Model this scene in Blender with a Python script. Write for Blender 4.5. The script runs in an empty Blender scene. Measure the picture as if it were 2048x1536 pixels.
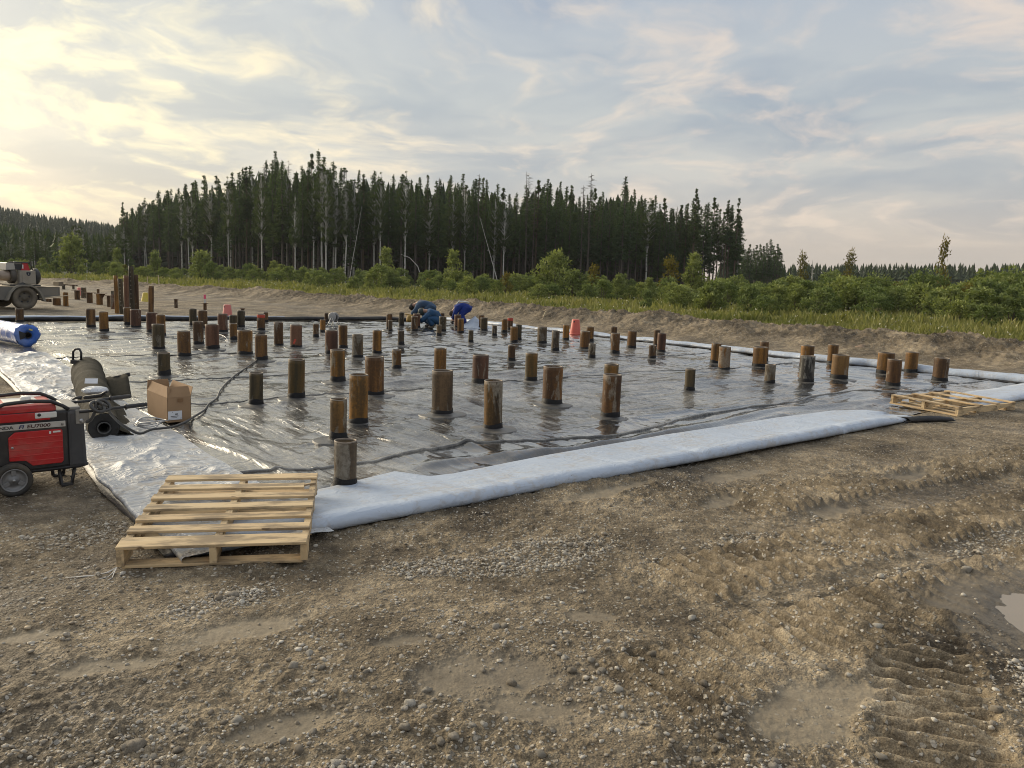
import bpy, bmesh, math, random
import numpy as np
from mathutils import Matrix, Vector

random.seed(7)
RNG = np.random.default_rng(11)
SC = bpy.context.scene
COL = SC.collection
R_ = math.radians

# ------------------------------------------------------------------ camera
CAM_H, PITCH, ROLL = 1.55, R_(7.7), R_(2.0)
fw = Vector((0, math.cos(PITCH), -math.sin(PITCH)))
u0 = Vector((0, math.sin(PITCH), math.cos(PITCH)))
x0 = Vector((1, 0, 0))
rt = math.cos(ROLL) * x0 + math.sin(ROLL) * u0
up = -math.sin(ROLL) * x0 + math.cos(ROLL) * u0
cam = bpy.data.cameras.new('camera')
cam.sensor_width = 36.0
cam.lens = 1538.0 / 2048.0 * 36.0
cam.clip_start, cam.clip_end = 0.05, 4000.0
cam_o = bpy.data.objects.new('camera', cam)
COL.objects.link(cam_o)
m = Matrix.Identity(4)
for i in range(3):
    m[i][0], m[i][1], m[i][2] = rt[i], up[i], -fw[i]
m[2][3] = CAM_H
cam_o.matrix_world = m
SC.camera = cam_o

# ------------------------------------------------------------------ colour management
SC.view_settings.view_transform = 'Standard'
SC.view_settings.look = 'None'
SC.view_settings.exposure = 1.05
SC.view_settings.gamma = 1.0
SC.view_settings.use_curve_mapping = False
SC.render.engine = 'CYCLES'
SC.cycles.use_denoising = True
SC.cycles.filter_width = 1.0
SC.cycles.sample_clamp_indirect = 4.0
SC.cycles.sample_clamp_direct = 12.0
SC.cycles.max_bounces = 6
SC.cycles.diffuse_bounces = 3
SC.cycles.glossy_bounces = 3
SC.cycles.transmission_bounces = 3
SC.cycles.volume_bounces = 0
SC.cycles.transparent_max_bounces = 6
SC.cycles.caustics_reflective = False
SC.cycles.caustics_refractive = False

# ------------------------------------------------------------------ node helper
class NT:
    def __init__(s, tree):
        s.t = tree
        s.n = tree.nodes
        s.l = tree.links
    def node(s, typ, **kw):
        nd = s.n.new(typ)
        for k, v in kw.items():
            setattr(nd, k, v)
        return nd
    def put(s, sock, v):
        if v is None:
            return
        if isinstance(v, bpy.types.NodeSocket):
            s.l.new(v, sock)
        else:
            if hasattr(sock.default_value, '__len__') and not hasattr(v, '__len__'):
                v = (v,) * len(sock.default_value)
            if hasattr(v, '__len__') and len(sock.default_value) == 4 and len(v) == 3:
                v = tuple(v) + (1.0,)
            sock.default_value = v
    def math(s, op, a, b=None, clamp=False):
        nd = s.node('ShaderNodeMath', operation=op, use_clamp=clamp)
        s.put(nd.inputs[0], a)
        if b is not None:
            s.put(nd.inputs[1], b)
        return nd.outputs[0]
    def vmath(s, op, a, b=None):
        nd = s.node('ShaderNodeVectorMath', operation=op)
        s.put(nd.inputs[0], a)
        if b is not None:
            s.put(nd.inputs[1], b)
        return nd.outputs['Value'] if op in ('DOT_PRODUCT', 'LENGTH', 'DISTANCE') else nd.outputs[0]
    def scale(s, a, f):
        nd = s.node('ShaderNodeVectorMath', operation='SCALE')
        s.put(nd.inputs[0], a)
        s.put(nd.inputs['Scale'], f)
        return nd.outputs[0]
    def mix(s, f, a, b, mode='MIX'):
        nd = s.node('ShaderNodeMix', data_type='RGBA', blend_type=mode)
        s.put(nd.inputs[0], f)
        s.put(nd.inputs[6], a)
        s.put(nd.inputs[7], b)
        return nd.outputs[2]
    def noise(s, vec, scale, detail=4, rough=.55, dist=0.0, dim='3D'):
        nd = s.node('ShaderNodeTexNoise', noise_dimensions=dim)
        s.put(nd.inputs['Vector'], vec)
        s.put(nd.inputs['Scale'], scale)
        s.put(nd.inputs['Detail'], detail)
        s.put(nd.inputs['Roughness'], rough)
        s.put(nd.inputs['Distortion'], dist)
        return nd.outputs['Fac']
    def voro(s, vec, scale, feature='F1', out='Distance', rand=1.0):
        nd = s.node('ShaderNodeTexVoronoi', feature=feature)
        s.put(nd.inputs['Vector'], vec)
        s.put(nd.inputs['Scale'], scale)
        s.put(nd.inputs['Randomness'], rand)
        return nd.outputs[out]
    def ramp(s, f, stops, interp='LINEAR'):
        nd = s.node('ShaderNodeValToRGB')
        cr = nd.color_ramp
        cr.interpolation = interp
        while len(cr.elements) < len(stops):
            cr.elements.new(0.5)
        for e, (p, c) in zip(cr.elements, stops):
            e.position = p
            e.color = tuple(c) + (1,) if hasattr(c, '__len__') else (c, c, c, 1)
        s.put(nd.inputs[0], f)
        return nd.outputs[0]
    def smooth(s, f, a, b):
        nd = s.node('ShaderNodeMapRange', interpolation_type='SMOOTHSTEP')
        s.put(nd.inputs[0], f)
        nd.inputs[1].default_value, nd.inputs[2].default_value = a, b
        return nd.outputs[0]
    def mapping(s, vec, sc=(1, 1, 1), rot=(0, 0, 0), loc=(0, 0, 0)):
        nd = s.node('ShaderNodeMapping')
        s.put(nd.inputs[0], vec)
        nd.inputs['Location'].default_value = loc
        nd.inputs['Rotation'].default_value = rot
        nd.inputs['Scale'].default_value = sc
        return nd.outputs[0]
    def attr(s, name, out='Color'):
        return s.node('ShaderNodeAttribute', attribute_name=name).outputs[out]
    def bump(s, h, dist, strength=1.0, normal=None):
        nd = s.node('ShaderNodeBump')
        nd.inputs['Strength'].default_value = strength
        nd.inputs['Distance'].default_value = dist
        s.put(nd.inputs['Height'], h)
        if normal is not None:
            s.put(nd.inputs['Normal'], normal)
        return nd.outputs[0]

# ------------------------------------------------------------------ sky (hazy evening cloud, sun behind cloud on the left)
SUN_AZ, SUN_EL = R_(-56), R_(21)
S = Vector((math.sin(SUN_AZ) * math.cos(SUN_EL), math.cos(SUN_AZ) * math.cos(SUN_EL), math.sin(SUN_EL)))
world = bpy.data.worlds.new('World')
SC.world = world
world.use_nodes = True
w = NT(world.node_tree)
w.n.clear()
tc = w.node('ShaderNodeTexCoord').outputs['Generated']
d = w.vmath('NORMALIZE', tc)
sep = w.node('ShaderNodeSeparateXYZ')
w.put(sep.inputs[0], d)
z = w.math('MAXIMUM', sep.outputs[2], 0.0)
den = w.math('ADD', z, 0.17)
cmb = w.node('ShaderNodeCombineXYZ')
w.put(cmb.inputs[0], w.math('DIVIDE', sep.outputs[0], den))
w.put(cmb.inputs[1], w.math('DIVIDE', sep.outputs[1], den))
plane = cmb.outputs[0]
base = w.ramp(z, [(0.0, (0.300, 0.254, 0.213)), (.06, (0.294, 0.265, 0.239)), (.13, (0.268, 0.271, 0.268)), (.21, (0.231, 0.252, 0.268)), (.33, (0.198, 0.228, 0.271)), (.6, (0.235, 0.261, 0.296)), (1.0, (0.304, 0.331, 0.365))])
sd = w.math('MAXIMUM', w.vmath('DOT_PRODUCT', d, tuple(S)), 0.0)
g_wide = w.math('POWER', sd, 5.0)
g_mid = w.math('POWER', sd, 24.0)
# slow brightness changes of the cloud sheet, then brighter ragged streaks on it
warp = w.node('ShaderNodeTexNoise', noise_dimensions='3D')
w.put(warp.inputs['Vector'], plane); w.put(warp.inputs['Scale'], .9); w.put(warp.inputs['Detail'], 4.0)
pw = w.vmath('ADD', plane, w.scale(w.vmath('SUBTRACT', warp.outputs['Color'], (.5, .5, .5)), 1.1))
n_big = w.noise(w.mapping(pw, (1.3, 1.4, 1), (0, 0, .30), (3.1, 1.7, 0)), 1.0, 4, .55, .2)
n_str = w.noise(w.mapping(pw, (1.9, 1.5, 1), (0, 0, .22), (5.7, 3.4, 0)), 1.0, 8, .62, .2)
n_det = w.noise(w.mapping(pw, (5.2, 4.2, 1), (0, 0, .25), (1.3, 9.2, 0)), 1.0, 5, .55, .1)
n_big = w.math('ADD', .5, w.math('MULTIPLY', w.math('SUBTRACT', n_big, .5), w.smooth(z, .0, .16)))
sheet = w.mix(w.smooth(n_big, .34, .66), w.mix(1.0, base, (.80, .84, .90), 'MULTIPLY'), w.mix(1.0, base, (1.17, 1.12, 1.05), 'MULTIPLY'))
lit = w.mix(w.math('MULTIPLY', g_wide, 1.6, True), (.455, .37, .30), (.62, .55, .31))
puff = w.math('ADD', w.math('MULTIPLY', n_str, .62), w.math('MULTIPLY', n_det, .38))
puff = w.smooth(w.math('ADD', puff, w.math('MULTIPLY', g_wide, .035)), .475, .66)
puff = w.math('MULTIPLY', puff, w.math('ADD', w.math('MULTIPLY', g_wide, .40), .68), True)
puff = w.math('MULTIPLY', puff, w.smooth(z, .02, .10))
cl = w.mix(puff, sheet, lit)
glow = w.mix(1.0, w.scale((1.0, .82, .38), w.math('MULTIPLY', g_wide, .20)), w.scale((1.0, .90, .55), w.math('MULTIPLY', g_mid, .03)), 'ADD')
cl = w.mix(1.0, cl, glow, 'ADD')
sky = w.node('ShaderNodeTexSky', sky_type='NISHITA')
sky.sun_disc = False
sky.sun_elevation = SUN_EL
sky.sun_rotation = SUN_AZ
sky.dust_density = 3.0
tot = w.mix(.94, sky.outputs[0], w.scale(cl, 10.0))
bg = w.node('ShaderNodeBackground')
w.put(bg.inputs[0], tot)
bg.inputs[1].default_value = 0.10
wo = w.node('ShaderNodeOutputWorld')
w.l.new(bg.outputs[0], wo.inputs[0])

sun = bpy.data.lights.new('sun', 'SUN')
sun.energy = 1.7
sun.angle = R_(34)
sun.color = (1.0, .86, .66)
sun_o = bpy.data.objects.new('sun', sun)
sun_o.rotation_euler = (-S).to_track_quat('-Z', 'Y').to_euler()
COL.objects.link(sun_o)

# ------------------------------------------------------------------ object helpers
def link(o, parent=None):
    COL.objects.link(o)
    if parent is not None:
        o.parent = parent
    return o

def tag(o, label=None, cat=None, group=None, kind=None):
    if label: o['label'] = label
    if cat: o['category'] = cat
    if group: o['group'] = group
    if kind: o['kind'] = kind
    return o

def thing(name, label, cat, loc=(0, 0, 0), rz=0.0, group=None, rot=None):
    o = bpy.data.objects.new(name, None)
    o.empty_display_size = .1
    o.location = loc
    o.rotation_euler = rot if rot else (0, 0, rz)
    return tag(link(o), label, cat, group)

def np_mesh(name, V, Fc, mats=None, smooth=False, attrs=None, uniform=None):
    """V (n,3); Fc (m,3) or (m,4) array or list of faces."""
    me = bpy.data.meshes.new(name)
    if isinstance(Fc, np.ndarray):
        k = Fc.shape[1]
        nf = Fc.shape[0]
        me.vertices.add(len(V))
        me.vertices.foreach_set('co', np.ascontiguousarray(V, dtype=np.float32).ravel())
        me.loops.add(nf * k)
        me.loops.foreach_set('vertex_index', np.ascontiguousarray(Fc, dtype=np.int32).ravel())
        me.polygons.add(nf)
        me.polygons.foreach_set('loop_start', np.arange(0, nf * k, k, dtype=np.int32))
        me.polygons.foreach_set('loop_total', np.full(nf, k, dtype=np.int32))
        me.update(calc_edges=True)
    else:
        me.from_pydata([tuple(v) for v in V], [], Fc)
        me.update()
    if smooth:
        me.polygons.foreach_set('use_smooth', np.ones(len(me.polygons), dtype=bool))
    for nm, arr in (attrs or {}).items():
        arr = np.asarray(arr, dtype=np.float32)
        if arr.ndim == 1:
            a = me.attributes.new(nm, 'FLOAT', 'POINT')
            a.data.foreach_set('value', arr)
        else:
            a = me.attributes.new(nm, 'FLOAT_COLOR', 'POINT')
            a.data.foreach_set('color', np.concatenate([arr, np.ones((len(arr), 1), np.float32)], 1).ravel() if arr.shape[1] == 3 else arr.ravel())
    if mats is not None:
        for mt in (mats if isinstance(mats, (list, tuple)) else [mats]):
            me.materials.append(mt)
    return me

def mobj(name, me, parent=None):
    return link(bpy.data.objects.new(name, me), parent)

class MB:
    """collects simple shapes, builds ONE mesh object"""
    def __init__(s):
        s.v, s.f, s.sm = [], [], []
    def add(s, vs, fs, smooth=False):
        b = len(s.v)
        s.v += [tuple(v) for v in vs]
        s.f += [tuple(i + b for i in f) for f in fs]
        s.sm += [smooth] * len(fs)
        return s
    def box(s, c, d, rz=0.0, M=None, bev=0.0):
        hx, hy, hz = d[0] / 2, d[1] / 2, d[2] / 2
        if bev > 0:
            b = min(bev, hx * .9, hy * .9, hz * .9)
            bm = bmesh.new()
            bmesh.ops.create_cube(bm, size=1.0, matrix=Matrix.Diagonal((d[0], d[1], d[2], 1)))
            bmesh.ops.bevel(bm, geom=bm.edges[:] , offset=b, segments=2, affect='EDGES', profile=.6)
            vs = [v.co.copy() for v in bm.verts]
            fs = [[v.index for v in f.verts] for f in bm.faces]
            bm.verts.index_update()
            bm.free()
        else:
            vs = [Vector((x * hx, y * hy, z_ * hz)) for x in (-1, 1) for y in (-1, 1) for z_ in (-1, 1)]
            fs = [(0, 1, 3, 2), (4, 6, 7, 5), (0, 4, 5, 1), (2, 3, 7, 6), (0, 2, 6, 4), (1, 5, 7, 3)]
        T = Matrix.Translation(c) @ (M if M else Matrix.Rotation(rz, 4, 'Z'))
        return s.add([T @ v for v in vs], fs)
    def tube(s, pts, r, n=8, closed=False, cap=True):
        pts = [Vector(p) for p in pts]
        rr = r if hasattr(r, '__len__') else [r] * len(pts)
        vs, fs = [], []
        prev = None
        N = len(pts)
        for i, p in enumerate(pts):
            a = pts[(i - 1) % N] if (i > 0 or closed) else pts[i]
            b = pts[(i + 1) % N] if (i < N - 1 or closed) else pts[i]
            t = (b - a).normalized()
            if prev is None:
                q = t.orthogonal().normalized()
            else:
                q = (prev - t * prev.dot(t))
                q = q.normalized() if q.length > 1e-6 else t.orthogonal().normalized()
            prev = q
            k = t.cross(q)
            for j in range(n):
                an = 2 * math.pi * j / n
                vs.append(p + (q * math.cos(an) + k * math.sin(an)) * rr[i])
        for i in range(N if closed else N - 1):
            i2 = (i + 1) % N
            for j in range(n):
                fs.append((i * n + j, i * n + (j + 1) % n, i2 * n + (j + 1) % n, i2 * n + j))
        s.add(vs, fs, True)
        if cap and not closed:
            b = len(s.v) - len(vs)
            s.f += [tuple(b + j for j in reversed(range(n))), tuple(b + (N - 1) * n + j for j in range(n))]
            s.sm += [False, False]
        return s
    def lathe(s, prof, n=24, M=None, ring=False, wob=None):
        vs, fs = [], []
        for i, (r, zz) in enumerate(prof):
            for j in range(n):
                a = 2 * math.pi * j / n
                q = r * (1 + (wob(i, a) if wob else 0))
                vs.append(Vector((q * math.cos(a), q * math.sin(a), zz)))
        if M:
            vs = [M @ v for v in vs]
        P = len(prof)
        for i in range(P if ring else P - 1):
            i2 = (i + 1) % P
            for j in range(n):
                fs.append((i * n + j, i * n + (j + 1) % n, i2 * n + (j + 1) % n, i2 * n + j))
        return s.add(vs, fs, True)
    def prism(s, poly, depth, M):
        """2-D outline in local XY, extruded along local Z"""
        n = len(poly)
        vs = [M @ Vector((p[0], p[1], 0)) for p in poly] + [M @ Vector((p[0], p[1], depth)) for p in poly]
        fs = [tuple(reversed(range(n))), tuple(range(n, 2 * n))] + [(i, (i + 1) % n, n + (i + 1) % n, n + i) for i in range(n)]
        return s.add(vs, fs)
    def mesh(s, name, mat):
        me = bpy.data.meshes.new(name)
        me.from_pydata(s.v, [], s.f)
        me.update()
        me.polygons.foreach_set('use_smooth', np.array(s.sm, dtype=bool))
        if mat is not None:
            me.materials.append(mat)
        return me
    def build(s, name, mat, parent=None):
        return mobj(name, s.mesh(name, mat), parent)

# ------------------------------------------------------------------ numpy noise
def _h(ix, iy, seed):
    h = (ix.astype(np.int64) * 374761393 + iy.astype(np.int64) * 668265263 + seed * 1442695041) & 0xFFFFFFFF
    h = ((h ^ (h >> 13)) * 1274126177) & 0xFFFFFFFF
    h = (h ^ (h >> 16)) & 0xFFFF
    return h.astype(np.float64) / 65535.0

def vnoise(x, y, seed=0):
    x = np.asarray(x, float); y = np.asarray(y, float)
    xi, yi = np.floor(x), np.floor(y)
    fx, fy = x - xi, y - yi
    ux, uy = fx * fx * fx * (fx * (fx * 6 - 15) + 10), fy * fy * fy * (fy * (fy * 6 - 15) + 10)
    a = _h(xi, yi, seed); b = _h(xi + 1, yi, seed); c = _h(xi, yi + 1, seed); d_ = _h(xi + 1, yi + 1, seed)
    return (a * (1 - ux) + b * ux) * (1 - uy) + (c * (1 - ux) + d_ * ux) * uy   # 0..1

def fbm(x, y, f, oc=4, seed=0, g=.5):
    s_ = 0.0; a = 1.0; t = 0.0
    for o in range(oc):
        s_ = s_ + a * (vnoise(x * f + o * 17.3, y * f - o * 9.1, seed + o * 31) - .5)
        t += a; a *= g; f *= 2.03
    return s_ / t * 2          # about -1..1

def ridge(x, y, f, oc=3, seed=0):
    s_ = 0.0; a = 1.0; t = 0.0
    for o in range(oc):
        s_ = s_ + a * (1 - np.abs(2 * vnoise(x * f + o * 13.7, y * f + o * 5.3, seed + o * 57) - 1))
        t += a; a *= .5; f *= 2.1
    return s_ / t

def sst(x, a, b):
    t = np.clip((x - a) / (b - a), 0, 1)
    return t * t * (3 - 2 * t)

E1 = np.array([.7804, .6252]); E2 = np.array([-.6252, .7804])
def ST(s, t, z_=0.0):
    return Vector((s * E1[0] + t * E2[0], s * E1[1] + t * E2[1], z_))
RZ = math.atan2(E1[1], E1[0])          # turn of the building site

# ------------------------------------------------------------------ materials
def new_mat(name):
    mt = bpy.data.materials.new(name)
    mt.use_nodes = True
    nt = NT(mt.node_tree)
    b = mt.node_tree.nodes['Principled BSDF']
    return mt, nt, b

def simple(name, col, rough=.6, metal=0.0, var=.25, scale=9.0, dirt=None, dirt_amt=.5, spec=.5, bump=0.0, dscale=3.0):
    """paint / plastic / cloth with uneven tone, dust and fine relief"""
    mt, n, b = new_mat(name)
    co = n.node('ShaderNodeTexCoord').outputs['Object']
    oi = n.node('ShaderNodeObjectInfo').outputs['Random']
    co2 = n.vmath('ADD', co, n.scale((3.1, 7.7, 1.9), n.math('MULTIPLY', oi, 9.0)))
    f = n.noise(co2, scale, 5, .6)
    c = n.mix(f, tuple(x * (1 - var) for x in col), tuple(min(1, x * (1 + var)) for x in col))
    if dirt is not None:
        dm = n.math('MULTIPLY', n.smooth(n.noise(co2, dscale, 6, .65, .3), .42, .72), dirt_amt)
        c = n.mix(dm, c, dirt)
        n.put(b.inputs['Roughness'], n.math('ADD', n.math('MULTIPLY', dm, .4), rough, True))
    else:
        b.inputs['Roughness'].default_value = rough
    n.put(b.inputs['Base Color'], c)
    b.inputs['Metallic'].default_value = metal
    b.inputs['Specular IOR Level'].default_value = spec
    if bump:
        n.put(b.inputs['Normal'], n.bump(n.noise(co2, scale * 6, 4, .6), bump))
    return mt

MUD = (.20, .155, .10)
# --- ground: mud, gravel, green earth; 'zone' = (gravel, green, smooth), 'damp'
def ground_mat():
    mt, n, b = new_mat('ground')
    co = n.node('ShaderNodeTexCoord').outputs['Object']
    zs = n.node('ShaderNodeSeparateColor')
    n.put(zs.inputs[0], n.attr('zone'))
    grav, green, smo = zs.outputs[0], zs.outputs[1], zs.outputs[2]
    damp = n.attr('damp', 'Fac')
    n1 = n.noise(co, 1.1, 6, .62, .3)
    n2 = n.noise(co, 9.0, 6, .65)
    n3 = n.noise(co, 55.0, 5, .65)
    c = n.ramp(n1, [(.30, (.090, .074, .053)), (.43, (.192, .160, .112)), (.54, (.305, .257, .182)), (.70, (.470, .405, .298))])
    c = n.mix(n.smooth(n2, .30, .75), n.mix(1.0, c, (.55, .53, .51), 'MULTIPLY'), n.mix(1.0, c, (1.30, 1.27, 1.22), 'MULTIPLY'))
    c = n.mix(n.smooth(n3, .35, .7), n.mix(1.0, c, (.74, .72, .70), 'MULTIPLY'), n.mix(1.0, c, (1.12, 1.12, 1.12), 'MULTIPLY'))
    n4 = n.noise(co, 170.0, 4, .7)
    c = n.mix(n.smooth(n4, .34, .66), n.mix(1.0, c, (.62, .60, .58), 'MULTIPLY'), n.mix(1.0, c, (1.30, 1.29, 1.27), 'MULTIPLY'))
    cru = n.voro(co, 34.0, 'F1', 'Distance'); cru2 = n.voro(co, 95.0, 'F1', 'Distance')
    # pebbles too small to build: pale cells, bent out of round
    wj = n.node('ShaderNodeTexNoise')
    n.put(wj.inputs['Vector'], co); wj.inputs['Scale'].default_value = 60.0
    cow = n.vmath('ADD', co, n.scale(n.vmath('SUBTRACT', wj.outputs['Color'], (.5, .5, .5)), .016))
    vc = n.voro(cow, 48.0, 'F1', 'Color')
    vd = n.voro(cow, 48.0, 'F1', 'Distance')
    vs = n.node('ShaderNodeSeparateColor')
    n.put(vs.inputs[0], vc)
    thr = n.math('SUBTRACT', .86, n.math('MULTIPLY', grav, .45))
    peb = n.math('MULTIPLY', n.math('GREATER_THAN', vs.outputs[0], thr), n.smooth(vd, .46, .30))
    pc = n.ramp(vs.outputs[1], [(0, (.22, .195, .15)), (.5, (.38, .345, .285)), (1, (.58, .54, .47))])
    c = n.mix(n.math('MULTIPLY', peb, .85), c, pc)
    vc2 = n.voro(cow, 27.0, 'F1', 'Color'); vd2 = n.voro(cow, 27.0, 'F1', 'Distance')
    vs2 = n.node('ShaderNodeSeparateColor')
    n.put(vs2.inputs[0], vc2)
    peb2 = n.math('MULTIPLY', n.math('GREATER_THAN', vs2.outputs[0], n.math('SUBTRACT', .955, n.math('MULTIPLY', grav, .25))), n.smooth(vd2, .36, .26))
    c = n.mix(n.math('MULTIPLY', peb2, .8), c, n.ramp(vs2.outputs[1], [(0, (.24, .21, .165)), (1, (.52, .48, .41))]))
    peb = n.math('MAXIMUM', peb, peb2)
    # smooth slurry
    c = n.mix(n.math('MULTIPLY', smo, n.math('ADD', .30, n.math('MULTIPLY', n.smooth(n.noise(co, 20, 5, .7), .3, .6), .5))), c, n.mix(n.noise(co, 14, 5, .6), (.20, .165, .115), (.34, .285, .20)))
    c = n.mix(n.math('MULTIPLY', damp, .75), c, n.mix(1.0, c, (.40, .40, .42), 'MULTIPLY'))
    gcol = n.mix(n.noise(co, 3.0, 5, .6), (.040, .060, .018), (.085, .095, .035))
    c = n.mix(green, c, gcol)
    n.put(b.inputs['Base Color'], c)
    wet = n.math('MAXIMUM', n.math('MULTIPLY', smo, .30), n.math('MULTIPLY', damp, .8))
    n.put(b.inputs['Roughness'], n.math('SUBTRACT', .92, n.math('MULTIPLY', wet, .50)))
    b.inputs['Specular IOR Level'].default_value = .35
    h = n.math('ADD', n.math('MULTIPLY', n3, .5), n.math('MULTIPLY', peb, .5))
    h = n.math('SUBTRACT', h, n.math('ADD', n.math('MULTIPLY', cru, .6), n.math('MULTIPLY', cru2, .3)))
    h = n.math('MULTIPLY', h, n.math('SUBTRACT', 1.0, n.math('MULTIPLY', smo, .85)))
    h = n.math('MULTIPLY', h, n.math('SUBTRACT', 1.0, n.math('MULTIPLY', n.attr('rib', 'Fac'), .65)))
    n.put(b.inputs['Normal'], n.bump(h, .020, 1.0))
    return mt

def stone_mat():
    mt, n, b = new_mat('stone')
    co = n.node('ShaderNodeTexCoord').outputs['Object']
    t = n.attr('tint', 'Fac')
    c = n.ramp(t, [(0, (.15, .125, .09)), (.3, (.26, .22, .165)), (.65, (.40, .36, .295)), (.95, (.56, .53, .46)), (1, (.40, .30, .17))])
    f = n.noise(co, 60, 5, .6)
    c = n.mix(n.smooth(f, .45, .7), c, n.mix(1.0, c, (.66, .60, .52), 'MULTIPLY'))
    n.put(b.inputs['Base Color'], c)
    b.inputs['Roughness'].default_value = .8
    n.put(b.inputs['Normal'], n.bump(n.noise(co, 120, 4), .004))
    return mt

M_ground = ground_mat()
M_stone = stone_mat()

# ------------------------------------------------------------------ ground shape
SMOOTH = [  # cx, cy, rx, ry, turn(deg), damp
    (-1.19, 3.12, .46, .13, 36, .05), (-1.55, 2.83, .30, .07, 24, .1), (1.12, 2.66, .42, .15, 44, .15),
    (.04, 2.88, .30, .20, 5, .55), (.05, 2.62, .22, .12, 0, .45), (.42, 3.42, .14, .07, 20, .25), (2.62, 3.72, .62, .38, 30, .75),
    (2.3, 5.35, .30, .13, 40, .2), (1.55, 5.45, .26, .10, 45, .2), (-.45, 3.1, .16, .06, 20, .4), (-1.95, 3.05, .2, .06, 20, .2),
    (-.75, 2.45, .2, .07, 30, .35), (3.6, 6.6, .5, .15, 42, .25), (.75, 5.6, .5, .1, 39, .15), (1.9, 6.35, .6, .12, 39, .2)]
TRACKS = [  # x0,y0,x1,y1,width,depth,pitch,amp
    (1.22, 1.75, 2.10, 3.80, .46, .038, .092, .058),
    (1.50, 5.27, 6.60, 8.36, .55, .020, .100, .070),
    (.76, 3.78, 7.10, 7.60, .55, .022, .098, .075),
    (.38, 2.68, 4.50, 5.15, .52, .022, .094, .072),
    (3.55, 4.10, 9.2, 7.5, .55, .020, .102, .070)]
BERM = [(19.0, -22, .50), (19.0, 2, .50), (19.2, 6, .50), (19.4, 10, .50), (19.1, 15, .55), (18.6, 20, .52), (18.2, 26, .5), (17.6, 32, .45), (16.5, 40, .42), (14.8, 51, .40), (12.0, 61, .38), (7.5, 74, .36), (0, 90, .3), (-30, 130, .2)]
BERM_XY = np.array([[s * E1[0] + t * E2[0], s * E1[1] + t * E2[1], h] for s, t, h in BERM])

PUD = (2.86, 3.72, .52, .30)

def berm_dist(x, y):
    """signed distance to the berm crest (positive beyond it) and crest height there"""
    x = np.asarray(x, float); y = np.asarray(y, float)
    best = np.full(x.shape, 1e9); sg = np.zeros(x.shape); hh = np.zeros(x.shape)
    for (ax, ay, ah), (bx, by, bh) in zip(BERM_XY[:-1], BERM_XY[1:]):
        dx, dy = bx - ax, by - ay
        L2 = dx * dx + dy * dy
        q = np.clip(((x - ax) * dx + (y - ay) * dy) / L2, 0, 1)
        px, py = x - (ax + q * dx), y - (ay + q * dy)
        dd = np.hypot(px, py)
        side = np.sign(px * dy - py * dx)
        m_ = dd < best
        best = np.where(m_, dd, best); sg = np.where(m_, side, sg); hh = np.where(m_, ah + (bh - ah) * q, hh)
    return best * sg, hh

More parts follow.
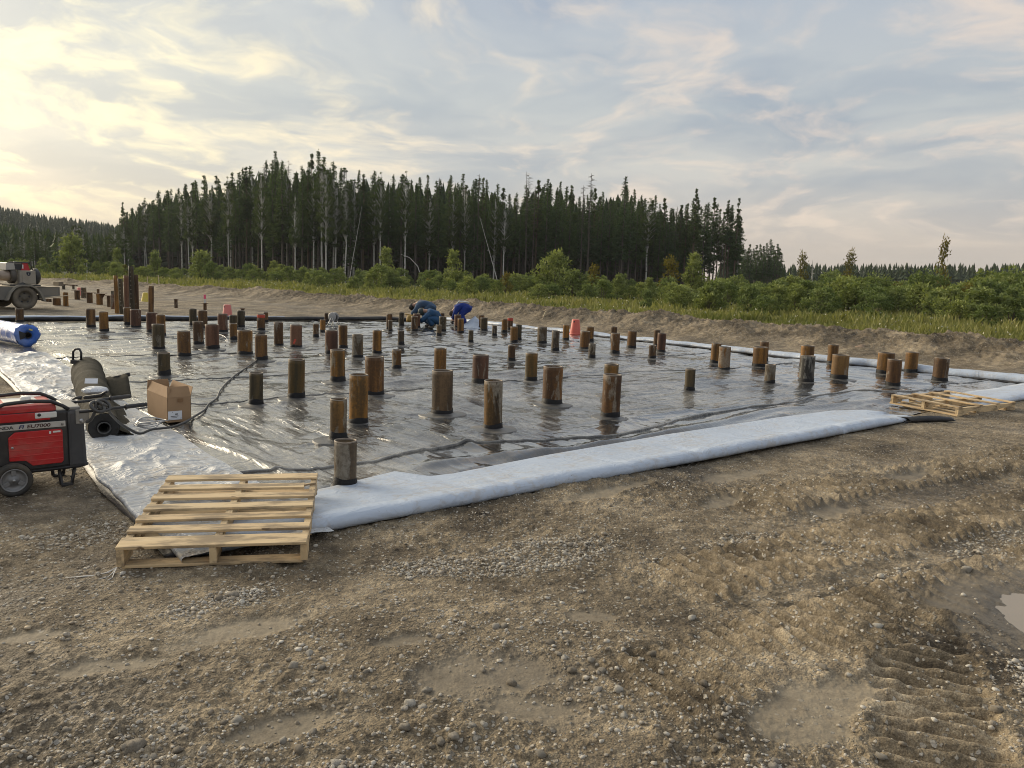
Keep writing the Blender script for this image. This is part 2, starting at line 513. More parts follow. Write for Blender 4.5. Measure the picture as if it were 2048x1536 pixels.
def ground_h(x, y, full=False, fine=False):
    x = np.asarray(x, float); y = np.asarray(y, float)
    r = np.hypot(x, y)
    near = sst(-r, -16, -7)
    s = x * E1[0] + y * E1[1]; t = x * E2[0] + y * E2[1]
    rect = np.maximum(np.maximum(1.25 - s, s - 16.0), np.maximum(4.35 - t, t - 23.4))
    inside = sst(-rect, 0.0, .25)
    bd, bh = berm_dist(x, y)
    # base relief
    smo = np.zeros(x.shape); damp = np.zeros(x.shape)
    wob = fbm(x, y, 4.0, 6, 5, .62)
    for cx, cy, rx, ry, an, dp in SMOOTH:
        a = R_(an); dx, dy = x - cx, y - cy
        u = (dx * math.cos(a) + dy * math.sin(a)) / rx; v = (-dx * math.sin(a) + dy * math.cos(a)) / ry
        q = np.sqrt(u * u + v * v) + wob * .95
        k = sst(-q, -1.15, -.55)
        smo = np.maximum(smo, k); damp = np.maximum(damp, dp * sst(-q, -1.35, -.8))
    patchy = sst(fbm(x, y, .9, 4, 77), -.15, .45)
    rough = (.45 + .75 * patchy) * (1 - .68 * smo)
    h = .030 * fbm(x, y, .35, 3, 1) + .020 * fbm(x, y, 1.6, 3, 2) * (1 - .6 * smo)
    h = h + rough * (.018 * fbm(x, y, 6, 5, 3, .6) + .022 * (ridge(x, y, 10, 4, 4) - .55) * near + .020 * np.maximum(fbm(x, y, 24, 3, 6, .6), 0) * near)
    h = h - .012 * smo
    rib = np.zeros(x.shape)
    for x0_, y0_, x1_, y1_, wd, dep, pit, amp in TRACKS:
        L = math.hypot(x1_ - x0_, y1_ - y0_); dx, dy = (x1_ - x0_) / L, (y1_ - y0_) / L
        al = (x - x0_) * dx + (y - y0_) * dy; pe = -(x - x0_) * dy + (y - y0_) * dx
        pe = pe + .03 * fbm(al, al * 0, 1.2, 2, 9)
        k = sst(-np.abs(pe), -wd / 2, -wd / 2 + .05) * sst(al, 0, .3) * sst(-al, -L, -L + .5)
        fade = sst(fbm(x, y, 1.0, 3, 21), -.55, -.05)
        ph = al / pit + .16 * fbm(x, y, 3.0, 2, 12) + .12 * pe / wd
        cl_ = np.power(np.abs(np.cos(math.pi * ph)), 1.7)
        brk = .70 + .45 * vnoise(x * 16, y * 16, 8)
        kk = k * fade * (1 - .85 * smo)
        h = h * (1 - .86 * kk) + kk * (-dep + amp * cl_ * brk)
        lip = np.exp(-((np.abs(pe) - wd / 2 - .02) / .05) ** 2) * sst(al, 0, .3) * sst(-al, -L, -L + .5)
        h = h + lip * fade * (.020 * (.25 + 1.3 * np.maximum(fbm(x, y, 16, 3, 14) + .2, 0))) * (1 - .8 * smo)
        rib = np.maximum(rib, kk)
    a = R_(32); dx, dy = x - PUD[0], y - PUD[1]
    u = (dx * math.cos(a) + dy * math.sin(a)) / PUD[2]; v = (-dx * math.sin(a) + dy * math.cos(a)) / PUD[3]
    q = np.sqrt(u * u + v * v) + wob * .30
    h = h * (1 - .8 * sst(-q, -1.9, -1.1)) - .045 * sst(-q, -1.35, -.35)
    damp = np.maximum(damp, .95 * sst(-q, -1.75, -1.05))
    # berm of pushed-up earth (fine mesh of its own laid over this sheet)
    bw = np.where(bd < 0, 1.35, 1.5)
    bp_ = np.exp(-(np.abs(bd) / bw) ** 2.2)
    low = sst(bd, .5, 5)
    if fine:
        lump = 1 + .45 * fbm(x, y, .55, 4, 41)
        big_ = bp_ * (.14 * fbm(x, y, 1.3, 3, 43, .6) + .09 * (ridge(x, y, 2.9, 4, 44) - .5) + .11 * (ridge(x, y, 6.5, 4, 48) - .5) + .09 * fbm(x, y, 16, 4, 49, .7))
        h = h + bh * bp_ * lump + big_ + .05 * sst(-np.abs(bd), -2.9, -2.2) * (1 - sst(bd, 1.6, 2.2)) - .06 * sst(np.abs(bd), 2.3, 2.9)
    else:
        h = h + bh * .55 * bp_
    h = h + .15 * sst(bd, 0, 6) * fbm(x, y, .12, 3, 46) + .12 * low
    # ruts on the far dirt
    far = sst(t, 23.8, 26) * sst(-bd, .5, 3)
    h = h + far * (.055 * fbm(s * .22, t * 1.5, 1.0, 3, 50) + .05 * (ridge(s * .10, t * .9, 1.0, 3, 51) - .5))
    h = h * (1 - inside) + (-.07) * inside
    if not full:
        return h
    ground_h.rib = rib
    damp = np.maximum(damp, far * sst(fbm(s * .3, t * 1.2, 1.0, 3, 52), -.35, .35) * .75)
    gravel = .22 + .25 * patchy
    for gx, gy, rx, ry, an in GRAVEL:
        a = R_(an); dx, dy = x - gx, y - gy
        u = (dx * math.cos(a) + dy * math.sin(a)) / rx; v = (-dx * math.sin(a) + dy * math.cos(a)) / ry
        gravel = np.maximum(gravel, sst(-(np.sqrt(u * u + v * v) + .5 * wob), -1.1, -.5))
    gravel = gravel * (1 - smo) * (1 - bp_ * .5) * (1 - .5 * rib)
    green = np.maximum(sst(bd + .9 * fbm(x, y, .5, 4, 61), 1.3, 2.4), sst(r, 95, 125))
    # smeared tone of damp mud
    damp = np.maximum(damp, .55 * sst(fbm(x, y, .8, 4, 91), .12, .5) * (1 - green) * (1 - bp_))
    damp = np.maximum(damp, .5 * bp_ * sst(-bd, .3, 1.6) * sst(fbm(x, y, 1.2, 3, 93), -.3, .3))
    # dark crumbs pushed up between the ribs
    return h, gravel, green, smo, damp

GRAVEL = [(-2.35, 4.35, .65, .30, 40), (-1.3, 3.45, .35, .16, 35), (.25, 4.25, .75, .28, 28), (1.45, 4.55, .45, .22, 30), (2.1, 4.5, .35, .25, 20),
          (3.4, 4.75, .8, .4, 25), (2.2, 4.0, .35, .16, 20), (-.45, 4.0, .3, .2, 20), (4.6, 5.6, .8, .3, 40), (2.3, 2.9, .25, .3, 40), (.9, 2.2, .2, .2, 0), (-.6, 2.1, .5, .2, 20)]

def build_ground():
    fine = np.radians(np.linspace(-42, 42, 1000))
    coarse = np.radians(np.arange(46, 316, 6.0))
    ang = np.concatenate([fine, coarse])
    dep = np.radians(np.linspace(35.2, 2.6, 540))
    rad = np.concatenate([np.linspace(.15, 2.05, 10), CAM_H / np.tan(dep), np.geomspace(35.5, 1500, 46)])
    A, Rr = np.meshgrid(ang, rad)
    x = (Rr * np.sin(A)).ravel(); y = (Rr * np.cos(A)).ravel()
    h, g, gr, sm, dm = ground_h(x, y, True)
    # mud-coloured smooth far field
    na, nr = len(ang), len(rad)
    i = np.arange(nr - 1)[:, None] * na; j = np.arange(na)[None, :]; j2 = (j + 1) % na
    F_ = np.stack([i + j, i + j2, i + na + j2, i + na + j], -1).reshape(-1, 4)
    me = np_mesh('ground', np.stack([x, y, h], 1), F_[:, ::-1].copy(), M_ground, True,
                 {'rib': ground_h.rib, 'zone': np.stack([g, gr, sm], 1), 'damp': dm})
    return tag(mobj('ground', me), 'bare rutted mud and gravel ground around the liner', None, None, 'structure')

ground = build_ground()

def build_berm():
    P = BERM_XY[:13, :2]
    seg = np.hypot(*np.diff(P, axis=0).T); L = np.concatenate([[0], np.cumsum(seg)])
    # finer where it runs close to the picture
    q = np.concatenate([np.linspace(8, 62, 1150), np.linspace(62.1, L[-1], 420)])
    cx, cy = np.interp(q, L, P[:, 0]), np.interp(q, L, P[:, 1])
    k = 25
    pad = lambda a: np.convolve(np.pad(a, k, 'edge'), np.ones(2 * k + 1) / (2 * k + 1), 'valid')
    cx, cy = pad(cx), pad(cy)
    tx, ty = np.gradient(cx), np.gradient(cy); n_ = np.hypot(tx, ty); nx, ny = ty / n_, -tx / n_
    o = np.concatenate([np.linspace(-2.9, .9, 64), np.linspace(1.0, 2.9, 16)])
    X = (cx[:, None] + nx[:, None] * o).ravel(); Y = (cy[:, None] + ny[:, None] * o).ravel()
    h, g, gr, sm, dm = ground_h(X, Y, True, True)
    no, nq = len(o), len(q)
    i = np.arange(nq - 1)[:, None] * no; j = np.arange(no - 1)[None, :]
    F_ = np.stack([i + j, i + no + j, i + no + j + 1, i + j + 1], -1).reshape(-1, 4)
    me = np_mesh('earth_berm', np.stack([X, Y, h], 1), F_, M_ground, True, {'zone': np.stack([g * .6, gr, sm * 0], 1), 'damp': dm})
    return tag(mobj('earth_berm', me), 'low berm of pushed up lumpy earth between the liner and the grass', None, None, 'structure')
berm = build_berm()

# ------------------------------------------------------------------ stones on the ground
def ico(seed, sub=1):
    bm = bmesh.new()
    bmesh.ops.create_icosphere(bm, subdivisions=sub, radius=1.0)
    rg = np.random.default_rng(seed)
    V = np.array([v.co[:] for v in bm.verts]); bm.verts.index_update()
    Fx = np.array([[v.index for v in f.verts] for f in bm.faces])
    bm.free()
    V = V * (1 + rg.uniform(-.30, .26, (len(V), 1))) * np.array([1, rg.uniform(.65, .95), rg.uniform(.45, .75)])
    return V, Fx

def scatter_stones():
    protos = [ico(s, 1) for s in range(8)]
    smalls = [(p[0], p[1]) for p in protos]
    N = 420000
    # uniform over image depth: sample angle and depression so that density per picture area is even, then thin by zone
    th = np.radians(RNG.uniform(-37, 37, N)); de = np.radians(RNG.uniform(7.0, 36, N))
    r = CAM_H / np.tan(de); x = r * np.sin(th); y = r * np.cos(th)
    h, g, gr, sm, dm = ground_h(x, y, True)
    s = x * E1[0] + y * E1[1]; t = x * E2[0] + y * E2[1]
    out = ~((s > 1.0) & (t > 4.1))
    size = np.clip(RNG.lognormal(math.log(.0058), .48, N), .003, .022)
    clump = sst(fbm(x, y, 2.2, 3, 123), -.1, .5)
    keep = out & (RNG.uniform(0, 1, N) < (.013 + .040 * clump + .8 * np.clip(g - .42, 0, 1) ** 1.2) * (1 - .85 * sm) * (1 - .8 * ground_h.rib)) & (gr < .5)
    # far stones smaller than a pixel are left to the material
    keep &= (size / r > .0008)
    x, y, h, size, r = x[keep], y[keep], h[keep], size[keep], r[keep]
    # hand-placed stones seen in the photograph
    X = [(-1.19, 2.32, .036), (-.33, 2.62, .024), (1.32, 2.98, .024), (1.4, 2.93, .018), (1.9, 3.2, .022), (.62, 3.02, .022), (2.0, 2.75, .02), (1.75, 3.42, .025), (-1.75, 2.5, .022), (-.72, 2.75, .014), (2.62, 4.2, .03), (2.4, 3.85, .02), (-.28, 2.72, .022)]
    hx = np.array([a[0] for a in X]); hy = np.array([a[1] for a in X]); hs = np.array([a[2] for a in X])
    x = np.concatenate([hx, x]); y = np.concatenate([hy, y]); size = np.concatenate([hs, size]); h = np.concatenate([ground_h(hx, hy), h]); r = np.hypot(x, y)
    order = np.argsort(-(size / r)); big = order[:300]; rest = order[300:40300]; print('stones', len(order))
    tints = RNG.beta(2.2, 1.3, len(x))
    meshes = []
    for k in range(24):
        V, Fx = ico(200 + k, 2)
        meshes.append(np_mesh('stone', V, Fx, M_stone, True, {'tint': np.full(len(V), .25 + .7 * (k % 8) / 8)}))
    for i in big:
        o = mobj('stone', meshes[random.randrange(24)], ground)
        o.location = (x[i], y[i], h[i] + size[i] * .12)
        o.scale = (size[i],) * 3
        o.rotation_euler = (random.uniform(-.3, .3), random.uniform(-.3, .3), random.uniform(0, 6.3))
    VV, FF, TT = [], [], []
    b = 0
    octs = []
    for q in range(8):
        rg = np.random.default_rng(900 + q)
        V = np.array([[1, 0, 0], [-1, 0, 0], [0, 1, 0], [0, -1, 0], [0, 0, .75], [0, 0, -.5]]) * (1 + rg.uniform(-.3, .3, (6, 1))) + rg.uniform(-.15, .15, (6, 3))
        octs.append((V, np.array([[0, 2, 4], [2, 1, 4], [1, 3, 4], [3, 0, 4], [2, 0, 5], [1, 2, 5], [3, 1, 5], [0, 3, 5]])))
    for c_, i in enumerate(rest):
        V, Fx = smalls[i % 8] if c_ < 9000 else octs[i % 8]
        a = RNG.uniform(0, 6.28); ca, sa = math.cos(a) * size[i], math.sin(a) * size[i]
        W = np.empty((len(V), 3))
        W[:, 0] = V[:, 0] * ca - V[:, 1] * sa + x[i]; W[:, 1] = V[:, 0] * sa + V[:, 1] * ca + y[i]; W[:, 2] = V[:, 2] * size[i] + h[i] + size[i] * .15
        VV.append(W); FF.append(Fx + b); b += len(V); TT.append(np.full(len(V), tints[i]))
    me = np_mesh('gravel', np.concatenate(VV), np.concatenate(FF), M_stone, False, {'tint': np.concatenate(TT)})
    o = mobj('gravel', me, ground)
    o['kind'] = 'stuff'

scatter_stones()

# ------------------------------------------------------------------ puddle
def puddle(cx, cy, rx, ry, an, z_, seed):
    mt, n, b = new_mat('puddle_water')
    co = n.node('ShaderNodeTexCoord').outputs['Object']
    n.put(b.inputs['Base Color'], n.mix(n.noise(co, 3, 3), (.27, .215, .15), (.31, .255, .18)))
    b.inputs['Roughness'].default_value = .04
    n.put(b.inputs['Normal'], n.bump(n.noise(co, 14, 2), .0008))
    V = [(cx, cy, z_)]; n_ = 48
    for i in range(n_):
        a = 2 * math.pi * i / n_
        k = 1 + .28 * float(fbm(np.array([math.cos(a) * 1.3 + seed]), np.array([math.sin(a) * 1.3]), 1.0, 3, seed)[0])
        u, v = rx * k * math.cos(a), ry * k * math.sin(a)
        V.append((cx + u * math.cos(an) - v * math.sin(an), cy + u * math.sin(an) + v * math.cos(an), z_))
    F_ = [(0, 1 + i, 1 + (i + 1) % n_) for i in range(n_)]
    return tag(mobj('puddle', np_mesh('puddle', V, F_, mt, False)), 'muddy puddle at the right edge of the bare ground', None, None, 'structure')

puddle(PUD[0], PUD[1], .80, .52, R_(32), -.022, 5)

# ------------------------------------------------------------------ piles: x, y, radius, height, look, label
PILES = [
(-12.61,19.61,0.089,0.39,'B',"short brown pile standing alone at the left end of the liner's far edge"),
(-10.29,18.69,0.103,0.50,'B',"left of two brown piles by the far edge, left of the tall posts"),
(-9.37,17.56,0.097,0.51,'O',"right of two brown piles by the far edge, left of the tall posts"),
(-9.90,19.70,0.089,0.51,'B',"narrow brown pile half hidden behind the wide reddish pile below the tall posts"),
(-9.52,19.34,0.125,0.49,'R',"wide reddish brown pile right below the bundle of tall posts"),
(-8.43,17.90,0.122,0.51,'R',"reddish pile with a pale drip, below the lone post by the yellow bucket"),
(-7.89,17.18,0.095,0.51,'O',"orange brown pile mostly hidden behind a mossy pile, below the lone post"),
(-6.61,14.27,0.107,0.51,'D',"mossy dark pile standing directly in front of an orange brown pile at left"),
(-5.71,13.29,0.108,0.48,'B',"wide brown pile with pale scratches between the short dark pile and the reddish pile"),
(-4.91,10.75,0.082,0.37,'D',"short dark brown pile with a tall black boot, standing alone behind the cardboard box"),
(-8.62,20.66,0.094,0.49,'D',"dark pile by the far black edge, left neighbour of the one under the flagged stake"),
(-8.00,19.77,0.115,0.50,'B',"brown pile below the capped pile with the pink flagged stake"),
(-6.31,15.36,0.100,0.51,'B',"brown pile touching the left side of the broad reddish pile with a mud smear"),
(-5.72,14.57,0.123,0.52,'R',"broad reddish pile with a mud smear, right of a slimmer brown pile near the left"),
(-7.10,18.74,0.115,0.49,'R',"reddish brown pile right in front of the small coral bucket"),
(-7.34,20.11,0.098,0.39,'D',"dark mossy pile standing behind a short yellow brown pile, right of the small coral bucket"),
(-6.18,16.93,0.077,0.39,'O',"short yellow brown pile in front of a dark mossy pile, by the small coral bucket"),
(-7.24,20.38,0.099,0.50,'D',"dark pile in front of the flat capped stub on the far dirt"),
(-6.42,19.52,0.098,0.47,'P',"brown pile with red painted rim near the far black edge"),
(-7.37,22.85,0.067,0.35,'B',"thin brown pile peeking out behind the one with the red painted rim"),
(-4.86,13.88,0.130,0.48,'O',"wide rusty pile with scribbled pale scratches, left of the one the black cable ends at"),
(-4.26,12.95,0.101,0.49,'B',"brown pile with a flared boot where the black cable ends"),
(-4.91,16.04,0.094,0.51,'B',"dark brown pile with pale lower end, left of the one with a pink mark"),
(-4.41,15.56,0.116,0.50,'K',"broad reddish pile with a pink paint mark near its base"),
(-4.65,18.05,0.067,0.37,'B',"slim brown pile left of the small orange pile by the cable reel"),
(-4.96,19.96,0.071,0.36,'O',"small orange brown pile in front of the cable reel's left foot"),
(-5.81,23.81,0.054,0.34,'B',"thin rusty pile behind the cable reel at the far edge"),
(-3.41,14.38,0.117,0.50,'R',"broad red brown pile overlapped by a slimmer orange one, below the cable reel"),
(-3.55,15.99,0.091,0.50,'O',"orange brown pile right beside the broad red brown one below the cable reel"),
(-2.57,9.07,0.096,0.53,'M',"tall thick pile with rust stripes and moss, crumpled black collar at its foot"),
(-2.43,10.63,0.100,0.51,'S',"tall pile with a bright orange right side and a black flared boot"),
(-2.91,8.65,0.075,0.41,'D',"dark olive pile inside a ring of liner, right of the black cable's bend"),
(-1.58,6.94,0.075,0.42,'H',"tall brown pile half covered by grey mud, directly behind the grey near pile"),
(-1.57,7.80,0.094,0.54,'S',"tall thick pile with orange right side and loose black boot, near the middle front"),
(-1.73,9.59,0.117,0.54,'N',"wide dark rusty pile with white drips, behind the thick orange sided one"),
(-1.88,12.38,0.074,0.37,'O',"short clean yellow brown pile left of the wide mottled pile"),
(-2.81,13.84,0.097,0.48,'G',"grey brown muddy pile between two orange rusty ones, centre left"),
(-2.65,14.91,0.087,0.49,'O',"orange brown pile left of the workers and behind the wide pile with white drips"),
(-1.19,5.45,0.080,0.36,'G',"grey muddy pile nearest the camera, beside the pointed white flap"),
(-3.51,21.64,0.081,0.49,'B',"brown pile just left of the bent worker, behind a short grey one"),
(-3.34,20.78,0.058,0.36,'G',"small grey pile standing in front of a brown one left of the workers"),
(-3.34,22.82,0.081,0.49,'D',"dark brown pile at the bent worker's glove, left of the tool"),
(-2.73,21.13,0.091,0.47,'B',"brown muddy pile standing in front of the crouching worker's arms"),
(-2.84,22.44,0.102,0.48,'R',"reddish pile behind a muddy one, where the two workers hold their tool"),
(-2.46,16.79,0.069,0.37,'G',"small pale muddy pile below the two workers, black boot"),
(-1.91,19.64,0.064,0.35,'G',"small muddy pile with dark top, right below the crouching worker's feet"),
(-1.98,21.32,0.101,0.48,'D',"dark grey brown pile right behind the crouching worker's back"),
(-2.48,26.52,0.075,0.34,'B',"thin brown pile behind a dark one, between the two groups of workers"),
(-1.74,23.74,0.103,0.43,'R',"red brown pile in front of the worker in royal blue"),
(-1.45,20.97,0.086,0.46,'O',"bright orange pile right of the red brown one by the royal blue worker"),
(-1.01,18.16,0.059,0.34,'D',"small dark pile standing alone below the royal blue worker"),
(-1.01,23.89,0.077,0.44,'B',"brown pile half hidden behind a dark one beside the peaked white sheet"),
(-0.87,22.30,0.104,0.44,'D',"dark brown pile just right of the peaked white sheet"),
(-0.51,20.30,0.063,0.34,'G',"little grey pile between the peaked white sheet and two orange piles"),
(-0.27,21.75,0.082,0.45,'O',"orange pile, left one of a close pair right of the little grey pile"),
(-0.12,23.45,0.081,0.41,'P',"orange pile with red paint band, right of a close pair by the white edge"),
(0.01,18.48,0.090,0.44,'O',"yellow brown pile in front of a darker one, above a small rusty pile"),
(0.12,19.27,0.078,0.45,'D',"dark pile partly hidden behind a yellow brown one near the white edge"),
(-0.03,14.47,0.070,0.33,'B',"small rusty pile with a tall black boot at the centre of the liner"),
(0.69,18.65,0.115,0.45,'G',"wide grey muddy pile left of the tall grey brown pile by the coral bucket"),
(0.93,17.06,0.087,0.47,'G',"grey brown pile between the wide grey one and the upright coral bucket"),
(1.36,20.07,0.085,0.44,'O',"orange brown pile touching the left side of the coral bucket"),
(1.66,17.86,0.116,0.43,'N',"dark speckled pile just right of the coral bucket"),
(1.96,19.76,0.093,0.43,'O',"brown pile behind the dark speckled one, right of the coral bucket"),
(1.58,15.38,0.070,0.34,'G',"small grey pile in front of the dark speckled one by the coral bucket"),
(2.60,20.03,0.084,0.44,'B',"brown pile hidden behind a muddy one close to the white far edge"),
(2.23,16.79,0.095,0.48,'N',"muddy rusty pile in front of a brown one, left of a shorter olive pile"),
(2.81,18.30,0.107,0.45,'B',"olive brown pile standing against the white far edge, trailing a dark scrap"),
(0.28,11.43,0.091,0.48,'M',"pile with greenish left half and orange right half, right of the wide red brown one"),
(0.50,9.38,0.121,0.52,'N',"thick rusty pile splashed with pale mud, centre right"),
(1.35,10.44,0.097,0.46,'M',"dark striped pile hidden behind the tall orange muddy one at centre right"),
(1.13,8.64,0.104,0.53,'N',"tall orange rusty pile with pale mud trickles, nearest the front of the right half"),
(-1.12,11.81,0.094,0.47,'O',"plain brown pile rising behind the wide mottled pile"),
(-0.77,8.47,0.116,0.53,'T',"widest pile, mottled grey and brown, inside a welded liner disc"),
(-0.46,10.99,0.116,0.47,'R',"wide red brown pile with a pale curved mud smear at the centre"),
(-0.18,7.70,0.093,0.54,'H',"tall pile with pale mud over its upper left, nearest the front white edge"),
(3.52,18.90,0.077,0.46,'B',"dark brown pile behind an orange red one at the white far edge"),
(3.38,17.56,0.097,0.47,'R',"orange red pile in front of a dark one at the white far edge"),
(2.87,15.82,0.074,0.32,'B',"small dull brown pile below the pair at the white far edge"),
(2.61,11.21,0.073,0.35,'D',"dark brown pile with pale lower patch standing alone at right centre"),
(4.03,15.27,0.096,0.45,'O',"brown pile, left and rear of a close pair right of the lone dark pile"),
(3.89,14.10,0.105,0.47,'N',"speckled rusty pile, right and front of a close pair at right centre"),
(4.76,14.78,0.132,0.44,'O',"wide clean orange brown pile left of the small pale muddy one"),
(5.24,16.03,0.088,0.46,'B',"dark pile mostly hidden behind the wide clean orange brown one"),
(4.14,12.29,0.082,0.35,'G',"small pale muddy pile in front of the wide clean orange one"),
(5.76,15.04,0.125,0.48,'O',"orange rusty pile behind a black and grey one at the right"),
(4.87,12.66,0.116,0.48,'A',"black and grey smeared pile with an orange foot, in front of an orange rusty one"),
(6.72,16.13,0.103,0.44,'O',"orange brown pile standing behind the wide one with a pale mud oval"),
(5.65,13.23,0.138,0.47,'V',"wide orange pile with a big pale oval of mud on its face"),
(7.03,14.46,0.145,0.44,'O',"wide brown pile behind the dark speckled one near the right end"),
(6.25,12.55,0.110,0.48,'N',"dark speckled pile in front of the wide brown one near the right end"),
(7.84,15.09,0.117,0.42,'O',"orange brown pile second from the right end, close to the white edge"),
(7.51,13.44,0.122,0.46,'B',"rightmost pile, dark red brown with a ragged rim"),
]

# ------------------------------------------------------------------ plastic liner
def liner_mat():
    mt, n, b = new_mat('liner_plastic')
    co = n.node('ShaderNodeTexCoord').outputs['Object']      # x along the site, y across it
    wet = n.attr('wet', 'Fac')
    n1 = n.noise(co, .55, 5, .6, .4)
    n2 = n.noise(n.mapping(co, (2.6, .8, 1)), 1.6, 7, .66, .6)
    n3 = n.noise(co, 18.0, 6, .7)
    silt = n.math('ADD', n.math('MULTIPLY', n1, .55), n.math('MULTIPLY', n2, .55))
    silt = n.math('SUBTRACT', silt, n.math('MULTIPLY', wet, .16))
    silt = n.math('MULTIPLY', n.smooth(silt, .44, .66), n.math('ADD', .45, n.math('MULTIPLY', n.smooth(n3, .3, .65), .55)))
    c = n.mix(silt, (.045, .045, .045), n.mix(n3, (.22, .21, .185), (.36, .34, .30)))
    crumbs = n.smooth(n.noise(co, 42.0, 3, .6), .70, .76)
    c = n.mix(n.math('MULTIPLY', crumbs, .7), c, (.05, .04, .03))
    n.put(b.inputs['Base Color'], c)
    r = n.math('SUBTRACT', n.math('ADD', .075, n.math('MULTIPLY', silt, .17)), n.math('MULTIPLY', wet, .05))
    r = n.math('ADD', r, n.math('MULTIPLY', n.smooth(n.noise(co, 3.0, 5, .65), .45, .75), .10))
    n.put(b.inputs['Roughness'], r)
    h_coat = n.noise(n.mapping(co, (2.2, 2.6, 1)), 1.6, 3, .5, .4)
    b.inputs['IOR'].default_value = 1.5
    b.inputs['Specular IOR Level'].default_value = .62
    n.put(b.inputs['Coat Weight'], n.math('ADD', .50, n.math('MULTIPLY', wet, .5)))
    b.inputs['Coat Roughness'].default_value = .045
    b.inputs['Coat IOR'].default_value = 1.45
    n.put(b.inputs['Coat Normal'], n.bump(h_coat, .006, .8))
    # creases: long thin folds along and across the sheet
    ca = n.noise(n.mapping(co, (5.2, .75, 1), (0, 0, .10)), 1.0, 5, .58, .5)
    cb = n.noise(n.mapping(co, (.7, 4.2, 1), (0, 0, -.08)), 1.0, 5, .58, .5)
    cc = n.noise(n.mapping(co, (11, 2.2, 1), (0, 0, .30)), 1.0, 4, .6, .8)
    k = n.smooth(n.noise(n.mapping(co, (.35, .35, 1), (0, 0, 0), (4, 2, 0)), 1.0, 3, .5), .40, .62)
    def rdg(f):
        return n.math('SUBTRACT', 1.0, n.math('MULTIPLY', n.math('ABSOLUTE', n.math('SUBTRACT', f, .5)), 5.0), True)
    mixv = n.math('ADD', n.math('MULTIPLY', rdg(ca), n.math('SUBTRACT', 1.0, k)), n.math('MULTIPLY', rdg(cb), k))
    h = n.math('ADD', n.math('MULTIPLY', mixv, .55), n.math('MULTIPLY', cc, .7))
    nb = n.bump(n.math('MULTIPLY', h, n.math('SUBTRACT', 1.0, n.math('MULTIPLY', wet, .65))), .024, .9)
    nb = n.bump(n.noise(co, 22, 3, .55), .0010, .7, nb)
    n.put(b.inputs['Normal'], nb)
    return mt

def white_mat(name, col, rough, dust=.5, crease=.012, blue=0.0):
    mt, n, b = new_mat(name)
    co = n.node('ShaderNodeTexCoord').outputs['Object']
    f = n.noise(co, 2.2, 6, .65, .3)
    f2 = n.noise(co, 16.0, 6, .7)
    c = n.mix(f2, tuple(x * .93 for x in col), col)
    dm = n.math('MULTIPLY', n.smooth(n.math('MULTIPLY', n.math('ADD', f, f2), .5), .49, .60), dust)
    c = n.mix(dm, c, (.36, .31, .24))
    sp = n.smooth(n.noise(co, 55, 3, .5), .715, .74)
    c = n.mix(n.math('MULTIPLY', sp, .55 if dust else 0), c, (.10, .08, .06))
    n.put(b.inputs['Base Color'], c)
    n.put(b.inputs['Roughness'], n.math('ADD', rough, n.math('MULTIPLY', dm, .35)))
    b.inputs['Specular IOR Level'].default_value = .32
    g = n.noise(n.mapping(co, (3.0, 1.4, 2.0), (0, 0, .4)), 2.0, 5, .6, .7)
    g2 = n.noise(n.mapping(co, (1.6, 3.2, 1.5), (0, 0, .5), (7, 3, 1)), 1.6, 4, .6, .9)
    rd = n.math('POWER', n.math('SUBTRACT', 1.0, n.math('MULTIPLY', n.math('ABSOLUTE', n.math('SUBTRACT', g2, .5)), 6.0), True), 2.0)
    n.put(b.inputs['Normal'], n.bump(n.math('ADD', n.math('ADD', g, n.math('MULTIPLY', rd, .55)), n.math('MULTIPLY', f2, .10)), crease, .9))
    return mt

M_liner = liner_mat()
M_fold = white_mat('pale_liner', (.47, .535, .63), .34, .42, .007)
M_sheet = white_mat('white_sheet', (.46, .48, .50), .44, .55, .022)
M_black = simple('black_liner', (.018, .018, .020), .42, 0, .3, 6, (.12, .105, .085), .35, .35, .004)

liner = thing('plastic_liner', 'huge wet grey plastic liner with white folded borders spread under the piles', 'liner', (0, 0, 0), RZ)
# inside the liner's own axes: x = s, y = t
PS = [((p[0] * E1[0] + p[1] * E1[1]), (p[0] * E2[0] + p[1] * E2[1]), p[2]) for p in PILES]

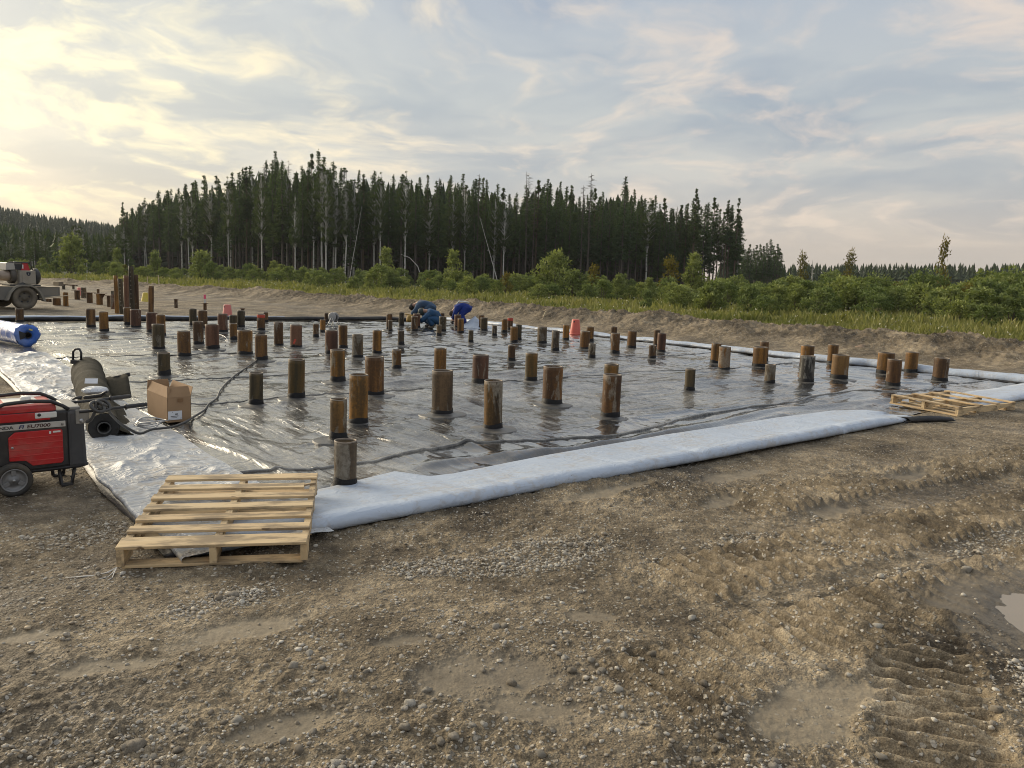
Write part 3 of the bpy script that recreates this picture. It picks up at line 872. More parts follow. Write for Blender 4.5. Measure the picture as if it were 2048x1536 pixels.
IN_S = [1.0, 2.0, 2.35, 2.95, 3.10, 3.3, 4.4, 6.0, 8.0, 9.2, 9.75]
IN_T = [4.86, 4.90, 4.95, 5.11, 4.84, 4.82, 4.93, 5.02, 5.04, 5.00, 4.80]
def liner_h(s, t):
    z_ = .030 + .030 * fbm(s, t, .33, 3, 301) + .022 * fbm(s, t, 1.1, 3, 302)
    kx = sst(fbm(s, t, .28, 2, 310), -.35, .35)
    ca = ridge(s * 2.2 + .3 * t, t * .33, 1.0, 4, 311); cb = ridge(s * .30, t * 1.9 - .2 * s, 1.0, 4, 312)
    ca = np.clip((ca - .55) / .4, 0, 1) ** 1.6; cb = np.clip((cb - .55) / .4, 0, 1) ** 1.6
    fold = .034 * ca * (1 - kx) + .040 * cb * kx
    # sharper thin creases
    th = ridge(s * 4.5, t * .55, 1.0, 3, 315); tv = ridge(s * .6, t * 4.0, 1.0, 3, 316)
    fold = fold + .014 * np.clip((th - .62) / .3, 0, 1) ** 2 * (1 - kx) + .014 * np.clip((tv - .62) / .3, 0, 1) ** 2 * kx
    calm = np.ones(np.shape(s))
    extra = np.zeros(np.shape(s))
    for i, (ps, pt, r0) in enumerate(PS):
        m_ = (np.abs(s - ps) < 1.3) & (np.abs(t - pt) < 1.3)
        if not m_.any():
            continue
        dx, dy = s[m_] - ps, t[m_] - pt
        rr = np.hypot(dx, dy); a = np.arctan2(dy, dx)
        rnd = random.Random(i)
        k1, k2 = rnd.randint(4, 7), rnd.randint(8, 13)
        rad = np.exp(-np.maximum(rr - r0 - .10, 0) / .28) * sst(rr, r0 + .10, r0 + .22)
        f_ = np.maximum(np.cos(k1 * a + rnd.uniform(0, 6)), 0) ** 3 * .020 + np.maximum(np.cos(k2 * a + rnd.uniform(0, 6)), 0) ** 3 * .010
        e = extra[m_]; extra[m_] = e + f_ * rad + .012 * np.exp(-(np.maximum(rr - r0, 0) / .16) ** 2)
        c_ = calm[m_]; calm[m_] = np.minimum(c_, .12 + .88 * sst(rr, r0 + .08, r0 + .40))
    wet = sst(-np.abs(t - 5.25 - .25 * np.sin(s * 1.1)), -.85, -.3) * sst(s, 2.9, 3.6) * sst(-s, -11, -7)
    wet = np.maximum(wet, .85 * sst(fbm(s, t, .45, 3, 340) + .085 * (s - 7.5), .10, .55))
    # long shallow ripples: across the sheet on the left, along it on the right
    ra = fbm(s * 2.6 + .25 * t, t * .42, 1.0, 3, 317, .45); rb = fbm(s * .42, t * 2.3 - .15 * s, 1.0, 3, 318, .45)
    z_ = z_ + (.034 * ra * (1 - kx) + .038 * rb * kx) * (.35 + .65 * calm)
    z_ = z_ + fold * calm * (1 - .55 * wet) + extra
    # the long swell beside the first weld
    sw = np.exp(-((t - (5.32 + .18 * np.sin(s * .9) + .25 * sst(-s, -4.2, -2.8) * 0 - .12)) / .10) ** 2) * .035 * sst(s, 2.9, 3.8) * sst(-s, -14, -11)
    z_ = z_ + sw
    # pressed flat under the folded borders
    k = np.maximum(sst(-t, -(np.interp(s, IN_S, IN_T) + .10), -(np.interp(s, IN_S, IN_T) + .01)), np.maximum(sst(-s, -2.12, -1.98), sst(s, 15.35, 15.6)))
    k = np.maximum(k, sst(t, 23.1, 23.35))
    return z_ * (1 - k) + np.minimum(z_, .018) * k, wet

SEAMS = [(lambda s: 5.62 + .20 * np.sin(s * .75 + .6) + .12 * np.sin(s * 1.9), 1.6, 16.2), (lambda s: 8.85 + .12 * np.sin(s * .8), 1.9, 15.9), (lambda s: 11.1 + .15 * np.sin(s * .7 + 2), 1.9, 15.9), (lambda s: 14.3 + .1 * np.sin(s), 1.9, 15.8), (lambda s: 17.6 + .1 * np.sin(s * .9), 1.9, 15.7), (lambda s: 20.7 + .1 * np.sin(s * .8), 1.9, 15.6)]

def build_liner():
    s_ = np.concatenate([np.linspace(1.25, 9, 360), np.linspace(9.03, 16.2, 190)])
    t_ = np.concatenate([np.linspace(4.4, 10, 250), np.linspace(10.03, 23.6, 280)])
    Sg, Tg = np.meshgrid(s_, t_)
    s, t = Sg.ravel(), Tg.ravel()
    h, wet = liner_h(s, t)
    ns, nt_ = len(s_), len(t_)
    i = np.arange(nt_ - 1)[:, None] * ns; j = np.arange(ns - 1)[None, :]
    F_ = np.stack([i + j, i + j + 1, i + ns + j + 1, i + ns + j], -1).reshape(-1, 4)
    mobj('sheet', np_mesh('sheet', np.stack([s, t, h], 1), F_, M_liner, True, {'wet': wet}), liner)
    # welds: an overlapping strip whose free edge stands up a little
    for q, (fn, a, b) in enumerate(SEAMS):
        ss = np.linspace(a, b, 420)
        tt = fn(ss) + .02 * fbm(ss, ss * 0, 2.2, 3, 350 + q)
        h0, _ = liner_h(ss, tt); h1, _ = liner_h(ss, tt + .09)
        lift = (.012 if q == 0 else .005) + (.022 if q == 0 else .010) * np.maximum(fbm(ss, ss * 0 + 3, 1.1, 3, 360 + q), 0)
        V, F2 = [], []
        for k in range(len(ss)):
            zt = h0[k] + lift[k]
            V += [(ss[k], tt[k] - .004, h0[k] - .01), (ss[k], tt[k] - .012, zt), (ss[k], tt[k] + .004, zt + .005), (ss[k], tt[k] + .045, (h0[k] + h1[k]) / 2 + .009), (ss[k], tt[k] + .10, h1[k] - .006)]
        for k in range(len(ss) - 1):
            for c in range(4):
                F2.append((k * 5 + c, (k + 1) * 5 + c, (k + 1) * 5 + c + 1, k * 5 + c + 1))
        mobj('weld_seam', np_mesh('weld_seam', V, F2, M_liner, True), liner)

build_liner()

def sweep(name, path, prof_fn, mat, parent, closed=True):
    """path: list of parameters; prof_fn(k) -> list of (x,y,z) forming one cross-section loop"""
    V, F_ = [], []
    n_ = None
    for k in path:
        P = prof_fn(k)
        n_ = len(P)
        V += P
    m_ = len(path)
    for i in range(m_ - 1):
        for j in range(n_ if closed else n_ - 1):
            j2 = (j + 1) % n_
            F_.append((i * n_ + j, i * n_ + j2, (i + 1) * n_ + j2, (i + 1) * n_ + j))
    if closed:
        F_.append(tuple(reversed(range(n_))))
        F_.append(tuple((m_ - 1) * n_ + j for j in range(n_)))
    return mobj(name, np_mesh(name, V, F_, mat, True), parent)

def N1(v, f, seed, oc=3):
    return float(fbm(np.array([v * f]), np.array([seed * 3.7]), 1.0, oc, seed)[0])

# front border, folded over itself: thick rounded outer edge, flat inner lip
DENTS = [(random.uniform(1.5, 9.5), random.choice((.002, .004, .009)), random.uniform(.02, .09)) for _ in range(22)]
def front_prof(s):
    ti = float(np.interp(s, IN_S, IN_T)) + .012 * N1(s, 2.0, 3)
    to = 4.19 + .035 * N1(s, .9, 4) + .012 * N1(s, 5, 5)
    hh = .098 + .010 * N1(s, .8, 6) + .004 * N1(s, 6, 7)
    if s > 8.8:
        hh *= 1 - .45 * sst(np.array(s), 8.8, 9.7)
    dent = .030 * math.exp(-((s - 8.05) / .07) ** 2) + .018 * math.exp(-((s - 5.55) / .08) ** 2) + .012 * math.exp(-((s - 7.2) / .05) ** 2)
    for ds, dd, dw in DENTS:
        dent += dd * math.exp(-((s - ds) / dw) ** 2)
    hh -= dent
    sad = .012 * N1(s, 1.1, 8)
    w_ = ti - to
    P = [(to + .03, .002), (to - .016, .010), (to - .036 + dent, hh * .34), (to - .034 + dent, hh * .62), (to - .014 + dent, hh * .88), (to + .025, hh * 1.0), (to + .075, hh * 1.02), (to + .125, hh * .94), (to + .150, hh * .83),
         (to + .165, hh * .78), (to + .19, hh * .77 + .3 * sad), (to + .33, hh * .70 + sad), (to + .55 * w_, .060 + .8 * sad), (to + .74 * w_, .052 + .5 * sad), (to + .9 * w_, .048), (ti - .012, .049), (ti, .045), (ti - .005, .038), (to + .7 * w_, .026), (to + .35 * w_, .012)]
    return [(s, a, b) for a, b in P]
sweep('folded_border', list(np.linspace(1.18, 9.72, 520)), front_prof, M_fold, liner)['label'] = 'pale blue white folded border along the front edge'

def front2_prof(s):
    ti = 4.92 + .05 * N1(s, 1.2, 13); to = 4.16 + .05 * N1(s, .8, 14)
    hh = .085 + .03 * N1(s, 1.1, 15) + .03 * sst(np.array(s), 12.6, 14.2)
    P = [(to + .02, .002), (to - .03, hh * .4), (to - .01, hh * .8), (to + .06, hh), (to + .2, hh * .95), (to + .4, hh * .8), (ti - .15, .06), (ti, .045), (ti - .02, .03), (to + .3, .012)]
    return [(s, a, float(b)) for a, b in P]
sweep('folded_border', list(np.linspace(11.75, 16.5, 120)), front2_prof, M_fold, liner)['label'] = 'pale folded border right of the upturned pallet'

# the open black end of the front border
def open_end():
    V, F_ = [], []
    ns_ = 26
    for i in range(ns_):
        u = i / (ns_ - 1)
        s = 9.45 + .62 * u
        to = 4.13 - .26 * u; hh = .07 - .012 * u
        row = [(s, to + .30, .035), (s, to + .16, hh * .9), (s + .02, to + .04, hh * (1 + .35 * math.sin(u * 3.0))), (s, to - .02, hh * .5), (s - .03, to + .02, .022), (s - .03, to + .10, .030 + .02 * math.sin(u * 5)), (s - .06, to + .02, .012), (s - .05, to - .06, .004)]
        V += row
    m_ = 8
    for i in range(ns_ - 1):
        for j in range(m_ - 1):
            F_.append((i * m_ + j, i * m_ + j + 1, (i + 1) * m_ + j + 1, (i + 1) * m_ + j))
    o = mobj('open_fold', np_mesh('open_fold', V, F_, M_black, True), liner)
    sl = o.modifiers.new('thick', 'SOLIDIFY'); sl.thickness = .006
    o['label'] = 'black inside of the border folded open at its right end'
open_end()

# left border: loose crinkled white sheet
def left_border():
    t_ = np.linspace(4.05, 15.2, 520); u_ = np.linspace(0, 1, 64)
    V = []
    T, U = np.meshgrid(t_, u_, indexing='ij'); T = T.ravel(); U = U.ravel()
    so = 1.10 + .05 * fbm(T, T * 0, .7, 3, 401) + .02 * fbm(T, T * 0, 3, 2, 402)
    si = 1.95 + .03 * fbm(T, T * 0, .6, 2, 403)
    # outer 12 % is the turned-under thick edge
    uu = np.clip((U - .14) / .86, 0, 1)
    s = np.where(U < .14, so - .02 * np.sin(np.clip(U / .14, 0, 1) * math.pi), so + (si - so) * uu)
    edge = np.where(U < .14, U / .14, 1.0)
    hh = .060 + .018 * fbm(T, T * 0 + 2, 1.2, 3, 404)
    cr = ridge(s * 1.5 + .6 * T, T * .9 - s, 1.0, 4, 405); cr = np.clip((cr - .5) / .45, 0, 1) ** 1.5
    cr2 = ridge(s * 5 - T, T * 2.4 + s * 2, 1.0, 3, 406); cr2 = np.clip((cr2 - .55) / .4, 0, 1) ** 1.7
    big = fbm(s, T, .8, 3, 407)
    body = hh * (1 - .25 * uu) + (.050 * cr + .016 * cr2 + .030 * big) * sst(uu, 0, .2) * (1 - .75 * sst(uu, .8, 1.0))
    z_ = np.where(U < .14, .004 + (hh - .004) * np.sin(edge * math.pi / 2), body)
    z_ = np.maximum(z_, .030 * (U > .14) + .002)
    nt_, nu = len(t_), len(u_)
    i = np.arange(nt_ - 1)[:, None] * nu; j = np.arange(nu - 1)[None, :]
    F_ = np.stack([i + j, i + j + 1, i + nu + j + 1, i + nu + j], -1).reshape(-1, 4)
    o = mobj('loose_border', np_mesh('loose_border', np.stack([s, T, z_], 1), F_[:, ::-1].copy(), M_sheet, True), liner)
    o['label'] = 'crinkled white sheet along the left edge'
    # dark underside peeping out along the ground
    def up(t):
        so_ = 1.10 + .05 * N1(t, .7, 401) + .02
        return [(so_ - .075, t, .002), (so_ - .085, t, .022), (so_ - .02, t, .030), (so_ + .04, t, .004)]
    sweep('underside', list(np.linspace(4.2, 15, 160)), up, M_black, liner)
left_border()

# right border: tube-like folds, pale above, black lip below
def right_prof(t):
    nr_ = float(sst(np.array(-t), -15, -7))
    w_ = .52 + .30 * nr_ + .16 * N1(t, .55, 23) + .10 * N1(t, 1.7, 24)
    c = 15.98 + .22 * N1(t, .35, 25) + .012 * (10 - t)
    hh = .125 + .045 * nr_ + .04 * N1(t, .8, 26) + .015 * N1(t, 3, 27)
    a, b = c - w_ / 2, c + w_ / 2
    sg = .025 * N1(t, 1.5, 28)
    P = [(a + .03, .026), (a, .045), (a + .02, hh * .72), (a + .10, hh), (a + .24, hh * .96 + sg), (c + .05, hh * .82 + sg), (b - .12, hh * .75), (b - .02, hh * .5), (b, .03), (b - .05, .005), (c, .004)]
    return [(x, t, float(z_)) for x, z_ in P]
sweep('folded_border', list(np.linspace(4.0, 23.7, 330)), right_prof, M_fold, liner)['label'] = 'pale tube-like folded border along the right edge'
def right_lip(t):
    q = right_prof(t)
    a = q[1][0]
    k = .012 + .03 * max(0, N1(t, .8, 33)) + .05 * max(0, N1(t, 1.6, 34) - .1)
    return [(a + .06, t, .012), (a - .02 - k, t, .030), (a - .015 - k * .8, t, .040), (a + .02, t, .050 + k * .6), (a + .07, t, .05)]
sweep('black_lip', list(np.linspace(4.0, 23.7, 330)), right_lip, M_black, liner)

# far border: black rolled edge with a pale upper skin
def far_prof(s):
    c = 23.55 + .12 * N1(s, .5, 43) - .07 * max(0, s - 7)
    r = .085 + .025 * N1(s, .8, 44)
    if s > 12.6:
        r *= 1 - .35 * float(sst(np.array(s), 12.6, 13.6))
    return [(s, c + 1.25 * r * math.cos(a), .03 + r * (1 + math.sin(a)) * .92) for a in np.linspace(0, 2 * math.pi, 12, endpoint=False)]
o = sweep('rolled_border', list(np.linspace(.6, 14.6, 220)), far_prof, M_black, liner)
o['label'] = 'black rolled border along the far left edge'
def far_skin(s):
    c = 23.55 + .12 * N1(s, .5, 43) - .07 * max(0, s - 7)
    r = .085 + .025 * N1(s, .8, 44)
    k = .9 + .5 * N1(s, .9, 45) if s < 7 else .25 + .5 * N1(s, .9, 45)
    k = min(max(k, .1), 1.3)
    a0 = math.pi / 2 - .1
    return [(s, c + 1.28 * r * math.cos(a0 + q * k), .034 + r * (1 + 1.02 * math.sin(a0 + q * k)) * .95) for q in (-1.2, -.8, -.4, 0, .25, .5, .75)] + [(s, c - 1.2 * r, .02 + r)]
sweep('border_skin', list(np.linspace(.6, 9.5, 160)), far_skin, M_fold, liner, False)

# ------------------------------------------------------------------ pile materials
def pile_mat(name, dark, mid, hi, mud=.3, mudcol=(.30, .26, .20), vert=.5, rough=.62):
    mt, n, b = new_mat(name)
    co = n.node('ShaderNodeTexCoord').outputs['Object']
    oi = n.node('ShaderNodeObjectInfo').outputs['Random']
    off = n.scale((13.1, 27.7, 5.3), oi)
    co = n.vmath('ADD', co, off)
    streak = n.noise(n.mapping(co, (9, 9, .9)), 1.3, 6, .6)
    wide = n.noise(n.mapping(co, (4.2, 4.2, .35)), 1.0, 3, .5)
    fine = n.noise(co, 38, 5, .65)
    f = n.math('ADD', n.math('MULTIPLY', streak, .55), n.math('ADD', n.math('MULTIPLY', wide, .42), n.math('MULTIPLY', n.math('SUBTRACT', fine, .5), .28)))
    c = n.ramp(f, [(.34, K_(dark, .70)), (.48, K_(mid, .80)), (.62, K_(hi, .96))])
    drip = n.noise(n.mapping(co, (5.5, 5.5, 1.3)), 1.4, 7, .66, .8)
    blot = n.noise(n.mapping(co, (3.4, 3.4, 1.3), (0, 0, 0), (5, 1, 8)), 1.3, 6, .62, .6)
    mm = n.math('ADD', n.math('MULTIPLY', drip, .5), n.math('MULTIPLY', blot, .5))
    mm = n.smooth(mm, .600 - .135 * mud, .635 - .135 * mud)
    mm = n.math('MULTIPLY', mm, n.math('ADD', .55, n.math('MULTIPLY', n.smooth(fine, .35, .6), .45)))
    mc = n.mix(fine, tuple(x * .55 for x in mudcol), tuple(x * .95 for x in mudcol))
    c = n.mix(n.math('MULTIPLY', mm, .9), c, mc)
    n.put(b.inputs['Base Color'], c)
    n.put(b.inputs['Roughness'], n.math('ADD', rough - .12, n.math('MULTIPLY', fine, .3)))
    b.inputs['Specular IOR Level'].default_value = .4
    n.put(b.inputs['Normal'], n.bump(n.math('ADD', n.math('MULTIPLY', fine, .5), mm), .004, .8))
    return mt

def K_(c, k):
    return tuple(x * k for x in c)
PM = {
    'O': pile_mat('rust_orange', (.085, .042, .015), (.170, .085, .022), (.350, .165, .032), .20),
    'B': pile_mat('rust_brown', (.050, .028, .014), (.105, .055, .022), (.220, .112, .034), .26),
    'R': pile_mat('rust_red', (.075, .036, .022), (.145, .068, .038), (.200, .105, .060), .25),
    'D': pile_mat('dark_steel', (.025, .021, .014), (.055, .044, .024), (.105, .075, .034), .30, (.24, .21, .16)),
    'G': pile_mat('muddy_steel', (.050, .034, .022), (.100, .070, .040), (.170, .115, .058), .66, (.27, .24, .19)),
    'N': pile_mat('rust_splashed', (.060, .028, .012), (.130, .062, .020), (.260, .120, .030), .58, (.34, .29, .22)),
    'M': pile_mat('rust_mossy', (.055, .046, .020), (.120, .074, .022), (.230, .110, .024), .34, (.20, .18, .13)),
    'S': pile_mat('rust_striped', (.075, .048, .020), (.150, .082, .024), (.360, .165, .028), .34, (.30, .26, .19)),
    'H': pile_mat('rust_half_mud', (.048, .030, .014), (.115, .066, .022), (.230, .120, .034), .66, (.33, .29, .225)),
    'T': pile_mat('mottled_steel', (.040, .026, .014), (.095, .062, .034), (.190, .120, .060), .58, (.27, .23, .17)),
    'V': pile_mat('rust_oval', (.085, .045, .018), (.170, .092, .032), (.250, .140, .045), .35, (.36, .31, .25)),
    'A': pile_mat('black_grey_smear', (.020, .019, .017), (.045, .042, .036), (.100, .088, .070), .70, (.27, .26, .23)),
}
PM['P'] = PM['B']; PM['K'] = PM['R']
M_red_paint = simple('red_paint', (.50, .07, .04), .6, 0, .35, 20)
M_pile_in = simple('rust_inside', (.045, .026, .014), .8)
M_rimcut = simple('cut_rim', (.20, .165, .13), .55, .3, .35, 18, (.30, .26, .20), .4)
M_boot = simple('boot_rubber', (.010, .010, .011), .55, 0, .4, 12, (.05, .046, .042), .25, .22, .003)
M_skirt = simple('boot_skirt', (.075, .072, .068), .28, 0, .35, 7, (.22, .20, .17), .75, .6, .004, 5.0)

def pipe_meshes(r, h, look, seed):
    rg = random.Random(seed)
    n_ = 36
    th = max(.008, r * .10)
    ph_ = rg.uniform(0, 6)
    jag = .0015 if look != 'B' or seed != 92 else .012
    def wob(i, a):
        return 0
    mb = MB()
    prof = [(r, -.04), (r, h * .3), (r, h * .6), (r, h * .9), (r, h - .002), (r - th, h - .002), (r - th, h - .12), (r - th, h * .25), (.001, h * .25)]
    mb.lathe(prof, n_)
    # uneven cut top
    for i, v in enumerate(mb.v):
        if v[2] > h - .02:
            a = math.atan2(v[1], v[0])
            mb.v[i] = (v[0], v[1], v[2] + jag * (math.sin(2 * a + ph_) + .5 * math.sin(5 * a + ph_)))
    return mb

def rim_ring(r, h, seed):
    th = max(.008, r * .10)
    mb = MB().lathe([(r + .0012, h - .008), (r + .0012, h - .001), (r - .002, h + .0015), (r - th + .001, h + .0015), (r - th - .001, h - .002), (r - th - .001, h - .012)], 36)
    ph_ = random.Random(seed).uniform(0, 6)
    for q, v in enumerate(mb.v):
        a = math.atan2(v[1], v[0])
        mb.v[q] = (v[0], v[1], v[2] + (.0015 if seed != 92 else .008) * (math.sin(2 * a + ph_) + .5 * math.sin(5 * a + ph_)))
    return mb

for i, (x, y, r, h, look, lab) in enumerate(PILES):
    s, t = x * E1[0] + y * E1[1], x * E2[0] + y * E2[1]
    onl = 1.3 < s < 16.1 and 4.4 < t < 23.6
    z0 = float(liner_h(np.array([s]), np.array([t]))[0][0]) - .012 if onl else float(ground_h(np.array([x]), np.array([y]))[0])
    rg = random.Random(500 + i)
    p = thing('steel_pile', lab, 'steel pile', (x, y, z0), rg.uniform(0, 6.28), 'steel pipe piles standing in the liner')
    p.rotation_euler = (rg.gauss(0, .008), rg.gauss(0, .008), rg.uniform(0, 6.28))
    hh = h - z0
    mb = pipe_meshes(r, hh, look, i)
    po = mb.build('pipe', PM[look], p)
    rim_ring(r, hh, i).build('rim', M_rimcut, po)
    if look == 'P':
        MB().lathe([(r + .001, hh - .085), (r + .0025, hh - .08), (r + .0025, hh - .012), (r + .001, hh - .008)], 36).build('paint_band', M_red_paint, p)
    if look == 'K':
        k = MB()
        for q in range(3):
            k.add([((r + .002) * math.cos(a), (r + .002) * math.sin(a), zz) for a in (-.25 + q * .12, .10 + q * .1) for zz in (.10 + .03 * q, .135 + .03 * q)], [(0, 2, 3, 1)])
        ko = k.build('paint_mark', M_red_paint, p)
        ko.rotation_euler = (0, 0, -p.rotation_euler[2] - math.pi / 2)
    if onl:
        bh = rg.uniform(.060, .085) * (1.35 if i in (9, 58) else 1)
        fl = rg.uniform(.012, .03)
        k1, p1, p2 = rg.randint(3, 6), rg.uniform(0, 6), rg.uniform(0, 6)
        bt = MB()
        bt.lathe([(r + .002, bh + .012), (r + .006, bh + .010), (r + .007, bh * .6), (r + .009 + fl * .3, bh * .3), (r + .012 + fl, .012), (r + .02 + fl, -.01)], 36,
                 wob=lambda j, a: .012 * math.sin(k1 * a + p1) * (j >= 3) + .006 * math.sin(2 * k1 * a + p2) * (j >= 2))
        for q, v in enumerate(bt.v):
            if v[2] > bh * .9:
                a = math.atan2(v[1], v[0])
                bt.v[q] = (v[0], v[1], v[2] + .010 * math.sin(a + p1) + .005 * math.sin(3 * a + p2))
        bo = bt.build('boot', M_boot, p)
        R2 = r + rg.uniform(.10, .15)
        sk = MB()
        sk.lathe([(r + .008, .030), (r + .03, .020), (r + .06, .0135), (R2 - .01, .0125), (R2, .010), (R2 + .004, -.012)], 40,
                 wob=lambda j, a: (.05 * math.sin(2 * a + p1) + .03 * math.sin(3 * a + p2) + .015 * math.sin(7 * a + p1)) * (j >= 3))
        sk.build('skirt', M_skirt, bo)

# ------------------------------------------------------------------ wood
def wood_mat(name, a, b_, knots=.5, dirty=.35):
    mt, n, b = new_mat(name)
    co = n.node('ShaderNodeTexCoord').outputs['Object']
    oi = n.node('ShaderNodeObjectInfo').outputs['Random']
    co = n.vmath('ADD', co, n.scale((5.0, 11.0, 3.0), oi))
    g = n.noise(n.mapping(co, (1.6, 34, 34)), 1.0, 5, .6, .4)
    f = n.noise(n.mapping(co, (3.0, 12, 12)), 1.0, 6, .65)
    c = n.mix(g, a, b_)
    c = n.mix(n.math('MULTIPLY', oi, .35), c, n.mix(1.0, c, (.80, .70, .58), 'MULTIPLY'))
    kn = n.smooth(n.noise(n.mapping(co, (7, 22, 22)), 1.0, 2, .5), .69, .73)
    c = n.mix(n.math('MULTIPLY', kn, knots), c, (.09, .05, .025))
    dm = n.math('MULTIPLY', n.smooth(f, .44, .62), dirty)
    c = n.mix(dm, c, (.17, .13, .09))
    n.put(b.inputs['Base Color'], c)
    b.inputs['Roughness'].default_value = .75
    b.inputs['Specular IOR Level'].default_value = .3
    n.put(b.inputs['Normal'], n.bump(g, .003, .7))
    return mt
M_wood = wood_mat('pallet_wood', (.54, .39, .21), (.78, .62, .39), .8, .75)
M_lath = wood_mat('lath_wood', (.50, .42, .27), (.62, .54, .38), .2, .2)

def plank(name, L, W, T, parent, loc, along='x', mat=None, seed=0, notch=False):
    rg = random.Random(seed)
    if notch:
        hz = T / 2
        pts = [(-L / 2, -hz), (-L * .36, -hz), (-L * .345, -hz + .032), (-L * .20, -hz + .032), (-L * .185, -hz), (L * .185, -hz), (L * .20, -hz + .032), (L * .345, -hz + .032), (L * .36, -hz), (L / 2, -hz), (L / 2, hz), (-L / 2, hz)]
        mb = MB().prism(pts, W, Matrix.Translation((0, W / 2, 0)) @ Matrix.Rotation(math.pi / 2, 4, 'X'))
    else:
        mb = MB().box((0, 0, 0), (L, W, T), bev=.003)
        mb.v = [(v[0] + rg.uniform(-.003, .003), v[1] + .003 * math.sin(v[0] * 4 + seed), v[2] + .002 * math.sin(v[0] * 3 + seed * 2)) for v in mb.v]
    o = mb.build(name, mat or M_wood, parent)
    o.location = loc
    o.rotation_euler = (0, 0, (0 if along == 'x' else math.pi / 2) + rg.uniform(-.006, .006))
    return o

# near pallet: x across (deck boards), y away from the camera
pal = thing('wooden_pallet', 'pale wooden pallet lying on the near corner of the liner, deck boards upward', 'pallet')
FL, FR = Vector((-1.99, 3.76, 0)), Vector((-1.06, 3.95, 0))
ax = (FR - FL).normalized(); ay = Vector((-ax.y, ax.x, 0))
tilt = math.atan2(.078, 1.14)
pal.matrix_world = Matrix.Translation(FL + Vector((0, 0, .012))) @ Matrix.Rotation(math.atan2(ax.y, ax.x), 4, 'Z') @ Matrix.Rotation(tilt, 4, 'X')
PW, PD = .945, 1.16
for k, xx in enumerate((.019, PW * .50, PW - .019)):
    plank('stringer', PD, .036, .088, pal, (xx, PD / 2, .016 + .044), 'y', None, k, True)
for k, (yy, ww) in enumerate(((.065, .13), (.245, .082), (.415, .082), (.585, .085), (.755, .082), (.925, .085), (1.11, .095))):
    plank('deck_board', PW if k != 5 else PW * .92, ww, .016, pal, (PW / 2 - (0 if k != 5 else .035), yy, .104 + .0085), 'x', None, 10 + k)
sp = plank('splinter', .10, .02, .012, pal, (PW - .05, .945, .1135), 'x', None, 33); sp.rotation_euler[2] = .45
for k, yy in enumerate((.05, .42, .75, 1.10)):
    plank('bottom_board', PW - (.05 if k == 0 else 0), .085, .015, pal, (PW / 2, yy, .0075), 'x', None, 20 + k)
# torn white wrap strands caught under its corner
M_strand = simple('wrap_strand', (.62, .60, .56), .5, 0, .2)
st_ = MB()
for k, (dx, dy) in enumerate(((-.10, -.07), (-.02, -.09), (.015, -.10), (-.13, -.085))):
    base = FL + Vector((.01, -.01, .03))
    st_.tube([base, base + Vector((dx * .3, dy * .4, -.018)), base + Vector((dx * .7 + .008 * math.sin(k), dy * .8, -.022)), base + Vector((dx * 1.2, dy * 1.1, -.020)), base + Vector((dx * 1.5 - .01, dy * 1.2, -.022))], [.0022, .0026, .002, .0024, .001], 5)
tag(st_.build('plastic_strand', M_strand), 'torn whitish wrap strands trailing from the near corner of the near pallet', 'plastic strand')

# upturned pallet on the right
rp = thing('wooden_pallet', 'upturned wooden pallet at the right, bottom boards and stringers facing up', 'pallet')
A_ = Vector((.855, .518, 0)).normalized()
rp.matrix_world = Matrix.Translation((5.73, 9.75, .012)) @ Matrix.Rotation(math.atan2(A_.y, A_.x), 4, 'Z') @ Matrix.Rotation(R_(1.5), 4, 'X')
LA, LB = 1.40, .94
for k in range(7):
    plank('deck_board', LB, .085 if k % 6 else .12, .016, rp, (.05 + k * (LA - .1) / 6, LB / 2, .009), 'y', None, 40 + k)
for k, yy in enumerate((.02, LB / 2, LB - .02)):
    plank('stringer', LA, .038, .088, rp, (LA / 2, yy, .062), 'x', None, 50 + k, True)
for k, xx in enumerate((.05, LA * .38, LA * .68, LA - .05)):
    plank('bottom_board', LB, .09, .016, rp, (xx, LB / 2, .1145), 'y', None, 60 + k)

# ------------------------------------------------------------------ cardboard box with its flaps standing
M_card = simple('cardboard', (.36, .235, .135), .8, 0, .10, 5, (.22, .15, .09), .25, .3)
M_card_in = simple('cardboard_inside', (.30, .20, .12), .85, 0, .1)
M_paper = simple('white_paper', (.74, .76, .80), .6, 0, .05)
M_print = simple('black_print', (.03, .03, .035), .6, 0, .1)
M_tape = simple('brown_tape', (.25, .14, .065), .35, 0, .1)
bx = thing('cardboard_box', 'open brown cardboard box with raised flaps and a white shipping label', 'cardboard box', (-3.34, 7.36, .055), R_(42))
BW, BL, BH, FLP = .225, .62, .245, .10
def panel(mb, quad, th=.005):
    a, b_, c, d_ = [Vector(q) for q in quad]
    nn = (b_ - a).cross(d_ - a).normalized() * th
    vs = [a, b_, c, d_, a + nn, b_ + nn, c + nn, d_ + nn]
    return mb.add(vs, [(0, 1, 2, 3), (7, 6, 5, 4), (0, 4, 5, 1), (1, 5, 6, 2), (2, 6, 7, 3), (3, 7, 4, 0)])
bw = MB()
panel(bw, [(0, 0, 0), (0, 0, BH), (BW, 0, BH), (BW, 0, 0)])
panel(bw, [(BW, 0, 0), (BW, 0, BH), (BW, BL, BH), (BW, BL, 0)])
panel(bw, [(BW, BL, 0), (BW, BL, BH), (0, BL, BH), (0, BL, 0)])
panel(bw, [(0, BL, 0), (0, BL, BH), (0, 0, BH), (0, 0, 0)])
panel(bw, [(.004, .004, .004), (BW - .004, .004, .004), (BW - .004, BL - .004, .004), (.004, BL - .004, .004)])
bw.build('box_body', M_card, bx)
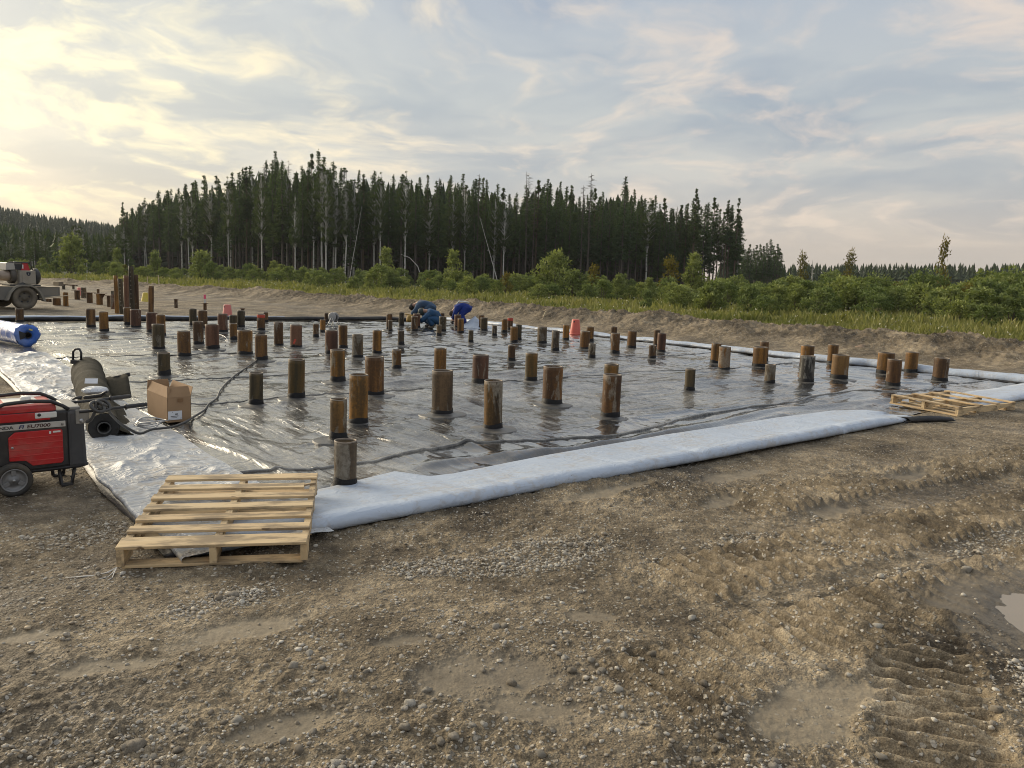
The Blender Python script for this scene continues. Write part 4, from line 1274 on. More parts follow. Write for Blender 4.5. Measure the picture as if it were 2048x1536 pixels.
for q in ([(0, 0, BH), (.012, .030, BH + FLP), (BW - .012, .030, BH + FLP), (BW, 0, BH)], [(BW, 0, BH), (BW + .03, .02, BH + FLP * .9), (BW + .03, BL - .02, BH + FLP * .9), (BW, BL, BH)],
          [(BW, BL, BH), (BW - .012, BL + .01, BH + FLP), (.012, BL + .01, BH + FLP), (0, BL, BH)], [(0, BL, BH), (.045, BL - .02, BH + FLP * .92), (.045, .012, BH + FLP * .92), (0, 0, BH)]):
    panel(MB(), [Vector(v) + Vector((0, 0, .001)) for v in q]).build('flap', M_card, bx)
lb = MB().add([(.0 - .012, -.0075, .022), (.128, -.0075, .022), (.128, -.0075, .115), (-.012 + .014, -.0075, .115)], [(0, 1, 2, 3)])
lb.v = [(.003, -.0072, .025), (.135, -.0072, .025), (.135, -.0072, .112), (.003, -.0072, .112)]
lab_o = lb.build('label_sheet', M_paper, bx)
pr_ = MB()
for a, b_, c, d_ in ((.028, .058, .10, .064), (.070, .075, .095, .086), (.040, .100, .050, .106), (.034, .046, .088, .049), (.012, .034, .06, .036), (.115, .036, .135, .039)):
    pr_.add([(a, -.0080, b_), (c, -.0080, b_), (c, -.0080, d_), (a, -.0080, d_)], [(0, 1, 2, 3)])
pr_.build('print', M_print, lab_o)
MB().add([(.095, -.0071, .196), (.150, -.0071, .196), (.150, -.0071, .232), (.095, -.0071, .232)], [(0, 1, 2, 3)]).build('tape', M_tape, bx)

# ------------------------------------------------------------------ portable generator
M_gred = simple('generator_red', (.46, .012, .016), .36, 0, .10, 4, (.30, .20, .15), .42, .5, 0, 4.0)
M_gblk = simple('generator_black', (.020, .020, .022), .42, 0, .3, 8, (.12, .105, .085), .35)
M_ggrey = simple('generator_end', (.045, .046, .050), .50, 0, .25, 6, (.16, .14, .12), .45)
M_ghi = simple('generator_grey', (.24, .23, .21), .40, .2, .15, 6, (.20, .17, .13), .4)
M_tyre = simple('rubber', (.030, .029, .027), .75, 0, .3, 14, (.16, .13, .09), .65)
M_rim = simple('rim_grey', (.22, .22, .22), .45, .3, .12, 6, (.17, .14, .10), .35)
M_badge = simple('badge_silver', (.50, .49, .46), .40, .2, .08, 6, (.25, .21, .16), .35)
M_steel = simple('bright_steel', (.45, .45, .45), .35, .9, .1)
M_navy = simple('navy_print', (.010, .014, .09), .5, 0, .05)
M_maroon = simple('maroon_print', (.05, .010, .012), .5, 0, .05)
M_white = simple('white_plastic', (.66, .66, .62), .45, 0, .06, 6, (.3, .26, .2), .3)

gd = Vector((.76, .65, 0)).normalized()
gen = thing('portable_generator', 'red and black portable generator on wheels with long handles at the left edge', 'generator')
# local: x along the body, -y faces the camera, origin on the ground below the near wheel's axle
gen.matrix_world = Matrix.Translation((-3.30, 4.99, .0)) @ Matrix.Rotation(math.atan2(gd.y, gd.x), 4, 'Z')
X0, X1, YF, YB, ZB, ZT = -.42, .345, .045, .46, .150, .545
gb = MB()
gb.box(((X0 + X1) / 2, (YF + YB) / 2, (ZB + .555) / 2), (X1 - X0, YB - YF, .555 - ZB), bev=.02)
gb.build('body', M_gblk, gen)
# top cover, red and rounded
tp = MB()
tp.box(((X0 + X1) / 2 - .02, (YF + YB) / 2, .565), (X1 - X0 - .10, YB - YF - .02, .075), bev=.028)
tpo = tp.build('top_cover', M_gred, gen)
MB().lathe([(.001, .632), (.028, .632), (.032, .626), (.034, .604), (.036, .600)], 20, Matrix.Translation((.12, .25, 0))).build('fuel_cap', M_white, tpo)
MB().box((.09, .25, .603), (.20, .30, .004), bev=.002).build('top_label', M_white, tpo)
# red side panel with chamfered corners and ribs
def front(poly, y0, dep):
    return Matrix.Translation((0, y0, 0)) @ Matrix.Rotation(math.pi / 2, 4, 'X'), poly, dep
def ridges(pts, rr=.014):
    return pts
fr = MB()
outer = [(-.40, .205), (-.37, .465), (.30, .470), (.322, .45), (.322, .185), (.305, .17), (.10, .168), (.06, .21), (-.30, .21)]
mtx = Matrix.Translation((0, YF - .002, 0)) @ Matrix.Rotation(math.pi / 2, 4, 'X')
fr.prism(outer, .016, mtx)
fr.build('panel_surround', M_gblk, gen)
sp_poly = [(-.02, .235), (-.02, .395), (.018, .428), (.285, .428), (.297, .415), (.297, .205), (.285, .190), (.112, .190), (.075, .228)]
pn = MB().prism(sp_poly, .010, Matrix.Translation((0, YF - .018, 0)) @ Matrix.Rotation(math.pi / 2, 4, 'X'))
pno = pn.build('side_panel', M_gred, gen)
bv = pno.modifiers.new('soft', 'BEVEL'); bv.width = .004; bv.segments = 2
M_gred2 = simple('red_ridge', (.55, .06, .05), .45, 0, .1)
for k in range(5):
    zz = .225 + k * .040
    xa = .10 if k == 0 else -.019
    MB().tube([(xa, YF - .0285, zz), (.296, YF - .0285, zz)], .0026, 6).build('rib', M_gred2, pno)
MB().lathe([(.001, .004), (.007, .003), (.008, 0)], 14, Matrix.Translation((.0, YF - .028, .325)) @ Matrix.Rotation(math.pi / 2, 4, 'X')).build('knob', M_steel, pno)
sk_ = MB()
sk_.box((.262, YF - .0290, .412), (.045, .0015, .012))
sk_.box((.222, YF - .0290, .409), (.012, .0015, .018))
sk_.build('sticker', M_white, pno)
# upper red band with white handle recess
MB().box((.02, YF - .004, .522), (.42, .012, .055), bev=.005).build('upper_panel', M_gred, gen)
hr = MB().box((.205, YF - .008, .528), (.13, .016, .040), bev=.010).build('recess', M_white, gen)
MB().lathe([(.001, .004), (.010, .003), (.011, 0)], 14, Matrix.Translation((.165, YF - .017, .533)) @ Matrix.Rotation(math.pi / 2, 4, 'X')).build('knob', M_gblk, hr)
# badge with lettering
bd = MB().box((.06, YF - .022, .462), (.515, .006, .040), bev=.002).build('badge', M_badge, gen)
def lettering(txt, size, loc, mat, parent, sx=1.0, shear=0.0, bold=.0):
    cu = bpy.data.curves.new('lettering', 'FONT')
    cu.body = txt; cu.size = size; cu.extrude = .0006; cu.offset = bold; cu.shear = shear
    cu.align_x = 'LEFT'
    tmp = bpy.data.objects.new('lettering_tmp', cu)
    COL.objects.link(tmp)
    bpy.context.view_layer.update()
    me = bpy.data.meshes.new_from_object(tmp.evaluated_get(bpy.context.evaluated_depsgraph_get()))
    bpy.data.objects.remove(tmp)
    me.materials.clear(); me.materials.append(mat)
    o = mobj('lettering', me, parent)
    o.matrix_local = Matrix.Translation(loc) @ Matrix.Rotation(math.pi / 2, 4, 'X') @ Matrix.Diagonal((sx, 1, 1, 1))
    return o
lettering('HONDA', .030, (-.128, YF - .0262, .452), M_print, bd, 1.25, 0, .0006)
lettering('FI', .033, (.040, YF - .0262, .451), M_navy, bd, 1.25, .25, .0008)
lettering('EU7000', .033, (.088, YF - .0262, .451), M_maroon, bd, 1.30, .12, .0006)
lettering('is', .026, (.288, YF - .0262, .451), M_print, bd, 1.1, .15, .0004)
# handle end: grey cowl
ec = MB().box(((.335 + .445) / 2, (YF + YB) / 2, .345), (.115, YB - YF + .02, .40), bev=.022)
ec.v = [(v[0] - (.012 if v[2] > .5 and v[0] > .40 else 0), v[1], v[2]) for v in ec.v]
eco = ec.build('end_cowl', M_ggrey, gen)
MB().box((.375, .25, .553), (.09, .38, .03), bev=.012).build('cowl_top', M_ghi, eco)
for yy in (YF - .012, YB + .012):
    br_ = MB().box((.425, yy, .500), (.085, .012, .10), bev=.005).build('bracket', M_ghi, gen)
    MB().lathe([(.001, .006), (.013, .005), (.015, 0)], 16, Matrix.Translation((.418, yy - .006, .472)) @ Matrix.Rotation(math.pi / 2, 4, 'X')).build('bolt', M_steel, br_)
    hd = MB().tube([(.405, yy, .532), (.50, yy, .535), (.62, yy, .540), (.84, yy, .552)], .011, 10).build('handle', M_gblk, gen)
    MB().tube([(.700, yy, .5445), (.702, yy, .5446), (.712, yy, .545), (.716, yy, .5455), (.845, yy, .5525), (.850, yy, .553)], [.012, .021, .021, .016, .016, .013], 12).build('grip', M_gblk, hd)
# tube frame over the top
for yy in (YF + .005, YB - .005):
    MB().tube([(-.42, yy, .30), (-.42, yy, .43), (-.385, yy, .545), (-.05 - .10, yy, .555), (-.06, yy, .605), (-.03, yy, .618), (.12, yy, .628), (.24, yy, .618), (.305, yy, .585), (.345, yy, .555)], .013, 10).build('frame_tube', M_gblk, gen)
# undercarriage
uc = MB()
uc.tube([(-.42, YF + .01, .145), (.40, YF + .01, .145), (.448, YF + .03, .150), (.452, .25, .150), (.448, YB - .03, .150), (.40, YB - .01, .145), (-.42, YB - .01, .145)], .013, 8)
uc.box((0.0, .25, .150), (.78, .36, .02))
uc.build('base_frame', M_gblk, gen)
for yy in (.10, .40):
    fx = .325
    lg = MB()
    lg.tube([(fx - .045, yy, .145), (fx - .035, yy, .02), (fx + .03, yy, .015), (fx + .055, yy, .145)], .013, 6)
    lg.box((fx - .002, yy, .012), (.075, .05, .018), bev=.005)
    lg.build('leg', M_gblk, gen)
def wheel(parent, c, R, W, mt_t, mt_r, name='wheel', spokes=3):
    M = Matrix.Translation(c) @ Matrix.Rotation(math.pi / 2, 4, 'X')
    ty = MB().lathe([(R * .70, -W * .42), (R * .80, -W * .5), (R * .93, -W * .46), (R, -W * .28), (R, W * .28), (R * .93, W * .46), (R * .80, W * .5), (R * .70, W * .42)], 40, M, ring=True).build(name, mt_t, parent)
    rm = MB()
    rm.lathe([(R * .72, W * .40), (R * .68, W * .47), (R * .62, W * .40), (R * .60, W * .15), (R * .30, W * .12), (R * .26, W * .30), (R * .10, W * .32), (R * .09, W * .42), (.001, W * .42)], 40, M)
    for k in range(spokes):
        a = 2 * math.pi * k / spokes + math.pi / 2
        rm.box(M @ Vector((R * .44 * math.cos(a), R * .44 * math.sin(a), W * .22)), (R * .34, R * .26, W * .22), M=M.to_3x3().to_4x4() @ Matrix.Rotation(a, 4, 'Z'), bev=.004)
    rm.lathe([(R * .72, -W * .40), (R * .6, -W * .3), (.001, -W * .25)], 32, M)
    rm.build('rim', mt_r, ty)
    MB().lathe([(.001, W * .52), (R * .07, W * .50), (R * .085, W * .40)], 14, M).build('axle_cap', M_steel, ty)
    return ty
wheel(gen, (-.005, .0, .112), .112, .062, M_tyre, M_rim)
wheel(gen, (-.005, .50, .112), .112, .062, M_tyre, M_rim)
MB().tube([(-.005, 0, .112), (-.005, .5, .112)], .010, 8).build('axle', M_steel, gen)

# ------------------------------------------------------------------ cable coiled over the handle and snaking onto the liner
M_cable = simple('cable_rubber', (.030, .031, .033), .45, 0, .3, 10, (.18, .16, .13), .4)
def gl(x, y, z_):
    return gen.matrix_world @ Vector((x, y, z_))
def catmull(P, n=8):
    P = [Vector(p) for p in P]
    out = []
    for i in range(len(P) - 1):
        p0, p1, p2, p3 = P[max(i - 1, 0)], P[i], P[i + 1], P[min(i + 2, len(P) - 1)]
        for k in range(n):
            u = k / n
            out.append(.5 * ((2 * p1) + (-p0 + p2) * u + (2 * p0 - 5 * p1 + 4 * p2 - p3) * u * u + (-p0 + 3 * p1 - 3 * p2 + p3) * u ** 3))
    return out + [P[-1]]
CP2 = [(-3.075, 5.75, 0.496), (-3.145, 5.95, 0.396), (-3.224, 6.22, 0.275), (-3.255, 6.44, 0.177), (-3.241, 6.6, 0.097), (-3.179, 6.7, 0.043), (-3.103, 6.93, 0.04), (-3.094, 7.2, 0.034)]
cp = [gl(.43, .05, .46), gl(.47, .02, .47), gl(.50, .01, .53)]
for k in range(2):
    cx_ = .515 + .035 * k
    for a in np.linspace(0, 2 * math.pi, 7)[:-1]:
        cp.append(gl(cx_ + .042 * math.sin(a) + .012 * k, .04 + .05 * (k - 1) + .035 * math.cos(a), .555 + .034 * math.cos(a + .4) + .012))
cp += [gl(.575, .02, .565)] + [(a, b, max(c, .105 + .02 * (i_ == 5))) for i_, (a, b, c) in enumerate(CP2)]
for x, y in [(-3.22, 7.75), (-3.33, 8.15), (-3.41, 8.59), (-3.52, 9.0), (-3.66, 9.48), (-3.80, 10.1), (-3.95, 10.75), (-4.04, 11.2), (-4.10, 11.7), (-4.22, 12.55), (-4.28, 12.9)]:
    s, t = x * E1[0] + y * E1[1], x * E2[0] + y * E2[1]
    cp.append((x + random.uniform(-.03, .03), y, float(liner_h(np.array([s]), np.array([t]))[0][0]) + .022))
tag(MB().tube(catmull(cp, 6), .0115, 8).build('power_cable', M_cable), 'thick black cable coiled over the generator handle and snaking across the liner', 'cable')
# smaller silver coil lying behind the handles
cc = MB()
for k in range(4):
    c0 = Vector((-3.62, 6.62 + .0, .10 + .018 * k))
    cc.tube([c0 + Vector((.10 * math.cos(a) * (1 + .1 * k), .085 * math.sin(a) * (1 + .08 * k), .012 * math.sin(a * 2 + k))) + Vector((.26 + .02 * k, .35, 0)) for a in np.linspace(0, 2 * math.pi, 18, endpoint=False)], .006, 6, True)
tag(cc.build('wire_coil', M_steel), 'small shiny coil of wire on the white sheet by the generator handles', 'wire coil')

# ------------------------------------------------------------------ olive fabric roll
M_felt = simple('olive_fabric', (.046, .041, .029), .9, 0, .35, 16, (.11, .095, .068), .3, .2, .006)
M_core = simple('roll_core', (.018, .018, .018), .6, 0, .3)
roll = thing('fabric_roll', 'long dirty olive fabric roll with black hollow end lying on the white sheet', 'fabric roll')
P0, P1 = Vector((-3.565, 6.62, .140)), Vector((-5.36, 9.60, .205))
axd = (P1 - P0).normalized(); sd_ = axd.cross(Vector((0, 0, 1))).normalized(); ud = sd_.cross(axd)
V, F_ = [], []
n_, m_ = 40, 60
for i in range(m_ + 1):
    u = i / m_
    c = P0.lerp(P1, u)
    r = .125 + .062 * u
    for j in range(n_):
        a = 2 * math.pi * j / n_
        rr = r * (1 + .035 * math.sin(u * 37 + 2.2 * math.sin(a) + .8 * math.sin(u * 9)) + .03 * math.sin(2 * a + u * 5) + .02 * math.sin(u * 90 + a))
        if math.sin(a) < -.75: rr *= .95
        V.append(c + (sd_ * math.cos(a) + ud * math.sin(a)) * rr)
for i in range(m_):
    for j in range(n_):
        F_.append((i * n_ + j, i * n_ + (j + 1) % n_, (i + 1) * n_ + (j + 1) % n_, (i + 1) * n_ + j))
F_.append(tuple(m_ * n_ + j for j in range(n_)))
mobj('fabric_wrap', np_mesh('fabric_wrap', V, F_, M_felt, True), roll)
Mr = Matrix.Translation(P0) @ Matrix((tuple(sd_) + (0,), tuple(ud) + (0,), tuple(-axd) + (0,), (0, 0, 0, 1))).transposed()
def roll_end(R, ri, name, mat, parent, M):
    mb = MB()
    prof = []
    k_ = 9
    for q in range(k_):
        r = R - (R - ri) * q / (k_ - 1)
        prof.append((r, .004 * (1 if q % 2 else -1) - .002 * q))
    mb.lathe(prof, 36, M)
    return mb.build(name, mat, parent)
roll_end(.124, .052, 'roll_end', M_core, roll, Mr)
MB().lathe([(.056, .010), (.050, .014), (.044, .010), (.044, -.4), (.001, -.4)], 28, Mr).build('core_tube', simple('core_grey', (.06, .06, .058), .5), roll)
# loose tail of fabric on the right of the roll, and a raised torn corner further back
def cloth(rows, name, parent, mat, th=.006):
    m_ = len(rows[0]); V = [p for r in rows for p in r]; F2 = []
    for i in range(len(rows) - 1):
        for j in range(m_ - 1):
            F2.append((i * m_ + j, i * m_ + j + 1, (i + 1) * m_ + j + 1, (i + 1) * m_ + j))
    o = mobj(name, np_mesh(name, V, F2, mat, True), parent)
    s_ = o.modifiers.new('thick', 'SOLIDIFY'); s_.thickness = th
    return o
rows = []
for i in range(14):
    u = i / 13
    c = P0.lerp(P1, u * .52 + .0)
    row = []
    for j in range(7):
        v = j / 6
        side = .10 + v * (.20 - .05 * u)
        zz = -(.03 + .11 * v ** .8) + .012 * math.sin(u * 14 + v * 3)
        row.append(c + sd_ * side + Vector((0, 0, zz + .02)))
    rows.append(row)
cloth(rows, 'loose_tail', roll, M_felt)
rows = []
for i in range(6):
    u = i / 5
    row = []
    for j in range(6):
        v = j / 5
        b0 = P0.lerp(P1, .62 + .12 * u) + sd_ * .15
        row.append(b0 + sd_ * (.24 * v) - axd * (.06 * v) + Vector((0, 0, -.10 + (.16 + .05 * v) * u + .012 * math.sin(v * 9))))
    rows.append(row)
cloth(rows, 'torn_corner', roll, M_felt)
Pk0 = P0.lerp(P1, .74) + sd_ * .16 + Vector((0, 0, .05))
MB().tube([Pk0, Pk0 + sd_ * .16 - axd * .03 + Vector((0, 0, .03)), Pk0 + sd_ * .25 - axd * .06 + Vector((0, 0, .055))], [.016, .02, .024], 8).build('hem', M_core, roll)
# shackle-shaped handle on the far end
hk = MB()
hc = P1 - axd * .10 + ud * .21 - sd_ * .10
hk.tube([hc + Vector((-.055, 0, -.04)), hc + Vector((-.050, 0, .07)), hc + Vector((-.02, 0, .105)), hc + Vector((.03, 0, .105)), hc + Vector((.05, 0, .06)), hc + Vector((.045, 0, -.04))], .014, 8)
hk.box(hc + Vector((0, 0, -.055)), (.15, .07, .05), bev=.01)
tag(hk.build('clamp_handle', M_gblk), 'black clamp with a loop handle on top of the fabric roll', 'clamp')

# crumpled clear wrapper with white tag between generator and roll
def wrinkle_blob(name, c, dims, mat, seed, label, cat):
    bm = bmesh.new()
    bmesh.ops.create_icosphere(bm, subdivisions=4, radius=1.0)
    rg = random.Random(seed)
    ds = [Vector((rg.gauss(0, 1), rg.gauss(0, 1), rg.gauss(0, 1))).normalized() for _ in range(40)]
    for v in bm.verts:
        k = max(v.co.dot(q) + .03 * math.sin(9 * v.co.dot(q)) for q in ds)
        v.co = v.co * (1.45 - .5 * k) if k > .8 else v.co * 1.05
        v.co = Vector((v.co.x * dims[0], v.co.y * dims[1], max(v.co.z, -.6) * dims[2])) + Vector(c)
    me = bpy.data.meshes.new(name); bm.to_mesh(me); bm.free(); me.materials.append(mat)
    o = mobj(name, me)
    return tag(o, label, cat)
M_clear = white_mat('clear_wrap', (.62, .64, .67), .12, 0, .02)
cw = Vector(gl(.56, .62, .0))
wrinkle_blob('plastic_wrapper', P0.lerp(P1, .30) + Vector((-.02, 0, .165)), (.13, .10, .045), M_clear, 3, 'crumpled clear wrapper on the fabric roll behind the generator', 'plastic wrapper')
tg = MB().box((0, 0, 0), (.12, .004, .055), bev=.001).build('paper_tag', M_paper)
tg.location = P0.lerp(P1, .40) + Vector((.03, -.12, .225)); tg.rotation_euler = (R_(-28), 0, R_(12))
tag(tg, 'small white paper tag on top of the fabric roll', 'tag')
dk = MB()
dk.box((0, 0, 0), (.16, .05, .035), bev=.012)
dk.tube([(-.10, 0, .0), (-.14, .0, .01), (-.18, .01, -.005)], [.018, .014, .008], 8)
dk.tube([(.06, 0, 0), (.10, -.01, .02), (.13, -.01, .03)], [.014, .012, .01], 8)
dko = dk.build('hand_tool', M_gblk)
dko.location = P0.lerp(P1, .16) + Vector((-.06, 0, .185)); dko.rotation_euler = (0, R_(-8), R_(15))
tag(dko, 'black hand tool lying on the roll just behind the generator cowl', 'tool')

# ------------------------------------------------------------------ blue wrapped roll
M_blue = simple('blue_wrap', (.020, .12, .50), .28, 0, .35, 7, (.45, .52, .66), .35, .6, .012)
M_band = simple('pale_band', (.55, .58, .66), .35, 0, .1)
br0 = thing('wrapped_roll', 'roll of sheet in shiny blue plastic wrap at the far left', 'wrapped roll')
Q0, Q1 = Vector((-8.95, 14.10, .235)), Vector((-11.9, 16.45, .235))
ax2 = (Q1 - Q0).normalized(); s2 = ax2.cross(Vector((0, 0, 1))).normalized(); u2 = s2.cross(ax2)
V, F_ = [], []
m_ = 70
for i in range(m_ + 1):
    u = i / m_
    c = Q0.lerp(Q1, u)
    r = .190 * (1 + (.10 * math.exp(-(u * 22) ** 2))) 
    for j in range(n_):
        a = 2 * math.pi * j / n_
        rr = r * (1 + .018 * math.sin(u * 55 + 1.4 * math.sin(a * 2)) + .025 * math.sin(3 * a + u * 20) * math.exp(-u * 6) + .015 * math.sin(7 * a + u * 13))
        V.append(c + (s2 * math.cos(a) + u2 * math.sin(a)) * rr)
for i in range(m_):
    for j in range(n_):
        F_.append((i * n_ + j, i * n_ + (j + 1) % n_, (i + 1) * n_ + (j + 1) % n_, (i + 1) * n_ + j))
mobj('wrap', np_mesh('wrap', V, F_, M_blue, True), br0)
Mq = Matrix.Translation(Q0) @ Matrix((tuple(s2) + (0,), tuple(u2) + (0,), tuple(-ax2) + (0,), (0, 0, 0, 1))).transposed()
eb = MB().lathe([(.208, .0), (.20, .035), (.155, .055), (.10, .05), (.060, .03), (.055, -.05)], 40, Mq, wob=lambda i, a: .07 * math.sin(3 * a + i) + .05 * math.sin(8 * a + i * 2) * (i > 0) + .04 * math.sin(13 * a))
eb.build('gathered_end', M_blue, br0)
MB().lathe([(.056, .075), (.044, .078), (.040, .06), (.040, -.3), (.001, -.3)], 24, Mq).build('core_tube', M_core, br0)
MB().add([Mq @ Vector(p) for p in ((-.14, -.075, .058), (-.06, -.05, .062), (-.055, .045, .062), (-.15, .09, .056))], [(0, 1, 2, 3)]).build('tear', M_core, br0)
MB().add([Mq @ Vector(p) for p in ((.01, .10, .067), (.07, .08, .067), (.075, .105, .066), (.02, .125, .066))], [(0, 1, 2, 3)]).build('sticker', simple('yellow_sticker', (.6, .52, .12), .5), br0)
for k in range(9):
    u = .05 + k * .07
    c = Q0.lerp(Q1, u)
    MB().lathe([(.197, -.016), (.199, 0), (.197, .016)], 40, Matrix.Translation(c) @ Mq.to_3x3().to_4x4()).build('band', M_band, br0)

# ------------------------------------------------------------------ coral buckets, yellow one, cable reel, stakes, rock
M_coral = simple('coral_plastic', (.62, .105, .070), .45, 0, .10, 5, (.45, .25, .18), .25)
M_coral2 = simple('faded_coral', (.60, .18, .15), .5, 0, .10, 5, (.45, .25, .18), .3)
M_yel = simple('yellow_plastic', (.60, .47, .06), .5, 0, .10, 5, (.55, .50, .40), .4)
def bucket(loc, r0, r1, h, mat, label, hole=True, rz=0.0):
    o = thing('upturned_bucket', label, 'bucket', loc, rz)
    mb = MB().lathe([(r0, 0), (r0 + .012, .004), (r0 + .012, .030), (r0, .034), (r0 - .004, .05), (r1 + .006, h - .015), (r1, h - .003), (r1 - .015, h), (.001, h)], 32)
    mb.build('bucket_shell', mat, o)
    if hole:
        q = Matrix.Translation((-(r1 + .012) * .72, -(r1 + .012) * .70, h * .86)) @ Matrix.Rotation(R_(-45), 4, 'Z') @ Matrix.Rotation(R_(80), 4, 'X')
        MB().lathe([(.001, .004), (.022, .004), (.026, 0)], 14, q).build('handle_hole', M_print, o)
    return o
bucket((1.80, 22.55, .03), .165, .105, .44, M_coral, 'bright coral upturned bucket among the piles near the white edge', True, .3)
bucket((-9.05, 24.3, float(ground_h(np.array([-9.05]), np.array([24.3]))[0])), .165, .10, .47, M_coral2, 'faded coral upturned bucket beyond the black far edge', True, .2)
bucket((-16.6, 34.7, .0), .19, .10, .42, M_yel, 'yellow upturned bucket beside the lone post', False)
bucket((-21.9, 38.9, .0), .17, .12, .42, M_coral2, 'small pink bucket far back among the capped piles', False)

reel = thing('cable_reel', 'small cable reel on a tubular stand at the far black edge', 'cable reel', (-5.28, 22.5, .03), R_(-20))
Mx = Matrix.Translation((0, 0, .27)) @ Matrix.Rotation(math.pi / 2, 4, 'X')
M_reel = simple('reel_grey', (.36, .36, .36), .5, .2, .1)
for zz in (-.07, .07):
    MB().lathe([(.001, zz + .004), (.04, zz + .008), (.12, zz + .004), (.135, zz), (.12, zz - .004), (.001, zz - .004)], 28, Mx).build('flange', M_reel, reel)
MB().lathe([(.085, -.062), (.10, -.03), (.095, 0), (.10, .03), (.085, .062)], 24, Mx).build('wound_cable', M_cable, reel)
for sx in (-1, 1):
    MB().tube([(.0 + sx * .01, -.09, .27), (sx * .10, -.11, .08), (sx * .16, -.13, .0)], .010, 6).build('leg', M_steel, reel)
    MB().tube([(.0 + sx * .01, .09, .27), (sx * .10, .11, .08), (sx * .16, .13, .0)], .010, 6).build('leg', M_steel, reel)

def stake(loc, h, w_, label, mat, lean=(0, 0), parent=None):
    o = MB().box((0, 0, h / 2 - .05), (w_, w_ * .5, h + .1), bev=.002).build('survey_stake', mat)
    o.location = loc; o.rotation_euler = (lean[0], lean[1], .4)
    return tag(o, label, 'stake')
def gz(x, y):
    return float(ground_h(np.array([x]), np.array([y]))[0])
M_lime = simple('lime_lath', (.50, .52, .16), .7, 0, .1)
for x, y, h, wd, lb_, mt, ln in [
    (.93, 26.6, .42, .05, 'pale wooden stake leaning at the foot of the berm', M_lath, (0, .42)),
    (4.05, 27.4, .62, .05, 'upright lime stake on top of the earth berm before the grass', M_lime, (0, .04)),
    (-15.4, 49.5, .50, .07, 'thin pale lath leaning in the grass left of centre', M_lath, (0, .55)),
    (-24.5, 51.5, .75, .06, 'left one of two pale laths at the grass edge on the left', M_lath, (0, .05)),
    (-23.6, 51.3, .85, .06, 'right one of two pale laths at the grass edge on the left', M_lath, (0, -.06))]:
    stake((x, y, gz(x, y)), h, wd, lb_, mt, ln)

bm = bmesh.new()
bmesh.ops.create_icosphere(bm, subdivisions=3, radius=1.0)
for v in bm.verts:
    k = 1 + .16 * math.sin(3 * v.co.x + 1) * math.cos(2.6 * v.co.y) + .08 * math.sin(7 * v.co.z + 4 * v.co.x)
    v.co = Vector((v.co.x * .20 * k, v.co.y * .14 * k, v.co.z * .11 * k))
me = bpy.data.meshes.new('boulder'); bm.to_mesh(me); bm.free()
me.polygons.foreach_set('use_smooth', np.ones(len(me.polygons), dtype=bool))
me.materials.append(simple('boulder_stone', (.27, .195, .14), .85, 0, .3, 8, (.18, .14, .09), .4, .3, .01))
bo = mobj('boulder', me); bo.location = (8.35, 18.45, gz(8.35, 18.45) + .06); bo.rotation_euler = (.1, .1, .7)
tag(bo, 'smooth tan boulder at the foot of the berm on the right', 'boulder')

# peaked clear sheet at the far corner
pk = MB()
pc = Vector((-1.28, 24.2, .03))
pts = [pc + Vector((.62 * math.cos(a), .5 * math.sin(a), 0)) for a in np.linspace(0, 2 * math.pi, 9)[:-1]]
mid = [pc + Vector((.26 * math.cos(a) + .02, .2 * math.sin(a), .14 + .03 * math.sin(3 * a))) for a in np.linspace(0, 2 * math.pi, 9)[:-1]]
tip = pc + Vector((.05, .0, .36))
pk.add(pts + mid + [tip], [(i, (i + 1) % 8, 8 + (i + 1) % 8, 8 + i) for i in range(8)] + [(8 + i, 8 + (i + 1) % 8, 16) for i in range(8)])
tag(pk.build('peaked_sheet', M_fold), 'pale plastic sheet standing up in a peak at the far corner', 'plastic sheet')

# ------------------------------------------------------------------ tall posts and the capped piles on the far dirt
def px_ground(px, py):
    d_ = fw + rt * ((px - 1024) / 1538.0) - up * ((py - 768) / 1538.0)
    k = -CAM_H / d_.z
    return d_.x * k, d_.y * k

hp_ = []
for x, y in [(-7.35, 18.9), (-7.0, 18.2), (-6.75, 17.7), (-6.4, 17.1), (-6.0, 16.2), (-5.75, 15.4)]:
    hp_.append((x + random.uniform(-.05, .05), y, float(liner_h(np.array([x * E1[0] + y * E1[1]]), np.array([x * E2[0] + y * E2[1]]))[0][0]) + .012))
tag(MB().tube(catmull(hp_, 5), .011, 6).build('pale_hose', M_reel), 'thin pale hose lying on the liner behind the scribbled rusty pile', 'hose')

